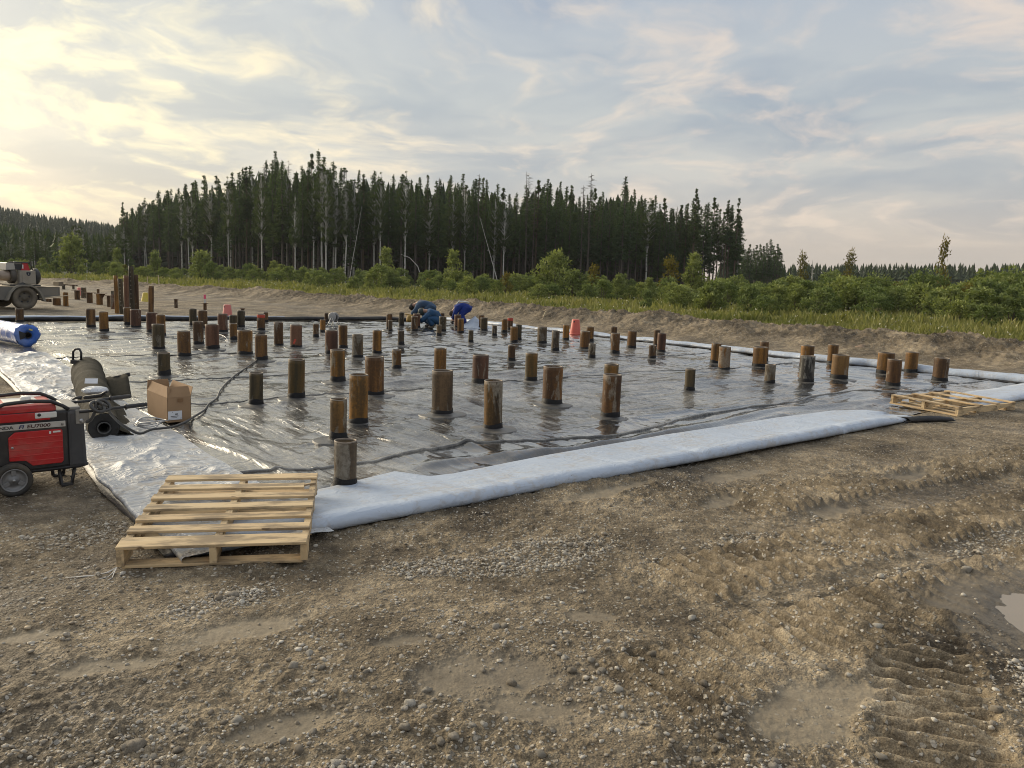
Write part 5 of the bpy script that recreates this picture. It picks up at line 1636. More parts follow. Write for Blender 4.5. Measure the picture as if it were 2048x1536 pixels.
POSTS = [
(-13.37,25.91,0.067,1.24,9,'O',"leftmost orange tall post in the bundle"),
(-12.91,25.33,0.074,1.15,9,'D',"tall dark post with pale top, second in the bundle"),
(-13.66,27.15,0.083,1.24,9,'R',"reddish tall post in the middle of the bundle"),
(-13.85,27.90,0.087,1.57,9,'D',"tallest black post in the bundle"),
(-13.89,28.33,0.083,1.27,9,'B',"rightmost brown post of the tall bundle"),
(-12.82,27.18,0.090,0.90,9,'B',"lone tall post right of the bundle beside the yellow bucket"),
(-18.88,31.22,0.121,0.14,0,'B',"capless stub half hidden under the truck bed's tail"),
(-17.13,28.84,0.135,0.29,0,'B',"broad stub right behind the truck wheel"),
(-16.70,28.69,0.087,0.52,0,'O',"uncapped rusty pile nearest the truck's tail"),
(-19.61,34.59,0.112,0.42,1,'B',"capped pile left of the pink bucket"),
(-20.17,36.12,0.117,0.51,0,'G',"greyish pile right of the pink bucket"),
(-17.73,32.18,0.114,0.43,1,'B',"capped pile with flat plate between the greyish pile and the gusseted one"),
(-16.72,31.06,0.120,0.44,2,'O',"orange pile with a wide plate and triangular gusset"),
(-23.75,44.01,0.071,0.23,0,'B',"small pile behind the gusseted one"),
(-15.65,29.75,0.072,0.42,1,'B',"shorter of two close piles left of the tall bundle"),
(-14.70,28.20,0.068,0.52,0,'R',"taller of two close piles left of the tall bundle"),
(-21.01,40.35,0.078,0.27,0,'D',"dark small pile far behind the bundle's left post"),
(-28.63,49.01,0.087,0.28,0,'D',"dark stub supporting the left end of the lying beam"),
(-28.40,49.70,0.071,0.22,0,'D',"dark stub supporting the right end of the lying beam"),
(-13.34,30.38,0.063,0.35,1,'B',"solitary capped pile on the open far dirt"),
(-9.54,23.76,0.050,0.52,1,'B',"capped pile carrying the pink flagged stake"),
(-8.52,24.16,0.055,0.38,1,'B',"capped stub behind a dark pile near the coral bucket"),
(-22.48,40.37,0.065,0.39,0,'D',"dark pile just behind the greyish one"),
]
M_plate = simple('rusty_plate', (.13, .075, .04), .7, 0, .3, 8)
for i, (x, y, r, h, kind, look, lab) in enumerate(POSTS):
    z0 = gz(x, y)
    p = thing('steel_post' if kind == 9 else 'stub_pile', lab, 'steel post' if kind == 9 else 'steel pile', (x, y, z0), random.uniform(0, 6.28) if kind != 2 else 0.0,
              'bundle of tall steel posts' if kind == 9 else 'short piles on the far dirt')
    hh = h - z0
    if kind == 9:
        p.rotation_euler = (random.gauss(0, .012), random.gauss(0, .012), p.rotation_euler[2])
        pipe_meshes(r, hh, look, 900 + i).build('pipe', PM[look], p)
        if i in (1, 3):      # row of pale paint marks down the dark ones
            mk = MB()
            for k in range(7):
                a = -p.rotation_euler[2] - 1.35
                q = Vector((math.cos(a), math.sin(a), 0)) * (r + .002)
                tq = Vector((-q.y, q.x, 0)).normalized() * .018
                zz = hh * (.25 + .1 * k)
                mk.add([q - tq + Vector((0, 0, zz)), q + tq + Vector((0, 0, zz)), q + tq + Vector((0, 0, zz + .03)), q - tq + Vector((0, 0, zz + .03))], [(0, 1, 2, 3)])
            mk.build('paint_mark', simple('pale_mark', (.22, .20, .15), .7), p)
    else:
        pipe_meshes(r, hh - (.014 if kind else 0), look, 900 + i).build('pipe', PM[look], p)
        if kind == 1:
            MB().box((0, 0, hh - .006), (r * 2.9, r * 2.9, .016), bev=.002).build('cap_plate', M_plate, p)
        if kind == 2:
            MB().box((.06, 0, hh - .006), (.40, .26, .016), bev=.002).build('cap_plate', M_plate, p)
            MB().prism([(r, 0), (r, -.20), (.25, 0)], .012, Matrix.Translation((0, .006, hh - .014)) @ Matrix.Rotation(math.pi / 2, 4, 'X')).build('gusset', M_plate, p)
fs = MB().box((0, 0, .12), (.055, .012, .26), bev=.002)
fso = thing('flagged_stake', 'pink topped white stake standing on a capped pile', 'stake', (-9.54, 23.76, .52))
MB().box((0, 0, .06), (.06, .014, .12)).build('stake_board', M_white, fso)
MB().box((0, 0, .19), (.064, .018, .13)).build('pink_flag', simple('pink_paint', (.75, .10, .20), .5), fso)
bmm = MB().box((0, 0, 0), (1.0, .14, .07), bev=.006).build('steel_beam', PM['B'])
bmm.location = (-28.4, 49.2, .26); bmm.rotation_euler = (0, .03, .15)
tag(bmm, 'steel beam lying across two stubs behind the truck', 'beam')
bmm = MB().box((0, 0, 0), (1.25, .16, .12), bev=.006).build('steel_beam', PM['B'])
bmm.location = (-26.2, 55.2, gz(-26.2, 55.2) + .22); bmm.rotation_euler = (0, .05, .1)
tag(bmm, 'steel beam lying on the far dirt behind the lone post', 'beam')

# ------------------------------------------------------------------ service truck bed at the left edge
M_tgrey = simple('truck_paint', (.17, .165, .15), .5, .1, .12, 3, (.21, .18, .135), .75, .4, 0, 1.2)
M_tdark = simple('truck_dark', (.022, .024, .028), .5, 0, .2, 5, (.16, .135, .10), .5)
M_deck = simple('deck_pale', (.55, .47, .33), .7, 0, .15, 4, (.3, .25, .18), .4)
D_ = Vector((.57, .82, 0)).normalized()
trk = thing('service_truck', 'muddy grey service truck bed with fender and one wheel showing at the left edge', 'truck')
trk.matrix_world = Matrix.Translation((-16.26, 25.63, gz(-16.26, 25.63))) @ Matrix.Rotation(math.atan2(D_.y, D_.x), 4, 'Z')
# local x towards the tail, -y faces the camera; wheel's outer face near y = -.02
body = MB()
arch = [(-.80, .32), (-.47, .32)]
for a in np.linspace(math.pi, 0, 9):
    arch.append((.0 + .47 * math.cos(a), .40 + .47 * math.sin(a) * .86))
arch += [(.47, .36), (.78, .42), (1.12, .46), (1.12, .745), (-.80, .745)]
body.prism(arch, .05, Matrix.Translation((0, .10, 0)) @ Matrix.Rotation(math.pi / 2, 4, 'X'))
body.prism(arch, .05, Matrix.Translation((0, 1.95, 0)) @ Matrix.Rotation(math.pi / 2, 4, 'X'))
body.box((.16, 1.0, .58), (1.90, 1.72, .10))
body.box((1.10, 1.0, .60), (.04, 1.80, .27))
bodyo = body.build('bed', M_tgrey, trk)
MB().box((.14, 1.0, .756), (1.94, 1.92, .022), bev=.004).build('deck', M_deck, trk)
MB().box((.80, -.002 + .049, .60), (.52, .006, .24), bev=.002).build('locker_door', simple('locker', (.20, .185, .155), .5, 0, .1, 3, (.24, .19, .13), .7), trk)
fe = MB()
fp = [(-.60, .30)] + [(.53 * math.cos(a), .40 + .50 * math.sin(a) * .88) for a in (2.75, 2.25, 1.9, 1.25, .9, .45)] + [(.62, .26)]
fi = [(p[0] * .88, .40 + (p[1] - .40) * .88) for p in fp]
fe.prism(fp + fi[::-1], .20, Matrix.Translation((0, .12, 0)) @ Matrix.Rotation(math.pi / 2, 4, 'X'))
fe.build('fender', simple('fender_paint', (.24, .225, .19), .55, 0, .1, 3, (.25, .21, .15), .7), trk)
M_dtyre = simple('dusty_rubber', (.13, .115, .09), .85, 0, .25, 10, (.23, .195, .145), .8)
M_drim = simple('dusty_rim', (.12, .105, .08), .7, .1, .2, 8, (.20, .17, .12), .6)
def truck_wheel(c):
    R, W = .385, .25
    M = Matrix.Translation(c) @ Matrix.Rotation(math.pi / 2, 4, 'X')
    ty = MB().lathe([(R * .56, -W * .42), (R * .72, -W * .5), (R * .92, -W * .47), (R, -W * .32), (R, W * .32), (R * .92, W * .47), (R * .72, W * .5), (R * .56, W * .42)], 44, M, ring=True).build('wheel', M_dtyre, trk)
    MB().lathe([(R * .57, W * .40), (R * .53, W * .30), (R * .42, W * .16), (R * .24, W * .22), (R * .20, W * .34), (R * .12, W * .38), (.001, W * .38)], 36, M).build('rim', M_drim, ty)
    hb = MB()
    for k in range(5):
        a = 2 * math.pi * k / 5 + .3
        hb.lathe([(.001, W * .21), (R * .085, W * .205), (R * .09, W * .15)], 10, M @ Matrix.Translation((R * .40 * math.cos(a), R * .40 * math.sin(a), 0)))
    hb.build('rim_hole', M_print, ty)
truck_wheel((0, .10, .385)); truck_wheel((0, 1.85, .385))
MB().box((-.05, 1.0, .36), (2.0, .5, .16)).build('chassis', M_tdark, trk)
MB().tube([(.45, .02, .36), (.80, .0, .41), (1.35, -.02, .47)], .016, 6).build('tail_bar', M_deck, trk)
cb = MB().box((-1.45, 1.0, .80), (1.24, 1.9, 1.02), bev=.03).build('front_box', M_tdark, trk)
MB().box((-1.40, .045, .42), (1.15, .012, .24)).build('lower_box', M_tgrey, trk)
MB().box((-.845, .04, .72), (.05, .02, .10), bev=.004).build('latch', M_steel, trk)
MB().box((-1.45, 1.0, 1.325), (1.26, 1.92, .03), bev=.006).build('box_lid', M_deck, trk)
dbk = MB().box((1.22, .35, .86), (.16, .40, .14), bev=.01)
dbo = dbk.build('rear_step', simple('weathered_board', (.20, .165, .12), .8, 0, .3), trk)

# engine driven welding machine on the deck
M_beige = simple('welder_beige', (.30, .275, .23), .5, 0, .08, 4, (.24, .20, .15), .4)
M_wred = simple('welder_red', (.45, .025, .03), .45, 0, .1)
M_pale = simple('welder_pale', (.40, .39, .36), .45, 0, .08)
wd = thing('welding_machine', 'beige and red engine welding machine with round shield emblem on the truck deck', 'welding machine')
wd.matrix_world = trk.matrix_world @ Matrix.Translation((.02, .62, .770))
# local x tailwards, -y to the camera
MB().box((.14, 0, .02), (.95, .62, .05), bev=.005).build('skid', M_tdark, wd)
MB().box((.22, -.02, .285), (.50, .58, .45), bev=.012).build('cabinet', M_beige, wd)
MB().box((.005, -.02, .285), (.10, .54, .42), bev=.01).build('side_grille', M_ghi, wd)
dr = MB().box((.25, -.315, .285), (.40, .012, .40), bev=.004).build('door', M_beige, wd)
shp = [(-.065, .06), (-.065, .0), (-.04, -.05), (0, -.065), (.04, -.05), (.065, 0), (.065, .06)]
em = MB().prism(shp, .006, Matrix.Translation((.24, -.3215, .40)) @ Matrix.Rotation(math.pi / 2, 4, 'X')).build('emblem', simple('emblem_navy', (.012, .016, .035), .4), dr)
dr2 = MB(); dr2.box((.24, -.3292, .405), (.012, .002, .045)); dr2.box((.24, -.3292, .385), (.04, .002, .008)); dr2.build('emblem_mark', M_pale, em)
# upper housing: pale left cowl, dark middle, slanted red panel
MB().prism([(-.42, .52), (-.40, .735), (-.37, .76), (-.16, .755), (-.14, .54)], .50, Matrix.Translation((0, .24, 0)) @ Matrix.Rotation(math.pi / 2, 4, 'X')).build('cowl', M_pale, wd)
MB().prism([(-.15, .53), (-.14, .74), (.14, .75), (.10, .53)], .44, Matrix.Translation((0, .21, 0)) @ Matrix.Rotation(math.pi / 2, 4, 'X')).build('engine', M_tdark, wd)
MB().prism([(.06, .515), (.11, .755), (.26, .755), (.33, .515)], .46, Matrix.Translation((0, .22, 0)) @ Matrix.Rotation(math.pi / 2, 4, 'X')).build('red_panel', M_wred, wd)
MB().box((.105, -.243, .64), (.04, .006, .13)).build('white_mark', M_white, wd)
rf = MB(); rf.tube([(-.12, -.24, .77), (.28, -.24, .775), (.36, -.24, .70), (.40, -.24, .53)], .022, 8); rf.tube([(-.12, .24, .77), (.28, .24, .775), (.36, .24, .70), (.40, .24, .53)], .022, 8); rf.build('roll_bar', M_tdark, wd)
MB().tube([(-.02, .0, .77), (-.02, .0, .80)], .05, 12).build('filler_cap', M_pale, wd)
# tank and wheels of hose left and right of the cabinet
My = Matrix.Translation((-.42, -.05, .33)) @ Matrix.Rotation(math.pi / 2, 4, 'Y')
MB().lathe([(.001, -.24), (.12, -.22), (.17, -.10), (.175, .10), (.16, .16)], 28, My).build('tank', simple('tank_pale', (.36, .29, .23), .5, 0, .1), wd)
MB().lathe([(.001, .16), (.24, .15), (.265, .17), (.265, .30), (.24, .32), (.001, .31)], 30, My).build('fan_housing', simple('dark_taupe', (.075, .066, .055), .6), wd)
M2 = Matrix.Translation((.56, -.05, .32)) @ Matrix.Rotation(math.pi / 2, 4, 'Y')
MB().lathe([(.10, -.07), (.24, -.08), (.265, -.05), (.27, .05), (.22, .09), (.001, .09)], 30, M2).build('hose_reel', M_tdark, wd)
MB().lathe([(.001, .11), (.10, .10), (.12, .09)], 20, M2).build('reel_cap', M_white, wd)
MB().tube([(-.15, -.36, .03), (.0, -.40, .05), (.15, -.37, .03), (.05, -.34, .09), (-.10, -.36, .05)], .035, 8).build('lead', M_tdark, wd)

# ------------------------------------------------------------------ the three workers
M_skin = simple('skin', (.42, .25, .18), .55, 0, .08)
M_hair = simple('dark_hair', (.018, .014, .011), .7, 0, .2)
M_cov = simple('blue_grey_coverall', (.045, .085, .15), .8, 0, .25, 9, (.12, .11, .09), .3, .3, .004)
M_cov2 = simple('blue_coverall', (.022, .075, .165), .8, 0, .25, 9, (.10, .10, .09), .3, .3, .004)
M_cov3 = simple('royal_coverall', (.012, .032, .19), .8, 0, .2, 9, None, .3, .3, .004)
M_boots = simple('worn_boots', (.07, .06, .05), .8, 0, .3, 9, (.22, .19, .14), .5)
M_glove = simple('work_glove', (.42, .38, .28), .8, 0, .2)
M_glovek = simple('dark_glove', (.03, .03, .032), .7, 0, .2)
M_refl = simple('reflective_tape', (.62, .63, .58), .35, 0, .06)

def skin_obj(name, verts, edges, radii, mat, parent, root=0, lv=2):
    me = bpy.data.meshes.new(name)
    me.from_pydata(verts, edges, [])
    me.materials.append(mat)
    o = mobj(name, me, parent)
    md = o.modifiers.new('skin', 'SKIN')
    md.use_smooth_shade = True
    for v, r in zip(me.skin_vertices[0].data, radii):
        v.radius = (r, r) if not hasattr(r, '__len__') else r
    me.skin_vertices[0].data[root].use_root = True
    sb = o.modifiers.new('sub', 'SUBSURF'); sb.levels = sb.render_levels = lv
    return o

def worker(name_label, loc, rz, J, cov, glove, hair=None, cap=None, tapes=False):
    """J: joints in the worker's own axes (x forward, y left, z up)"""
    o = thing('person', name_label, 'person', loc, rz, None)
    v = lambda k: Vector(J[k])
    pel, chest, neck, head = v('pelvis'), v('chest'), v('neck'), v('head')
    hd_dir = (head - neck).normalized()
    # continuous body: trunk, neck, head, limbs, hands with fingers
    V, E, Rr = [], [], []
    def ad(p, r, par=None):
        V.append(tuple(p)); Rr.append(r)
        if par is not None: E.append((par, len(V) - 1))
        return len(V) - 1
    i0 = ad(pel, .12); i1 = ad(pel.lerp(chest, .5), .11, i0); i2 = ad(chest, .12, i1); i3 = ad(neck, .055, i2)
    i4 = ad(neck.lerp(head, .5), .062, i3); i5 = ad(head, .088, i4); i6 = ad(head + hd_dir * .075, .070, i5)
    face = v('face').normalized()
    ad(head + face * .100 - hd_dir * .01, .014, i5)          # nose
    ad(head + face * .070 - hd_dir * .07, .038, i4)          # chin
    for sd in ('l', 'r'):
        sh, el, wr = v('sh_' + sd), v('el_' + sd), v('wr_' + sd)
        a = ad(sh, .055, i2); b = ad(el, .042, a); c = ad(wr, .030, b)
        hdv = (v('ha_' + sd) - wr).normalized()
        pm = ad(wr + hdv * .06, .034, c)
        side = hdv.cross(Vector((0, 0, 1)))
        side = side.normalized() if side.length > .1 else Vector((0, 1, 0))
        crl = Vector((0, 0, -1)) if abs(hdv.z) < .7 else Vector((-1, 0, 0))
        for q, ln in ((-.030, .060), (-.010, .075), (.010, .070), (.030, .055)):
            f1 = ad(wr + hdv * .095 + side * q, .0095, pm)
            f2 = ad(wr + hdv * (.095 + ln * .55) + side * q + crl * .015, .009, f1)
            ad(wr + hdv * (.095 + ln * .8) + side * q + crl * .045, .008, f2)
        t1 = ad(wr + hdv * .04 + side * .045 + crl * .01, .011, pm); ad(wr + hdv * .085 + side * .055 + crl * .03, .009, t1)
        hp, kn, an = v('hp_' + sd), v('kn_' + sd), v('an_' + sd)
        a = ad(hp, .085, i0); b = ad(kn, .058, a); ad(an, .040, b)
    skin_obj('body', V, E, Rr, M_skin, o, 0, 2)
    # coverall
    V, E, Rr = [], [], []
    bulge = .02
    i0 = ad(pel, .155); i1 = ad(pel.lerp(chest, .5) + Vector((0, 0, .015)), .145, i0); i2 = ad(chest, .150, i1); i3 = ad(chest.lerp(neck, .75), .085, i2)
    for sd in ('l', 'r'):
        sh, el, wr = v('sh_' + sd), v('el_' + sd), v('wr_' + sd)
        a = ad(sh, .080, i2); m1 = ad(sh.lerp(el, .5), .068, a); b = ad(el, .062, m1); m2 = ad(el.lerp(wr, .55), .056, b); ad(wr, .046, m2)
        hp, kn, an = v('hp_' + sd), v('kn_' + sd), v('an_' + sd)
        a = ad(hp, .118, i0); m1 = ad(hp.lerp(kn, .5), .098, a); b = ad(kn, .082, m1); m2 = ad(kn.lerp(an, .5), .074, b); ad(an + Vector((0, 0, .03)), .062, m2)
    co_ = skin_obj('coverall', V, E, [q * 1.28 for q in Rr], cov, o, 0, 2)
    tx = bpy.data.textures.new('wrinkle', 'CLOUDS'); tx.noise_scale = .11
    dm = co_.modifiers.new('wrinkle', 'DISPLACE'); dm.texture = tx; dm.strength = .05; dm.mid_level = .5
    for sd in ('l', 'r'):
        an = v('an_' + sd); to = v('toe_' + sd)
        skin_obj('boot', [tuple(an + Vector((0, 0, .08))), tuple(an + Vector((0, 0, -.01))), tuple(an.lerp(to, .55) + Vector((0, 0, -.012))), tuple(to)], [(0, 1), (1, 2), (2, 3)], [.052, .050, .045, .036], M_boots, o, 1, 2)
        wr, ha = v('wr_' + sd), v('ha_' + sd)
        hdv = (ha - wr).normalized()
        gv, ge, gr_ = [tuple(wr), tuple(wr + hdv * .055)], [(0, 1)], [.040, .044]
        side = hdv.cross(Vector((0, 0, 1))); side = side.normalized() if side.length > .1 else Vector((0, 1, 0))
        crl = Vector((0, 0, -1)) if abs(hdv.z) < .7 else Vector((-1, 0, 0))
        for q, ln in ((-.033, .065), (-.011, .08), (.011, .075), (.033, .06)):
            gv += [tuple(wr + hdv * .095 + side * q), tuple(wr + hdv * (.095 + ln * .55) + side * q + crl * .015), tuple(wr + hdv * (.095 + ln * .85) + side * q + crl * .05)]
            k = len(gv); ge += [(1, k - 3), (k - 3, k - 2), (k - 2, k - 1)]; gr_ += [.013, .0125, .011]
        gv += [tuple(wr + hdv * .045 + side * .055 + crl * .012), tuple(wr + hdv * .09 + side * .065 + crl * .035)]
        k = len(gv); ge += [(1, k - 2), (k - 2, k - 1)]; gr_ += [.016, .013]
        skin_obj('glove', gv, ge, gr_, glove, o, 1, 1)
    Mh = Matrix.Translation(head + hd_dir * .028 - face * .018)
    q = hd_dir.to_track_quat('Z', 'Y').to_matrix().to_4x4()
    hm = MB().lathe([(.104, -.045), (.110, .0), (.106, .045), (.085, .085), (.045, .108), (.001, .115)], 20, Mh @ q)
    if cap:
        cpo = hm.build('cap', cap, o)
        MB().box(head + face * .13 + hd_dir * .03, (.10, .15, .012), M=face.to_track_quat('X', 'Z').to_matrix().to_4x4(), bev=.005).build('brim', cap, cpo)
    else:
        hm.build('hair', hair, o)
    if tapes:
        tp_ = MB()
        for k in (-.065, .065):
            pts = [pel + Vector((-.06, k, .135)), pel.lerp(chest, .5) + Vector((0, k, .150)), chest + Vector((0, k, .142)), chest.lerp(neck, .6) + Vector((0, k, .09))]
            tp_.tube(pts, [.016, .022, .022, .016], 6)
        tp_.build('reflective_stripe', M_refl, o)
    return o

# crouched, bending and stooping poses, all turned to the left of the picture
P_stoop = dict(pelvis=(-.18, 0, .72), chest=(.14, 0, .80), neck=(.33, 0, .74), head=(.43, 0, .66), face=(.45, 0, -.9),
               sh_l=(.20, .19, .75), el_l=(.30, .24, .52), wr_l=(.44, .15, .40), ha_l=(.50, .10, .36), sh_r=(.20, -.19, .75), el_r=(.33, -.24, .52), wr_r=(.46, -.12, .40), ha_r=(.52, -.08, .36),
               hp_l=(-.20, .11, .68), kn_l=(.05, .17, .42), an_l=(-.16, .17, .09), toe_l=(.0, .19, .05), hp_r=(-.20, -.11, .68), kn_r=(.04, -.17, .42), an_r=(-.14, -.17, .09), toe_r=(.02, -.19, .05))
P_squat = dict(pelvis=(-.22, 0, .30), chest=(.02, 0, .50), neck=(.18, 0, .56), head=(.29, 0, .53), face=(.75, 0, -.65),
               sh_l=(.06, .18, .48), el_l=(.26, .22, .30), wr_l=(.42, .14, .22), ha_l=(.50, .12, .20), sh_r=(.06, -.18, .48), el_r=(.24, -.20, .28), wr_r=(.40, -.10, .20), ha_r=(.48, -.07, .18),
               hp_l=(-.20, .10, .28), kn_l=(.14, .20, .34), an_l=(-.08, .17, .09), toe_l=(.10, .19, .05), hp_r=(-.20, -.10, .28), kn_r=(.12, -.20, .32), an_r=(-.10, -.16, .09), toe_r=(.08, -.18, .05))
Wz = lambda x, y: float(liner_h(np.array([x * E1[0] + y * E1[1]]), np.array([x * E2[0] + y * E2[1]]))[0][0])
def sc(P, k):
    return {a: tuple(c * k for c in b) for a, b in P.items()}
worker('stooping person in blue grey coveralls bending over a pile with pale gloves', (-2.72, 23.6, .03), R_(178), sc(P_stoop, .92), M_cov, M_glove, hair=M_hair, tapes=False)
worker('crouching person in blue coveralls and dark cap in front of the stooping one', (-2.44, 22.75, .03), R_(186), sc(P_squat, .95), M_cov2, M_glovek, cap=simple('dark_cap', (.03, .045, .045), .7))
P3 = dict(P_stoop); P3.update(chest=(.12, 0, .74), neck=(.26, 0, .62), head=(.34, 0, .50), face=(.75, 0, -.6), wr_l=(.30, .12, .24), ha_l=(.32, .10, .16), wr_r=(.34, -.10, .26), ha_r=(.37, -.07, .18), el_l=(.24, .24, .44), el_r=(.26, -.24, .46), sh_l=(.16, .19, .68), sh_r=(.16, -.19, .68))
worker('person in royal blue coveralls with pale stripes bending behind a red brown pile', (-1.66, 24.35, .03), R_(180), sc(P3, .88), M_cov3, M_glovek, hair=simple('brown_hair', (.05, .03, .02), .7), tapes=True)
# tool held over the pile
tl = MB()
tl.lathe([(.06, -.02), (.115, .0), (.12, .05), (.10, .16), (.06, .20), (.03, .205)], 16, Matrix.Translation((0, 0, .18)))
tl.tube([(-.16, 0, .40), (.0, 0, .38), (.10, .05, .36)], .018, 6)
tlo = tl.build('strap_tool', simple('yellow_tool', (.35, .22, .05), .6, 0, .35, 9, (.10, .08, .05), .5))
tlo.location = (-3.12, 23.1, .03)
tag(tlo, 'dirty yellow hand tool held by the stooping worker beside a dark pile', 'tool')

# ------------------------------------------------------------------ vegetation
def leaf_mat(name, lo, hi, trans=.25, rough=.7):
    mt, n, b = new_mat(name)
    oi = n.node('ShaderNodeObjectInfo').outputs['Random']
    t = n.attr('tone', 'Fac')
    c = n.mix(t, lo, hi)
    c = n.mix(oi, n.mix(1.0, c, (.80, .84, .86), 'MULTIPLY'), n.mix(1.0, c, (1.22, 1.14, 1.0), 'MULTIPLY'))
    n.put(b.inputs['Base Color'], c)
    b.inputs['Roughness'].default_value = rough
    b.inputs['Specular IOR Level'].default_value = .2
    tr = n.node('ShaderNodeBsdfTranslucent')
    n.put(tr.inputs[0], n.mix(1.0, c, (1.2, 1.25, .7), 'MULTIPLY'))
    ms = n.node('ShaderNodeMixShader')
    ms.inputs[0].default_value = trans
    out = mt.node_tree.nodes['Material Output']
    n.l.new(b.outputs[0], ms.inputs[1]); n.l.new(tr.outputs[0], ms.inputs[2]); n.l.new(ms.outputs[0], out.inputs[0])
    return mt
def bark_mat(name, a, b_, marks=None):
    mt, n, b = new_mat(name)
    co = n.node('ShaderNodeTexCoord').outputs['Object']
    oi = n.node('ShaderNodeObjectInfo').outputs['Random']
    co = n.vmath('ADD', co, n.scale((5, 9, 31), oi))
    c = n.mix(n.noise(n.mapping(co, (3, 3, .5)), 1.5, 5, .65), a, b_)
    if marks:
        mk = n.smooth(n.noise(n.mapping(co, (1.2, 1.2, 2.6)), 1.6, 4, .65), .56, .62)
        c = n.mix(n.math('MULTIPLY', mk, .85), c, marks)
    c = n.mix(n.math('MULTIPLY', oi, .5), c, n.mix(1.0, c, (.6, .6, .6), 'MULTIPLY'))
    n.put(b.inputs['Base Color'], c)
    b.inputs['Roughness'].default_value = .9
    return mt
L_spruce = leaf_mat('spruce_needles', (.032, .058, .026), (.092, .136, .056), .32)
L_pine = leaf_mat('pine_needles', (.038, .062, .028), (.100, .138, .055), .32)
L_aspen = leaf_mat('aspen_leaves', (0.042, 0.065, 0.023), (0.098, 0.137, 0.044), .25)
L_bush = leaf_mat('willow_leaves', (0.100, 0.132, 0.048), (0.30, 0.345, 0.13), .28)
L_bush2 = leaf_mat('dark_leaves', (0.086, 0.122, 0.040), (0.25, 0.30, 0.105), .25)
L_yel = leaf_mat('yellowing_leaves', (.09, .085, .018), (.25, .20, .045), .28)
L_far = leaf_mat('far_needles', (.030, .048, .026), (.070, .098, .050), .2)
L_grass = leaf_mat('grass_blades', (0.086, 0.118, 0.034), (0.294, 0.281, 0.122), .3)
L_dead = bark_mat('dead_twigs', (.075, .062, .052), (.14, .12, .10))
B_spruce = bark_mat('spruce_bark', (.055, .045, .038), (.12, .10, .085))
B_birch = bark_mat('birch_bark', (.42, .40, .37), (.62, .60, .56), (.06, .055, .05))
B_pine = bark_mat('pine_bark', (.085, .060, .042), (.17, .125, .085))
B_stem = bark_mat('shrub_stem', (.07, .055, .04), (.14, .12, .09))

def tri_cloud(P, N, L, W, rg, tone, droop=0.0):
    """small leaf/needle triangles at points P along directions N"""
    n = len(P)
    side = np.cross(N, rg.normal(size=(n, 3)))
    side /= np.linalg.norm(side, axis=1, keepdims=True) + 1e-9
    L = np.broadcast_to(np.asarray(L, float), (n,))[:, None]; W = np.broadcast_to(np.asarray(W, float), (n,))[:, None]
    a = P - side * W * .5; b = P + side * W * .5; c = P + N * L
    c[:, 2] -= droop * L[:, 0]
    V = np.stack([a, b, c], 1).reshape(-1, 3)
    F = np.arange(3 * n).reshape(-1, 3)
    return V, F, np.repeat(np.clip(tone, 0, 1), 3)

def unit(v):
    return v / (np.linalg.norm(v, axis=1, keepdims=True) + 1e-9)

def spruce_crown(seed, H=20.0, base=.30, Rmax=1.75, dens=1.0):
    rg = np.random.default_rng(seed)
    P, N, L, W, T = [], [], [], [], []
    z_ = base * H
    while z_ < H * .985:
        u = (z_ / H - base) / (1 - base)
        r = Rmax * ((1 - u) ** 1.02 + .02) * (.62 + .38 * min(1, u * 5)) * rg.uniform(.75, 1.15)
        nb = max(3, int(rg.integers(5, 8) * dens))
        for k in range(nb):
            if rg.uniform() < .13: continue
            a = rg.uniform(0, 6.283); rr = r * rg.uniform(.55, 1.15)
            m_ = max(3, int(rr * 7))
            q = np.linspace(.12, 1, m_)
            x = np.cos(a) * rr * q; y = np.sin(a) * rr * q
            zz = z_ - .32 * rr * q ** 1.3 + rg.normal(0, .05, m_) + (.12 * rr * (q > .8))
            p = np.stack([x, y, zz], 1)
            for w_ in range(2):
                d_ = np.stack([np.cos(a) * np.ones(m_), np.sin(a) * np.ones(m_), -.45 * np.ones(m_)], 1) + rg.normal(0, .55, (m_, 3))
                P.append(p + rg.normal(0, .06, (m_, 3))); N.append(unit(d_)); kz = 1 - .50 * u; L.append(rg.uniform(.30, .58, m_) * kz); W.append(rg.uniform(.14, .26, m_) * kz)
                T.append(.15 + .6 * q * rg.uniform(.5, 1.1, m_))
        z_ += rg.uniform(.26, .48) * (1 if u < .8 else .7)
    q = np.linspace(.86, 1.0, 26)
    P.append(np.stack([rg.normal(0, .05, 26), rg.normal(0, .05, 26), H * q - .3], 1)); N.append(unit(rg.normal(0, .6, (26, 3)) + np.array([0, 0, .9])))
    L.append(rg.uniform(.2, .4, 26)); W.append(rg.uniform(.06, .12, 26)); T.append(rg.uniform(.2, .6, 26))
    P, N, L, W, T = map(np.concatenate, (P, N, L, W, T))
    return tri_cloud(P, N, L, W, rg, T)

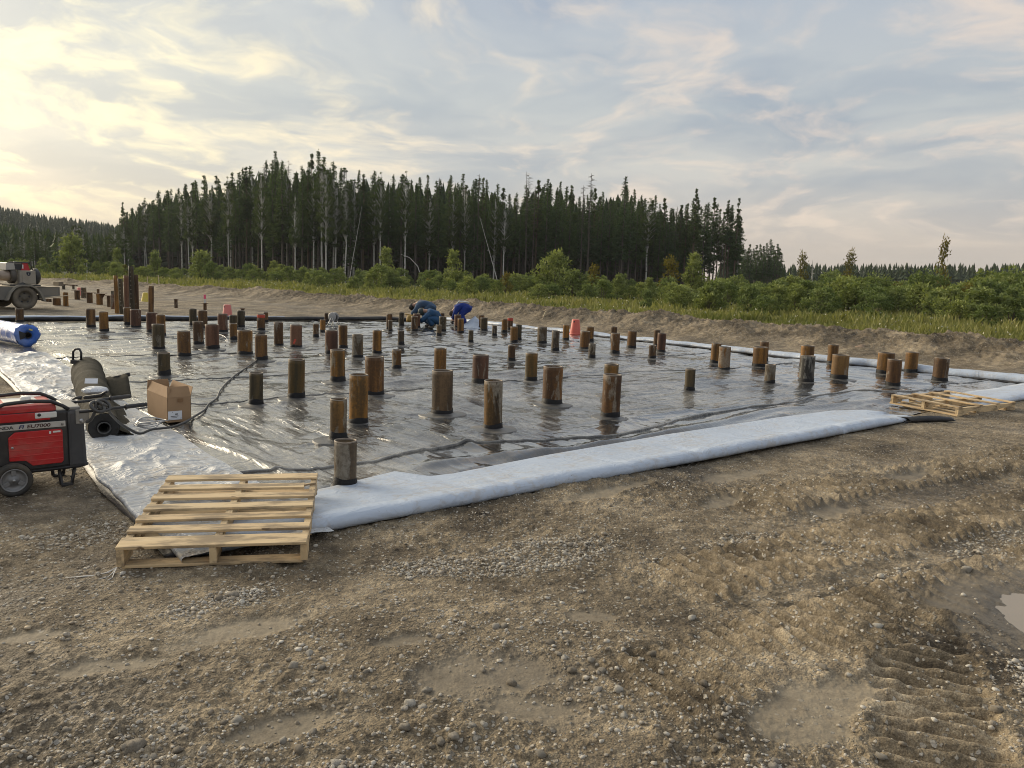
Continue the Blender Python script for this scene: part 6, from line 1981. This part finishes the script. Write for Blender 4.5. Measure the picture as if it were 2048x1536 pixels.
def clump_crown(seed, H, base, R, nclump, per, size, clr, leaf, top_bias=1.0, gap=.0, shape='round'):
    rg = np.random.default_rng(seed)
    P, N, T, LS = [], [], [], []
    C = []
    for k in range(nclump):
        u = rg.uniform(0, 1) ** top_bias
        if shape == 'round': prof = math.sin(math.pi * (.12 + .86 * u)) ** (.7 if H < 5 else .9)
        elif shape == 'cone': prof = (1 - u) ** .75 * min(1, .5 + 3 * u)
        else: prof = (1 - u) ** .8 * (.55 + .45 * min(1, 3 * u))
        a = rg.uniform(0, 6.283); rr = R * prof * math.sqrt(rg.uniform(.08, 1))
        c = np.array([rr * math.cos(a), rr * math.sin(a), H * (base + (1 - base) * u)])
        C.append(c)
        s_ = clr * rg.uniform(.6, 1.25) * (1 - .55 * u if H > 5 else 1)
        n_ = int(per * rg.uniform(.6, 1.3))
        d_ = unit(rg.normal(size=(n_, 3)))
        rad = s_ * rg.uniform(.25, 1, (n_, 1)) ** .6
        P.append(c + d_ * rad * np.array([1, 1, .72]))
        LS.append(np.full(n_, (1 - .5 * u) if H > 5 else 1.0))
        N.append(unit(d_ + rg.normal(0, .8, (n_, 3))))
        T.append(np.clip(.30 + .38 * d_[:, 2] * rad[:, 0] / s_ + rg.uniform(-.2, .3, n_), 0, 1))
    P, N, T, LS = map(np.concatenate, (P, N, T, LS))
    n = len(P)
    V, F, t3 = tri_cloud(P, N, rg.uniform(.7, 1.4, n) * leaf * LS, rg.uniform(.45, .85, n) * leaf * LS, rg, T)
    return V, F, t3, C

def trunk_mb(H, r0, seed, lean=.0, top=.98, n=7):
    rg = random.Random(seed)
    pts, rad = [], []
    px_, py_ = 0, 0
    for k in range(9):
        u = k / 8
        pts.append((px_ + lean * H * u, py_, H * u * top - .3 * (k == 0)))
        rad.append(r0 * (1 - .90 * u) * (1.25 if k == 0 else 1) + .012)
        px_ += rg.gauss(0, .012) * H / 8; py_ += rg.gauss(0, .012) * H / 8
    return MB().tube(pts, rad, n), pts

def dead_branches(mb, H, z0, z1, n, L, seed, droop=-.25):
    rg = random.Random(seed)
    for k in range(n):
        z_ = H * rg.uniform(z0, z1); a = rg.uniform(0, 6.28); l = L * rg.uniform(.4, 1.1) * (1.15 - .6 * z_ / H)
        mb.tube([(0, 0, z_), (math.cos(a) * l * .5, math.sin(a) * l * .5, z_ + l * droop * .4), (math.cos(a) * l, math.sin(a) * l, z_ + l * droop)], [.035, .025, .010], 3, cap=False)
    return mb

# unit trees (built 20 m high, scaled when placed)
TREES = {}
def reg(kind, crown_mesh, trunk_mesh, twig_mesh=None):
    TREES.setdefault(kind, []).append((crown_mesh, trunk_mesh, twig_mesh))
for k in range(5):
    V, F_, T = spruce_crown(60 + k, 20, (.20, .34, .42, .30, .50)[k], (1.9, 2.2, 1.6, 2.4, 2.0)[k], (1, 1.1, .9, 1.0, 1.1)[k])
    tb, _ = trunk_mb(20, .17, k)
    dead_branches(tb, 20, .08, .42, 26, 1.2, k)
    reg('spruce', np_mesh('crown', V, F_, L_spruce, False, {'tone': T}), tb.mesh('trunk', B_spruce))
for k in range(4):
    V, F_, T, C = clump_crown(80 + k, 20, (.42, .50, .38, .55)[k], 1.35, 74, 42, .3, .44, .32, 1.15, 0, 'mid')
    tb, _ = trunk_mb(20, .17, 40 + k)
    for c in C:
        tb.tube([(0, 0, c[2] - .5), tuple(c)], [.05, .02], 3, cap=False)
    dead_branches(tb, 20, .2, .55, 14, 1.1, 30 + k, -.1)
    reg('pine', np_mesh('crown', V, F_, L_pine, False, {'tone': T}), tb.mesh('trunk', B_pine))
for k in range(4):
    V, F_, T, C = clump_crown(120 + k, 20, (.42, .50, .38, .46)[k], 1.55, 80, 44, .3, .54, .30, 1.1, 0, 'round')
    tb, _ = trunk_mb(20, .16, 70 + k, rg_lean := (.0, .01, -.012, .008)[k])
    for c in C:
        tb.tube([(0, 0, max(4, c[2] - 1.6)), tuple(c)], [.05, .015], 3, cap=False)
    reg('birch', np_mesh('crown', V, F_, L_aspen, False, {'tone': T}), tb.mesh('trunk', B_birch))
for k in range(4):
    tb, pts = trunk_mb(20, .14, 170 + k, (.0, .015, -.02, .0)[k], .98)
    tw = MB()
    dead_branches(tw, 20, .10, .62, 40, 1.0, 190 + k, -.2)
    dead_branches(tw, 20, .62, .97, 80, 1.5, 191 + k, -.12)
    reg('snag', tw.mesh('branches', L_dead), tb.mesh('trunk', B_birch if k == 1 else B_spruce))

def plant(kind, var, x, y, H, label, cat, group, z0=None, rz=None, wide=1.0, lean=(0, 0)):
    cm, tm, _ = TREES[kind][var]
    o = thing({'spruce': 'spruce_tree', 'pine': 'pine_tree', 'birch': 'birch_tree', 'snag': 'dead_tree'}[kind], label, cat, (x, y, gz(x, y) if z0 is None else z0), 0, group)
    o.rotation_euler = (lean[0], lean[1], random.uniform(0, 6.28) if rz is None else rz)
    s_ = H / 20.0
    o.scale = (s_ * wide, s_ * wide, s_)
    mobj('trunk', tm, o)
    c_ = mobj('branches' if kind == 'snag' else 'crown', cm, o)
    if kind == 'snag': c_['kind'] = 'stuff'
    return o

# the stand: front line distance and skyline as read off the picture, turned into metres
FX = [240, 330, 430, 520, 640, 800, 1000, 1240, 1475, 1560]
FZ = [205, 185, 165, 148, 135, 137, 143, 155, 172, 185]
SKX = [235, 262, 300, 350, 400, 440, 480, 500, 530, 555, 585, 610, 640, 665, 690, 735, 770, 790, 830, 885, 925, 975, 1000, 1040, 1075, 1100, 1150, 1185, 1238, 1290, 1340, 1375, 1400, 1445, 1475]
SKY_ = [428, 408, 390, 366, 356, 352, 347, 328, 322, 310, 320, 318, 307, 320, 336, 337, 340, 342, 346, 344, 346, 352, 372, 374, 352, 352, 380, 380, 366, 390, 394, 386, 394, 404, 425]
def px2w(px, Z):
    return ((px - 1024 - 7) / 1538.0 * Z, Z)
def hor(px):
    return 560 + .0349 * (px - 1024)
def top_h(px, py, Z):
    return CAM_H + (hor(px) - py) * Z / 1538.0

rf_ = random.Random(99)
LAB = {'spruce': ('dark spruce in the thick of the tall stand behind the brush', 'spruce tree', 'spruces of the tall stand'),
       'pine': ('pine with bare lower trunk in the thick of the tall stand', 'pine tree', 'pines of the tall stand'),
       'birch': ('pale trunked birch in the thick of the tall stand', 'birch tree', 'birches of the tall stand'),
       'snag': ('bare dead conifer in the thick of the tall stand', 'dead tree', 'dead trees of the tall stand')}
def zone(px):
    for lim, txt in ((300, 'at the left end of the stand'), (410, 'above the lone post'), (520, 'above the faded coral bucket'), (620, 'left of the cable reel'), (720, 'above the cable reel'), (800, 'left of the stooping worker'), (890, 'above the two nearer workers'),
                     (980, 'above the royal blue worker'), (1080, 'right of the peaked sheet'), (1200, 'above the bright coral bucket'), (1330, 'right of the bright coral bucket'), (1500, 'at the right end of the stand'), (1580, 'below the lower conifer clump'), (1700, 'right of the lone dead pole'), (1800, 'left of the tall yellowing sapling'), (1920, 'below the tall yellowing sapling')):
        if px < lim: return txt
    return 'at the right picture edge'
ROW_TXT = ('in the front row', 'just behind the front row', 'in the middle rows', 'in the middle rows', 'in the back rows', 'in the back rows')
KIND_TXT = {'spruce': 'dark spruce', 'pine': 'bare stemmed pine', 'birch': 'pale trunked birch', 'snag': 'bare dead conifer'}
def kind_at(px, row):
    q = rf_.random()
    if px < 480: w_ = (.60, .20, .18, .02)
    elif px < 760: w_ = (.62, .08, .26, .04)
    elif px < 1080: w_ = (.68, .08, .15, .09)
    elif px < 1300: w_ = (.74, .09, .06, .11)
    else: w_ = (.58, .30, .05, .07)
    acc = 0
    for k, ww in zip(('spruce', 'pine', 'birch', 'snag'), w_):
        acc += ww
        if q < acc: return k
    return 'spruce'
for row in range(6):
    px = 244 + 5 * row
    while px < 1474 - (0 if row < 3 else 20):
        Zf = float(np.interp(px, FX, FZ)) + row * 5.0 + rf_.uniform(-1.8, 1.8)
        sk = float(np.interp(px, SKX, SKY_))
        hmax = top_h(px, sk, Zf)
        Hh = hmax * (rf_.uniform(.84, .99) if row in (1, 2, 3) else rf_.uniform(.74, .96))
        kd = kind_at(px, row)
        if row >= 3 and kd in ('birch', 'snag'): kd = 'spruce'
        if px > 1300 and row >= 4:
            px += 40; continue
        x, y = px2w(px, Zf)
        plant(kd, rf_.randrange(len(TREES[kd])), x, y, Hh, '%s %s, %s' % (KIND_TXT[kd], ROW_TXT[row], zone(px)), LAB[kd][1], LAB[kd][2], z0=-.1, wide=rf_.uniform(1.0, 1.4) * (1.0 if kd != 'snag' else .9))
        px += rf_.uniform(17, 31) * (1.0 if row < 3 else 1.25) * (.80 if px > 1060 else 1)
# trees one can point at
ONE = [('birch', 0, 594, 390, 128, 'thick white birch trunk left of centre, the boldest pale trunk of the stand'), ('birch', 3, 462, 360, 150, 'white birch with pale trunk near the left third of the stand'),
       ('birch', 1, 384, 400, 160, 'left one of a pair of pale birch trunks at the left of the stand'), ('birch', 2, 391, 385, 161, 'right one of a pair of pale birch trunks at the left of the stand'),
       ('birch', 1, 693, 372, 131, 'bright birch trunk right of the boldest pale trunk'), ('birch', 2, 655, 345, 130, 'birch with whitish trunk and light crown just left of the brightest middle trunk'),
       ('birch', 0, 528, 350, 140, 'birch trunk halfway between the leftmost pair and the boldest trunk'), ('birch', 3, 762, 352, 134, 'slim pale birch standing at the middle of the stand'),
       ('birch', 3, 811, 350, 135, 'slim birch with bent stem beside the middle of the stand'),
       ('spruce', 3, 1238, 357, 150, 'tallest pointed spruce of the right half rising above its neighbours'), ('spruce', 1, 640, 305, 138, 'highest spruce of the whole stand, left of centre'), ('spruce', 0, 556, 308, 146, 'spruce with a double looking top beside the highest one on the left'),
       ('snag', 0, 1172, 349, 146, 'tall bare dead spruce with drooping twigs above the right half'), ('snag', 2, 1050, 345, 143, 'thin bare dead tree sticking out above the middle of the stand'), ('snag', 3, 953, 350, 141, 'thin bare dead top between the middle spruces'), ('snag', 0, 1158, 372, 147, 'bare dead spire just left of the tall dead spruce'),
       ('pine', 0, 256, 408, 200, 'thin pine at the extreme left end of the stand'), ('pine', 2, 1462, 402, 166, 'last tall pine at the right end of the stand'), ('pine', 1, 1378, 384, 162, 'broad topped pine near the right end of the stand'), ('pine', 3, 1442, 404, 164, 'pine second from the right end of the stand')]
for kd, vr, px, py, Z, lb_ in ONE:
    x, y = px2w(px, Z)
    plant(kd, vr, x, y, top_h(px, py, Z), lb_, LAB[kd][1], LAB[kd][2], z0=-.1, wide=1.15 if kd == 'spruce' else 1.0)
# leaning bare stems at the edge of the stand
for px, Z, H, ln, lb_ in [(1000, 128, 12.5, .30, 'bare pale stem leaning left out of the middle of the stand'), (845, 124, 7.0, .75, 'bent pale stem bowing over the brush left of centre'), (700, 127, 13, -.16, 'grey dead stem leaning right near the bright birch'), (1620, 75, 4.6, .06, 'lone bare dead pole standing in the brush on the right')]:
    x, y = px2w(px, Z)
    tb, _ = trunk_mb(H, .085, int(px), 0, .98, 6)
    if px == 845:
        tb = MB().tube([(0, 0, -.2), (-.1, 0, 1.6), (-.7, 0, 3.3), (-2.0, 0, 4.6), (-3.4, 0, 5.1)], [.08, .07, .06, .05, .03], 6)
    else:
        dead_branches(tb, H, .3, .95, 10, .5, int(px), .2)
    o = tb.build('bare_stem', B_birch)
    o.location = (x, y, -.1); o.rotation_euler = (0, -ln if px != 845 else 0, 0)
    tag(o, lb_, 'dead tree')
# lower stand continuing right, behind the tall one
for px, py, Z, kd in [(1482, 498, 235, 'spruce'), (1490, 490, 240, 'pine'), (1497, 497, 238, 'spruce'), (1503, 492, 242, 'pine'), (1510, 488, 240, 'spruce'), (1517, 494, 244, 'pine'), (1523, 486, 242, 'spruce'), (1530, 478, 240, 'spruce'), (1537, 493, 246, 'pine'), (1544, 490, 244, 'pine'), (1549, 498, 240, 'pine'), (1486, 504, 228, 'pine'), (1506, 500, 230, 'spruce'), (1526, 500, 230, 'pine'), (1470, 480, 232, 'spruce'), (1476, 492, 236, 'pine'), (1479, 500, 226, 'spruce'), (1493, 505, 226, 'spruce'), (1500, 500, 248, 'spruce'), (1513, 497, 250, 'spruce'), (1519, 503, 228, 'spruce'), (1533, 490, 250, 'spruce'), (1540, 500, 228, 'spruce'), (1546, 494, 236, 'spruce'), (1553, 505, 244, 'spruce'), (1487, 496, 252, 'spruce')]:
    x, y = px2w(px, Z)
    plant(kd, rf_.randrange(4), x, y, top_h(px, py, Z), 'small looking %s of the lower, farther clump right of the tall stand' % ('pine' if kd == 'pine' else 'spruce'), LAB[kd][1], 'trees of the lower clump', z0=-.1, wide=1.7)

# far wood: hill on the left, tree line on the right and the dark inside of the stand, one mass each
def far_wood(name, pts, seed, label, mat=None):
    rg = np.random.default_rng(seed)
    VV, FF, TT = [], [], []
    b = 0
    for x, y, z_, H in pts:
        nl = 9
        R = H * rg.uniform(.20, .32)
        for k in range(nl):
            u = k / nl
            r = R * (1 - u) ** .85 * rg.uniform(.75, 1.2); zz = z_ + H * (.12 + .86 * u)
            m_ = 6
            an = rg.uniform(0, 6.28) + np.arange(m_) * 6.283 / m_ + rg.normal(0, .25, m_)
            hgt = H * .20
            for a in an:
                w_ = r * .75
                c = np.array([x, y, zz + hgt * .6]); e = np.array([x + math.cos(a) * r, y + math.sin(a) * r, zz - hgt * .15])
                sdv = np.array([-math.sin(a), math.cos(a), 0]) * w_ * .6
                VV += [c, e - sdv, e + sdv]; FF.append((b, b + 1, b + 2)); b += 3
                TT += [rg.uniform(.1, .5)] * 3
    me = np_mesh(name, np.array(VV), np.array(FF), mat or L_far, False, {'tone': np.array(TT)})
    return tag(mobj(name, me), label, None, None, 'stuff')
def hill_h(x, y):
    r = np.hypot(x + 560, y - 560)
    return 49 * np.exp(-(r / 330.0) ** 2) * (1 + .12 * fbm(x, y, .012, 3, 700)) - 2
xs, ys = np.meshgrid(np.linspace(-900, -60, 90), np.linspace(300, 1000, 80))
hz = hill_h(xs.ravel(), ys.ravel())
i = np.arange(79)[:, None] * 90; j = np.arange(89)[None, :]
F_ = np.stack([i + j, i + j + 1, i + 90 + j + 1, i + 90 + j], -1).reshape(-1, 4)
M_hill = simple('hill_floor', (.022, .030, .016), .95, 0, .3, .05)
tag(mobj('hill', np_mesh('hill', np.stack([xs.ravel(), ys.ravel(), hz], 1), F_, M_hill, True)), 'wooded hill far off on the left', None, None, 'structure')
rg_ = np.random.default_rng(5)
pts = []
for _ in range(2600):
    y = rg_.uniform(330, 640); x = -y * rg_.uniform(.36, .95)
    pts.append((x, y, float(hill_h(np.array([x]), np.array([y]))[0]) - 1, rg_.uniform(6, 10)))
far_wood('far_wood', pts, 6, 'hazy wood covering the far hill on the left')
pts = []
for _ in range(620):
    y = rg_.uniform(300, 400); x = y * rg_.uniform(.26, .95)
    px = 1031 + 1538 * x / y
    pts.append((x, y, -1, top_h(min(px, 2300), 527, y) * rg_.uniform(.82, 1.02) + 1))
far_wood('far_wood', pts, 7, 'long low line of distant conifers across the right horizon')
pts = []
for _ in range(620):
    px = rg_.uniform(255, 1370); Z = float(np.interp(px, FX, FZ)) + rg_.uniform(30, 48)
    x, y = px2w(px, Z)
    sk = float(np.interp(px, SKX, SKY_))
    pts.append((x, y, -2, top_h(px, sk, Z) * rg_.uniform(.68, .96)))
far_wood('far_wood', pts, 8, 'dark depth of the tall stand behind its front trees')

pts = []
for _ in range(420):
    px = rg_.uniform(-260, 262); Z = rg_.uniform(168, 250)
    x, y = px2w(px, Z)
    py = float(np.interp(px, [-260, -100, 0, 60, 140, 200, 262], [418, 430, 441, 446, 455, 459, 466]))
    pts.append((x, y, -2, top_h(px, py, Z) * rg_.uniform(.62, 1.0) + 1.5))
far_wood('far_wood', pts, 9, 'dark wood closing the left background under the far hill', L_pine)
# mid-distance young wood on the left, each tree its own
for k in range(64):
    px = rf_.uniform(-60, 275); Z = rf_.uniform(108, 160)
    x, y = px2w(px, Z)
    py = 470 + 16 * math.sin(px * .07) + rf_.uniform(-10, 22)
    kd = rf_.choice(['birch', 'birch', 'spruce', 'pine'])
    plant(kd, rf_.randrange(4), x, y, max(4.0, top_h(px, py, Z)), 'young %s %s on the left, %s' % (kd, 'standing nearer' if Z < 125 else 'in the middle depth' if Z < 142 else 'standing deeper', 'behind the truck' if px < 75 else 'above the stubs by the truck tail' if px < 165 else 'above the tall posts'), LAB[kd][1], 'young trees on the left', z0=-.3, wide=rf_.uniform(1.5, 2.1))

# ------------------------------------------------------------------ shrubs
SHR = {}
def shrub_mesh(kind, seed):
    if kind == 'willow':
        V, F_, T, C = clump_crown(seed, 1.0, .10, .52, 26, 60, .2, .20, .085, 1.0, 0, 'round')
        lm = L_bush
    elif kind == 'dark':
        V, F_, T, C = clump_crown(seed, 1.0, .06, .50, 34, 62, .2, .17, .065, 1.0, 0, 'round')
        lm = L_bush2
    elif kind == 'sapling':
        V, F_, T, C = clump_crown(seed, 1.0, .08, .36, 34, 55, .2, .13, .055, 1.1, 0, 'cone')
        lm = L_bush
    elif kind == 'young_spruce':
        V, F_, T = spruce_crown(seed, 20, .05, 5.2, 1.0)
        V = V / 20; C = [] 
        lm = L_spruce
    else:
        V, F_, T, C = clump_crown(seed, 1.0, .25, .32, 22, 34, .2, .13, .05, .8, 0, 'mid')
        lm = L_yel
    st2 = MB()
    for c in C[:12]:
        st2.tube([(c[0] * .08, c[1] * .08, -.05), (c[0] * .55, c[1] * .55, c[2] * .6), tuple(c)], [.012, .008, .003], 4, cap=False)
    if not C:
        st2.tube([(0, 0, -.05), (0, 0, .9)], [.02, .004], 5)
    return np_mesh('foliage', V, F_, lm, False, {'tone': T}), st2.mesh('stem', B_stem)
for kd, n_v in (('willow', 5), ('dark', 4), ('sapling', 3), ('young_spruce', 2), ('yellow', 2)):
    SHR[kd] = [shrub_mesh(kd, 800 + 37 * q + len(kd)) for q in range(n_v)]
SH_INFO = {'willow': ('willow_shrub', 'grey green willow shrub in the brush between grass and trees', 'shrub', 'willow shrubs of the brush'),
           'dark': ('leafy_shrub', 'dark leafy shrub in the brush between grass and trees', 'shrub', 'dark shrubs of the brush'),
           'sapling': ('poplar_sapling', 'bright green pointed sapling rising from the brush', 'sapling', 'saplings of the brush'),
           'young_spruce': ('young_spruce', 'young bushy spruce growing among the brush', 'young spruce', 'young spruces of the brush'),
           'yellow': ('yellowing_shrub', 'thin yellowing shrub standing among the green brush', 'shrub', 'yellowing shrubs of the brush')}
def shrub(kd, x, y, H, wide=1.0, label=None):
    fo, stm = SHR[kd][rf_.randrange(len(SHR[kd]))]
    nm, lb_, ct, gp = SH_INFO[kd]
    o = thing(nm, label or lb_, ct, (x, y, gz(x, y) - .05), rf_.uniform(0, 6.28), gp)
    o.scale = (H * wide, H * wide, H)
    mobj('foliage', fo, o); mobj('stem', stm, o)
    return o
cnt = {k: 0 for k in SHR}
tries = 0
placed = []
while sum(cnt.values()) < 470 and tries < 20000:
    tries += 1
    px = rf_.uniform(-120, 2170)
    Z = math.exp(rf_.uniform(math.log(30), math.log(125)))
    x, y = px2w(px, Z)
    bd = float(berm_dist(np.array([x]), np.array([y]))[0][0])
    if bd < 8.0 or Z > float(np.interp(px, FX + [2300], FZ + [190])) - 5: continue
    u = bd
    thick = float(fbm(np.array([x]), np.array([y]), .06, 3, 830)[0])
    if u < 14:
        if rf_.random() > .12 + .25 * thick: continue
        kd = rf_.choice(['willow', 'willow', 'willow', 'dark']); H = rf_.uniform(.45, 1.0)
    elif u < 25:
        if rf_.random() > .50 + .4 * thick: continue
        kd = rf_.choice(['willow', 'willow', 'dark', 'sapling']); H = rf_.uniform(1.0, 1.9)
    else:
        kd = rf_.choice(['willow', 'willow', 'dark', 'dark', 'dark', 'sapling', 'young_spruce' if rf_.random() < .4 else 'dark', 'yellow' if rf_.random() < .25 else 'willow'])
        H = rf_.uniform(1.3, 2.6) * (1.2 if px > 1450 else 1.0)
    if kd in ('sapling', 'young_spruce'): H *= 1.15
    if kd == 'willow' and cnt[kd] >= 270 or kd == 'dark' and cnt[kd] >= 270: continue
    # keep the skyline of the brush as low as in the picture
    cap_ = top_h(px, float(np.interp(px, [-100, 100, 300, 700, 1000, 1300, 1560, 2100], [515, 522, 526, 530, 542, 556, 564, 566])) + rf_.uniform(-8, 22), Z)
    H = min(H, max(.6, cap_))
    if any((x - a) ** 2 + (y - b) ** 2 < (.34 * H + .2) ** 2 for a, b in placed): continue
    placed.append((x, y))
    cnt[kd] += 1
    shrub(kd, x, y, H, rf_.uniform(.85, 1.25), '%s %s %s %s' % ('low' if H < 1.0 else 'medium' if H < 1.6 else 'tall', {'willow': 'grey green willow shrub', 'dark': 'dark leafy shrub', 'sapling': 'pointed green sapling', 'young_spruce': 'young bushy spruce', 'yellow': 'thin yellowing shrub'}[kd], 'in the grass' if u < 14 else 'behind the grass' if u < 25 else 'in the deep brush', zone(px)))
for px, py, Z, kd, lb_, wd in [(908, 505, 72, 'sapling', 'tall pointed sapling above the two workers', .9), (775, 500, 84, 'sapling', 'pointed sapling left of the one above the workers', .9), (1108, 512, 70, 'willow', 'broad pale willow bush below the right half of the stand', .8), (1185, 532, 66, 'yellow', 'yellowish thin bush in front of the dark trunks', .9),
                           (1335, 520, 68, 'yellow', 'yellow topped bush at the right end of the tall stand', 1.1), (1383, 512, 66, 'sapling', 'bright sapling under the last pines of the stand', .9), (1872, 484, 58, 'yellow', 'tall yellowing sapling with bare twigs on the right', .38), (1690, 508, 66, 'yellow', 'thin half bare sapling left of the tall yellowing one', .5), (1595, 512, 70, 'yellow', 'thin half bare sapling beside the lone dead pole', .5),
                           (1845, 535, 52, 'dark', 'big dark bush below the tall yellowing sapling', .8), (2020, 532, 50, 'dark', 'big dark bush at the right edge of the picture', .9), (1745, 542, 55, 'dark', 'large dark bush left of the tall yellowing sapling', .9), (1960, 548, 54, 'dark', 'dark bush second from the right edge', .9), (1660, 548, 58, 'dark', 'dark rounded bush right of the lower clump of conifers', 1.0), (1560, 540, 60, 'young_spruce', 'young spruce standing out below the lower clump', .6),
                           (150, 478, 105, 'willow', 'large rounded tree-like willow behind the capped piles on the left', .75), (240, 500, 100, 'sapling', 'pale pointed sapling left of the tall posts', .8), (318, 505, 98, 'sapling', 'pointed sapling right of the tall posts', .9), (410, 510, 92, 'willow', 'broad willow bush below the left end of the stand', 1.0)]:
    x, y = px2w(px, Z)
    shrub(kd, x, y, top_h(px, py, Z), wd, lb_)

# ------------------------------------------------------------------ grass strip, ground cover under the shrubs
def grass():
    rg = np.random.default_rng(77)
    N = 240000
    px = rg.uniform(-250, 2300, N); Z = np.exp(rg.uniform(math.log(17), math.log(95), N))
    x = (px - 1031) / 1538.0 * Z; y = Z
    bd, _ = berm_dist(x, y)
    edge = bd + 1.0 * fbm(x, y, .5, 4, 61)
    dens = sst(edge, 1.4, 2.8) * np.where(bd < 14, 1.0, .45)
    keep = (rg.uniform(0, 1, N) < dens * (.35 + .65 * vnoise(x * .8, y * .8, 66)))
    x, y, bd = x[keep][:64000], y[keep][:64000], bd[keep][:64000]
    n = len(x)
    z_ = ground_h(x, y)
    tuft = vnoise(x * 1.3, y * 1.3, 67); big = vnoise(x * .25, y * .25, 68)
    Hh = (.16 + .42 * tuft * (.4 + big)) * np.clip((bd - 1) / 2.5, .35, 1) * rg.uniform(.6, 1.3, n)
    a = rg.uniform(0, 6.283, n); w_ = (.010 + .0011 * y) * rg.uniform(.7, 1.5, n)
    lx, ly = rg.normal(0, .22, n) * Hh, rg.normal(0, .22, n) * Hh
    V = np.empty((n, 5, 3))
    cx, cy = np.cos(a) * w_, np.sin(a) * w_
    V[:, 0] = np.stack([x - cx, y - cy, z_ - .03], 1); V[:, 1] = np.stack([x + cx, y + cy, z_ - .03], 1)
    V[:, 2] = np.stack([x + cx * .8 + lx * .35, y + cy * .8 + ly * .35, z_ + Hh * .6], 1); V[:, 3] = np.stack([x - cx * .8 + lx * .35, y - cy * .8 + ly * .35, z_ + Hh * .6], 1)
    V[:, 4] = np.stack([x + lx, y + ly, z_ + Hh], 1)
    b = np.arange(n)[:, None] * 5
    F3 = np.concatenate([b + np.array([[0, 1, 2]]), b + np.array([[0, 2, 3]]), b + np.array([[3, 2, 4]])])
    tone = np.clip(.25 + .5 * vnoise(x * .3, y * .3, 70) + .35 * sst(-bd, -5, -1.5) + rg.uniform(-.2, .25, n), 0, 1)
    tn = np.repeat(tone, 5)
    me = np_mesh('grass', V.reshape(-1, 3), F3, L_grass, False, {'tone': tn})
    tag(mobj('grass', me), 'uncut grass and weeds in the strip behind the earth berm', None, None, 'stuff')
    # pale seed heads and small white flowers
    k = rg.choice(n, 1500, replace=False)
    P = np.stack([x[k], y[k], z_[k] + Hh[k] * 1.02], 1)
    V2, F2, T2 = tri_cloud(P, unit(rg.normal(size=(len(k), 3)) + np.array([0, 0, .6])), .05 + .0008 * y[k], .04 + .0008 * y[k], rg, np.ones(len(k)))
    tag(mobj('wild_flowers', np_mesh('wild_flowers', V2, F2, simple('flower_heads', (.50, .48, .36), .8), False, {'tone': T2})), 'pale flowers and seed heads dotted over the grass strip', None, None, 'stuff')
grass()

# ------------------------------------------------------------------ smoky evening air
def haze():
    mt = bpy.data.materials.new('haze')
    mt.use_nodes = True
    nt = mt.node_tree
    nt.nodes.clear()
    v = nt.nodes.new('ShaderNodeVolumePrincipled')
    v.inputs['Color'].default_value = (.90, .93, .97, 1)
    v.inputs['Density'].default_value = .00013
    v.inputs['Anisotropy'].default_value = .2
    o = nt.nodes.new('ShaderNodeOutputMaterial')
    nt.links.new(v.outputs[0], o.inputs['Volume'])
    mb = MB().box((0, 0, 35.0), (3300, 3300, 76.0))
    tag(mb.build('haze', mt), 'thin smoky evening haze', None, None, 'stuff')
haze()
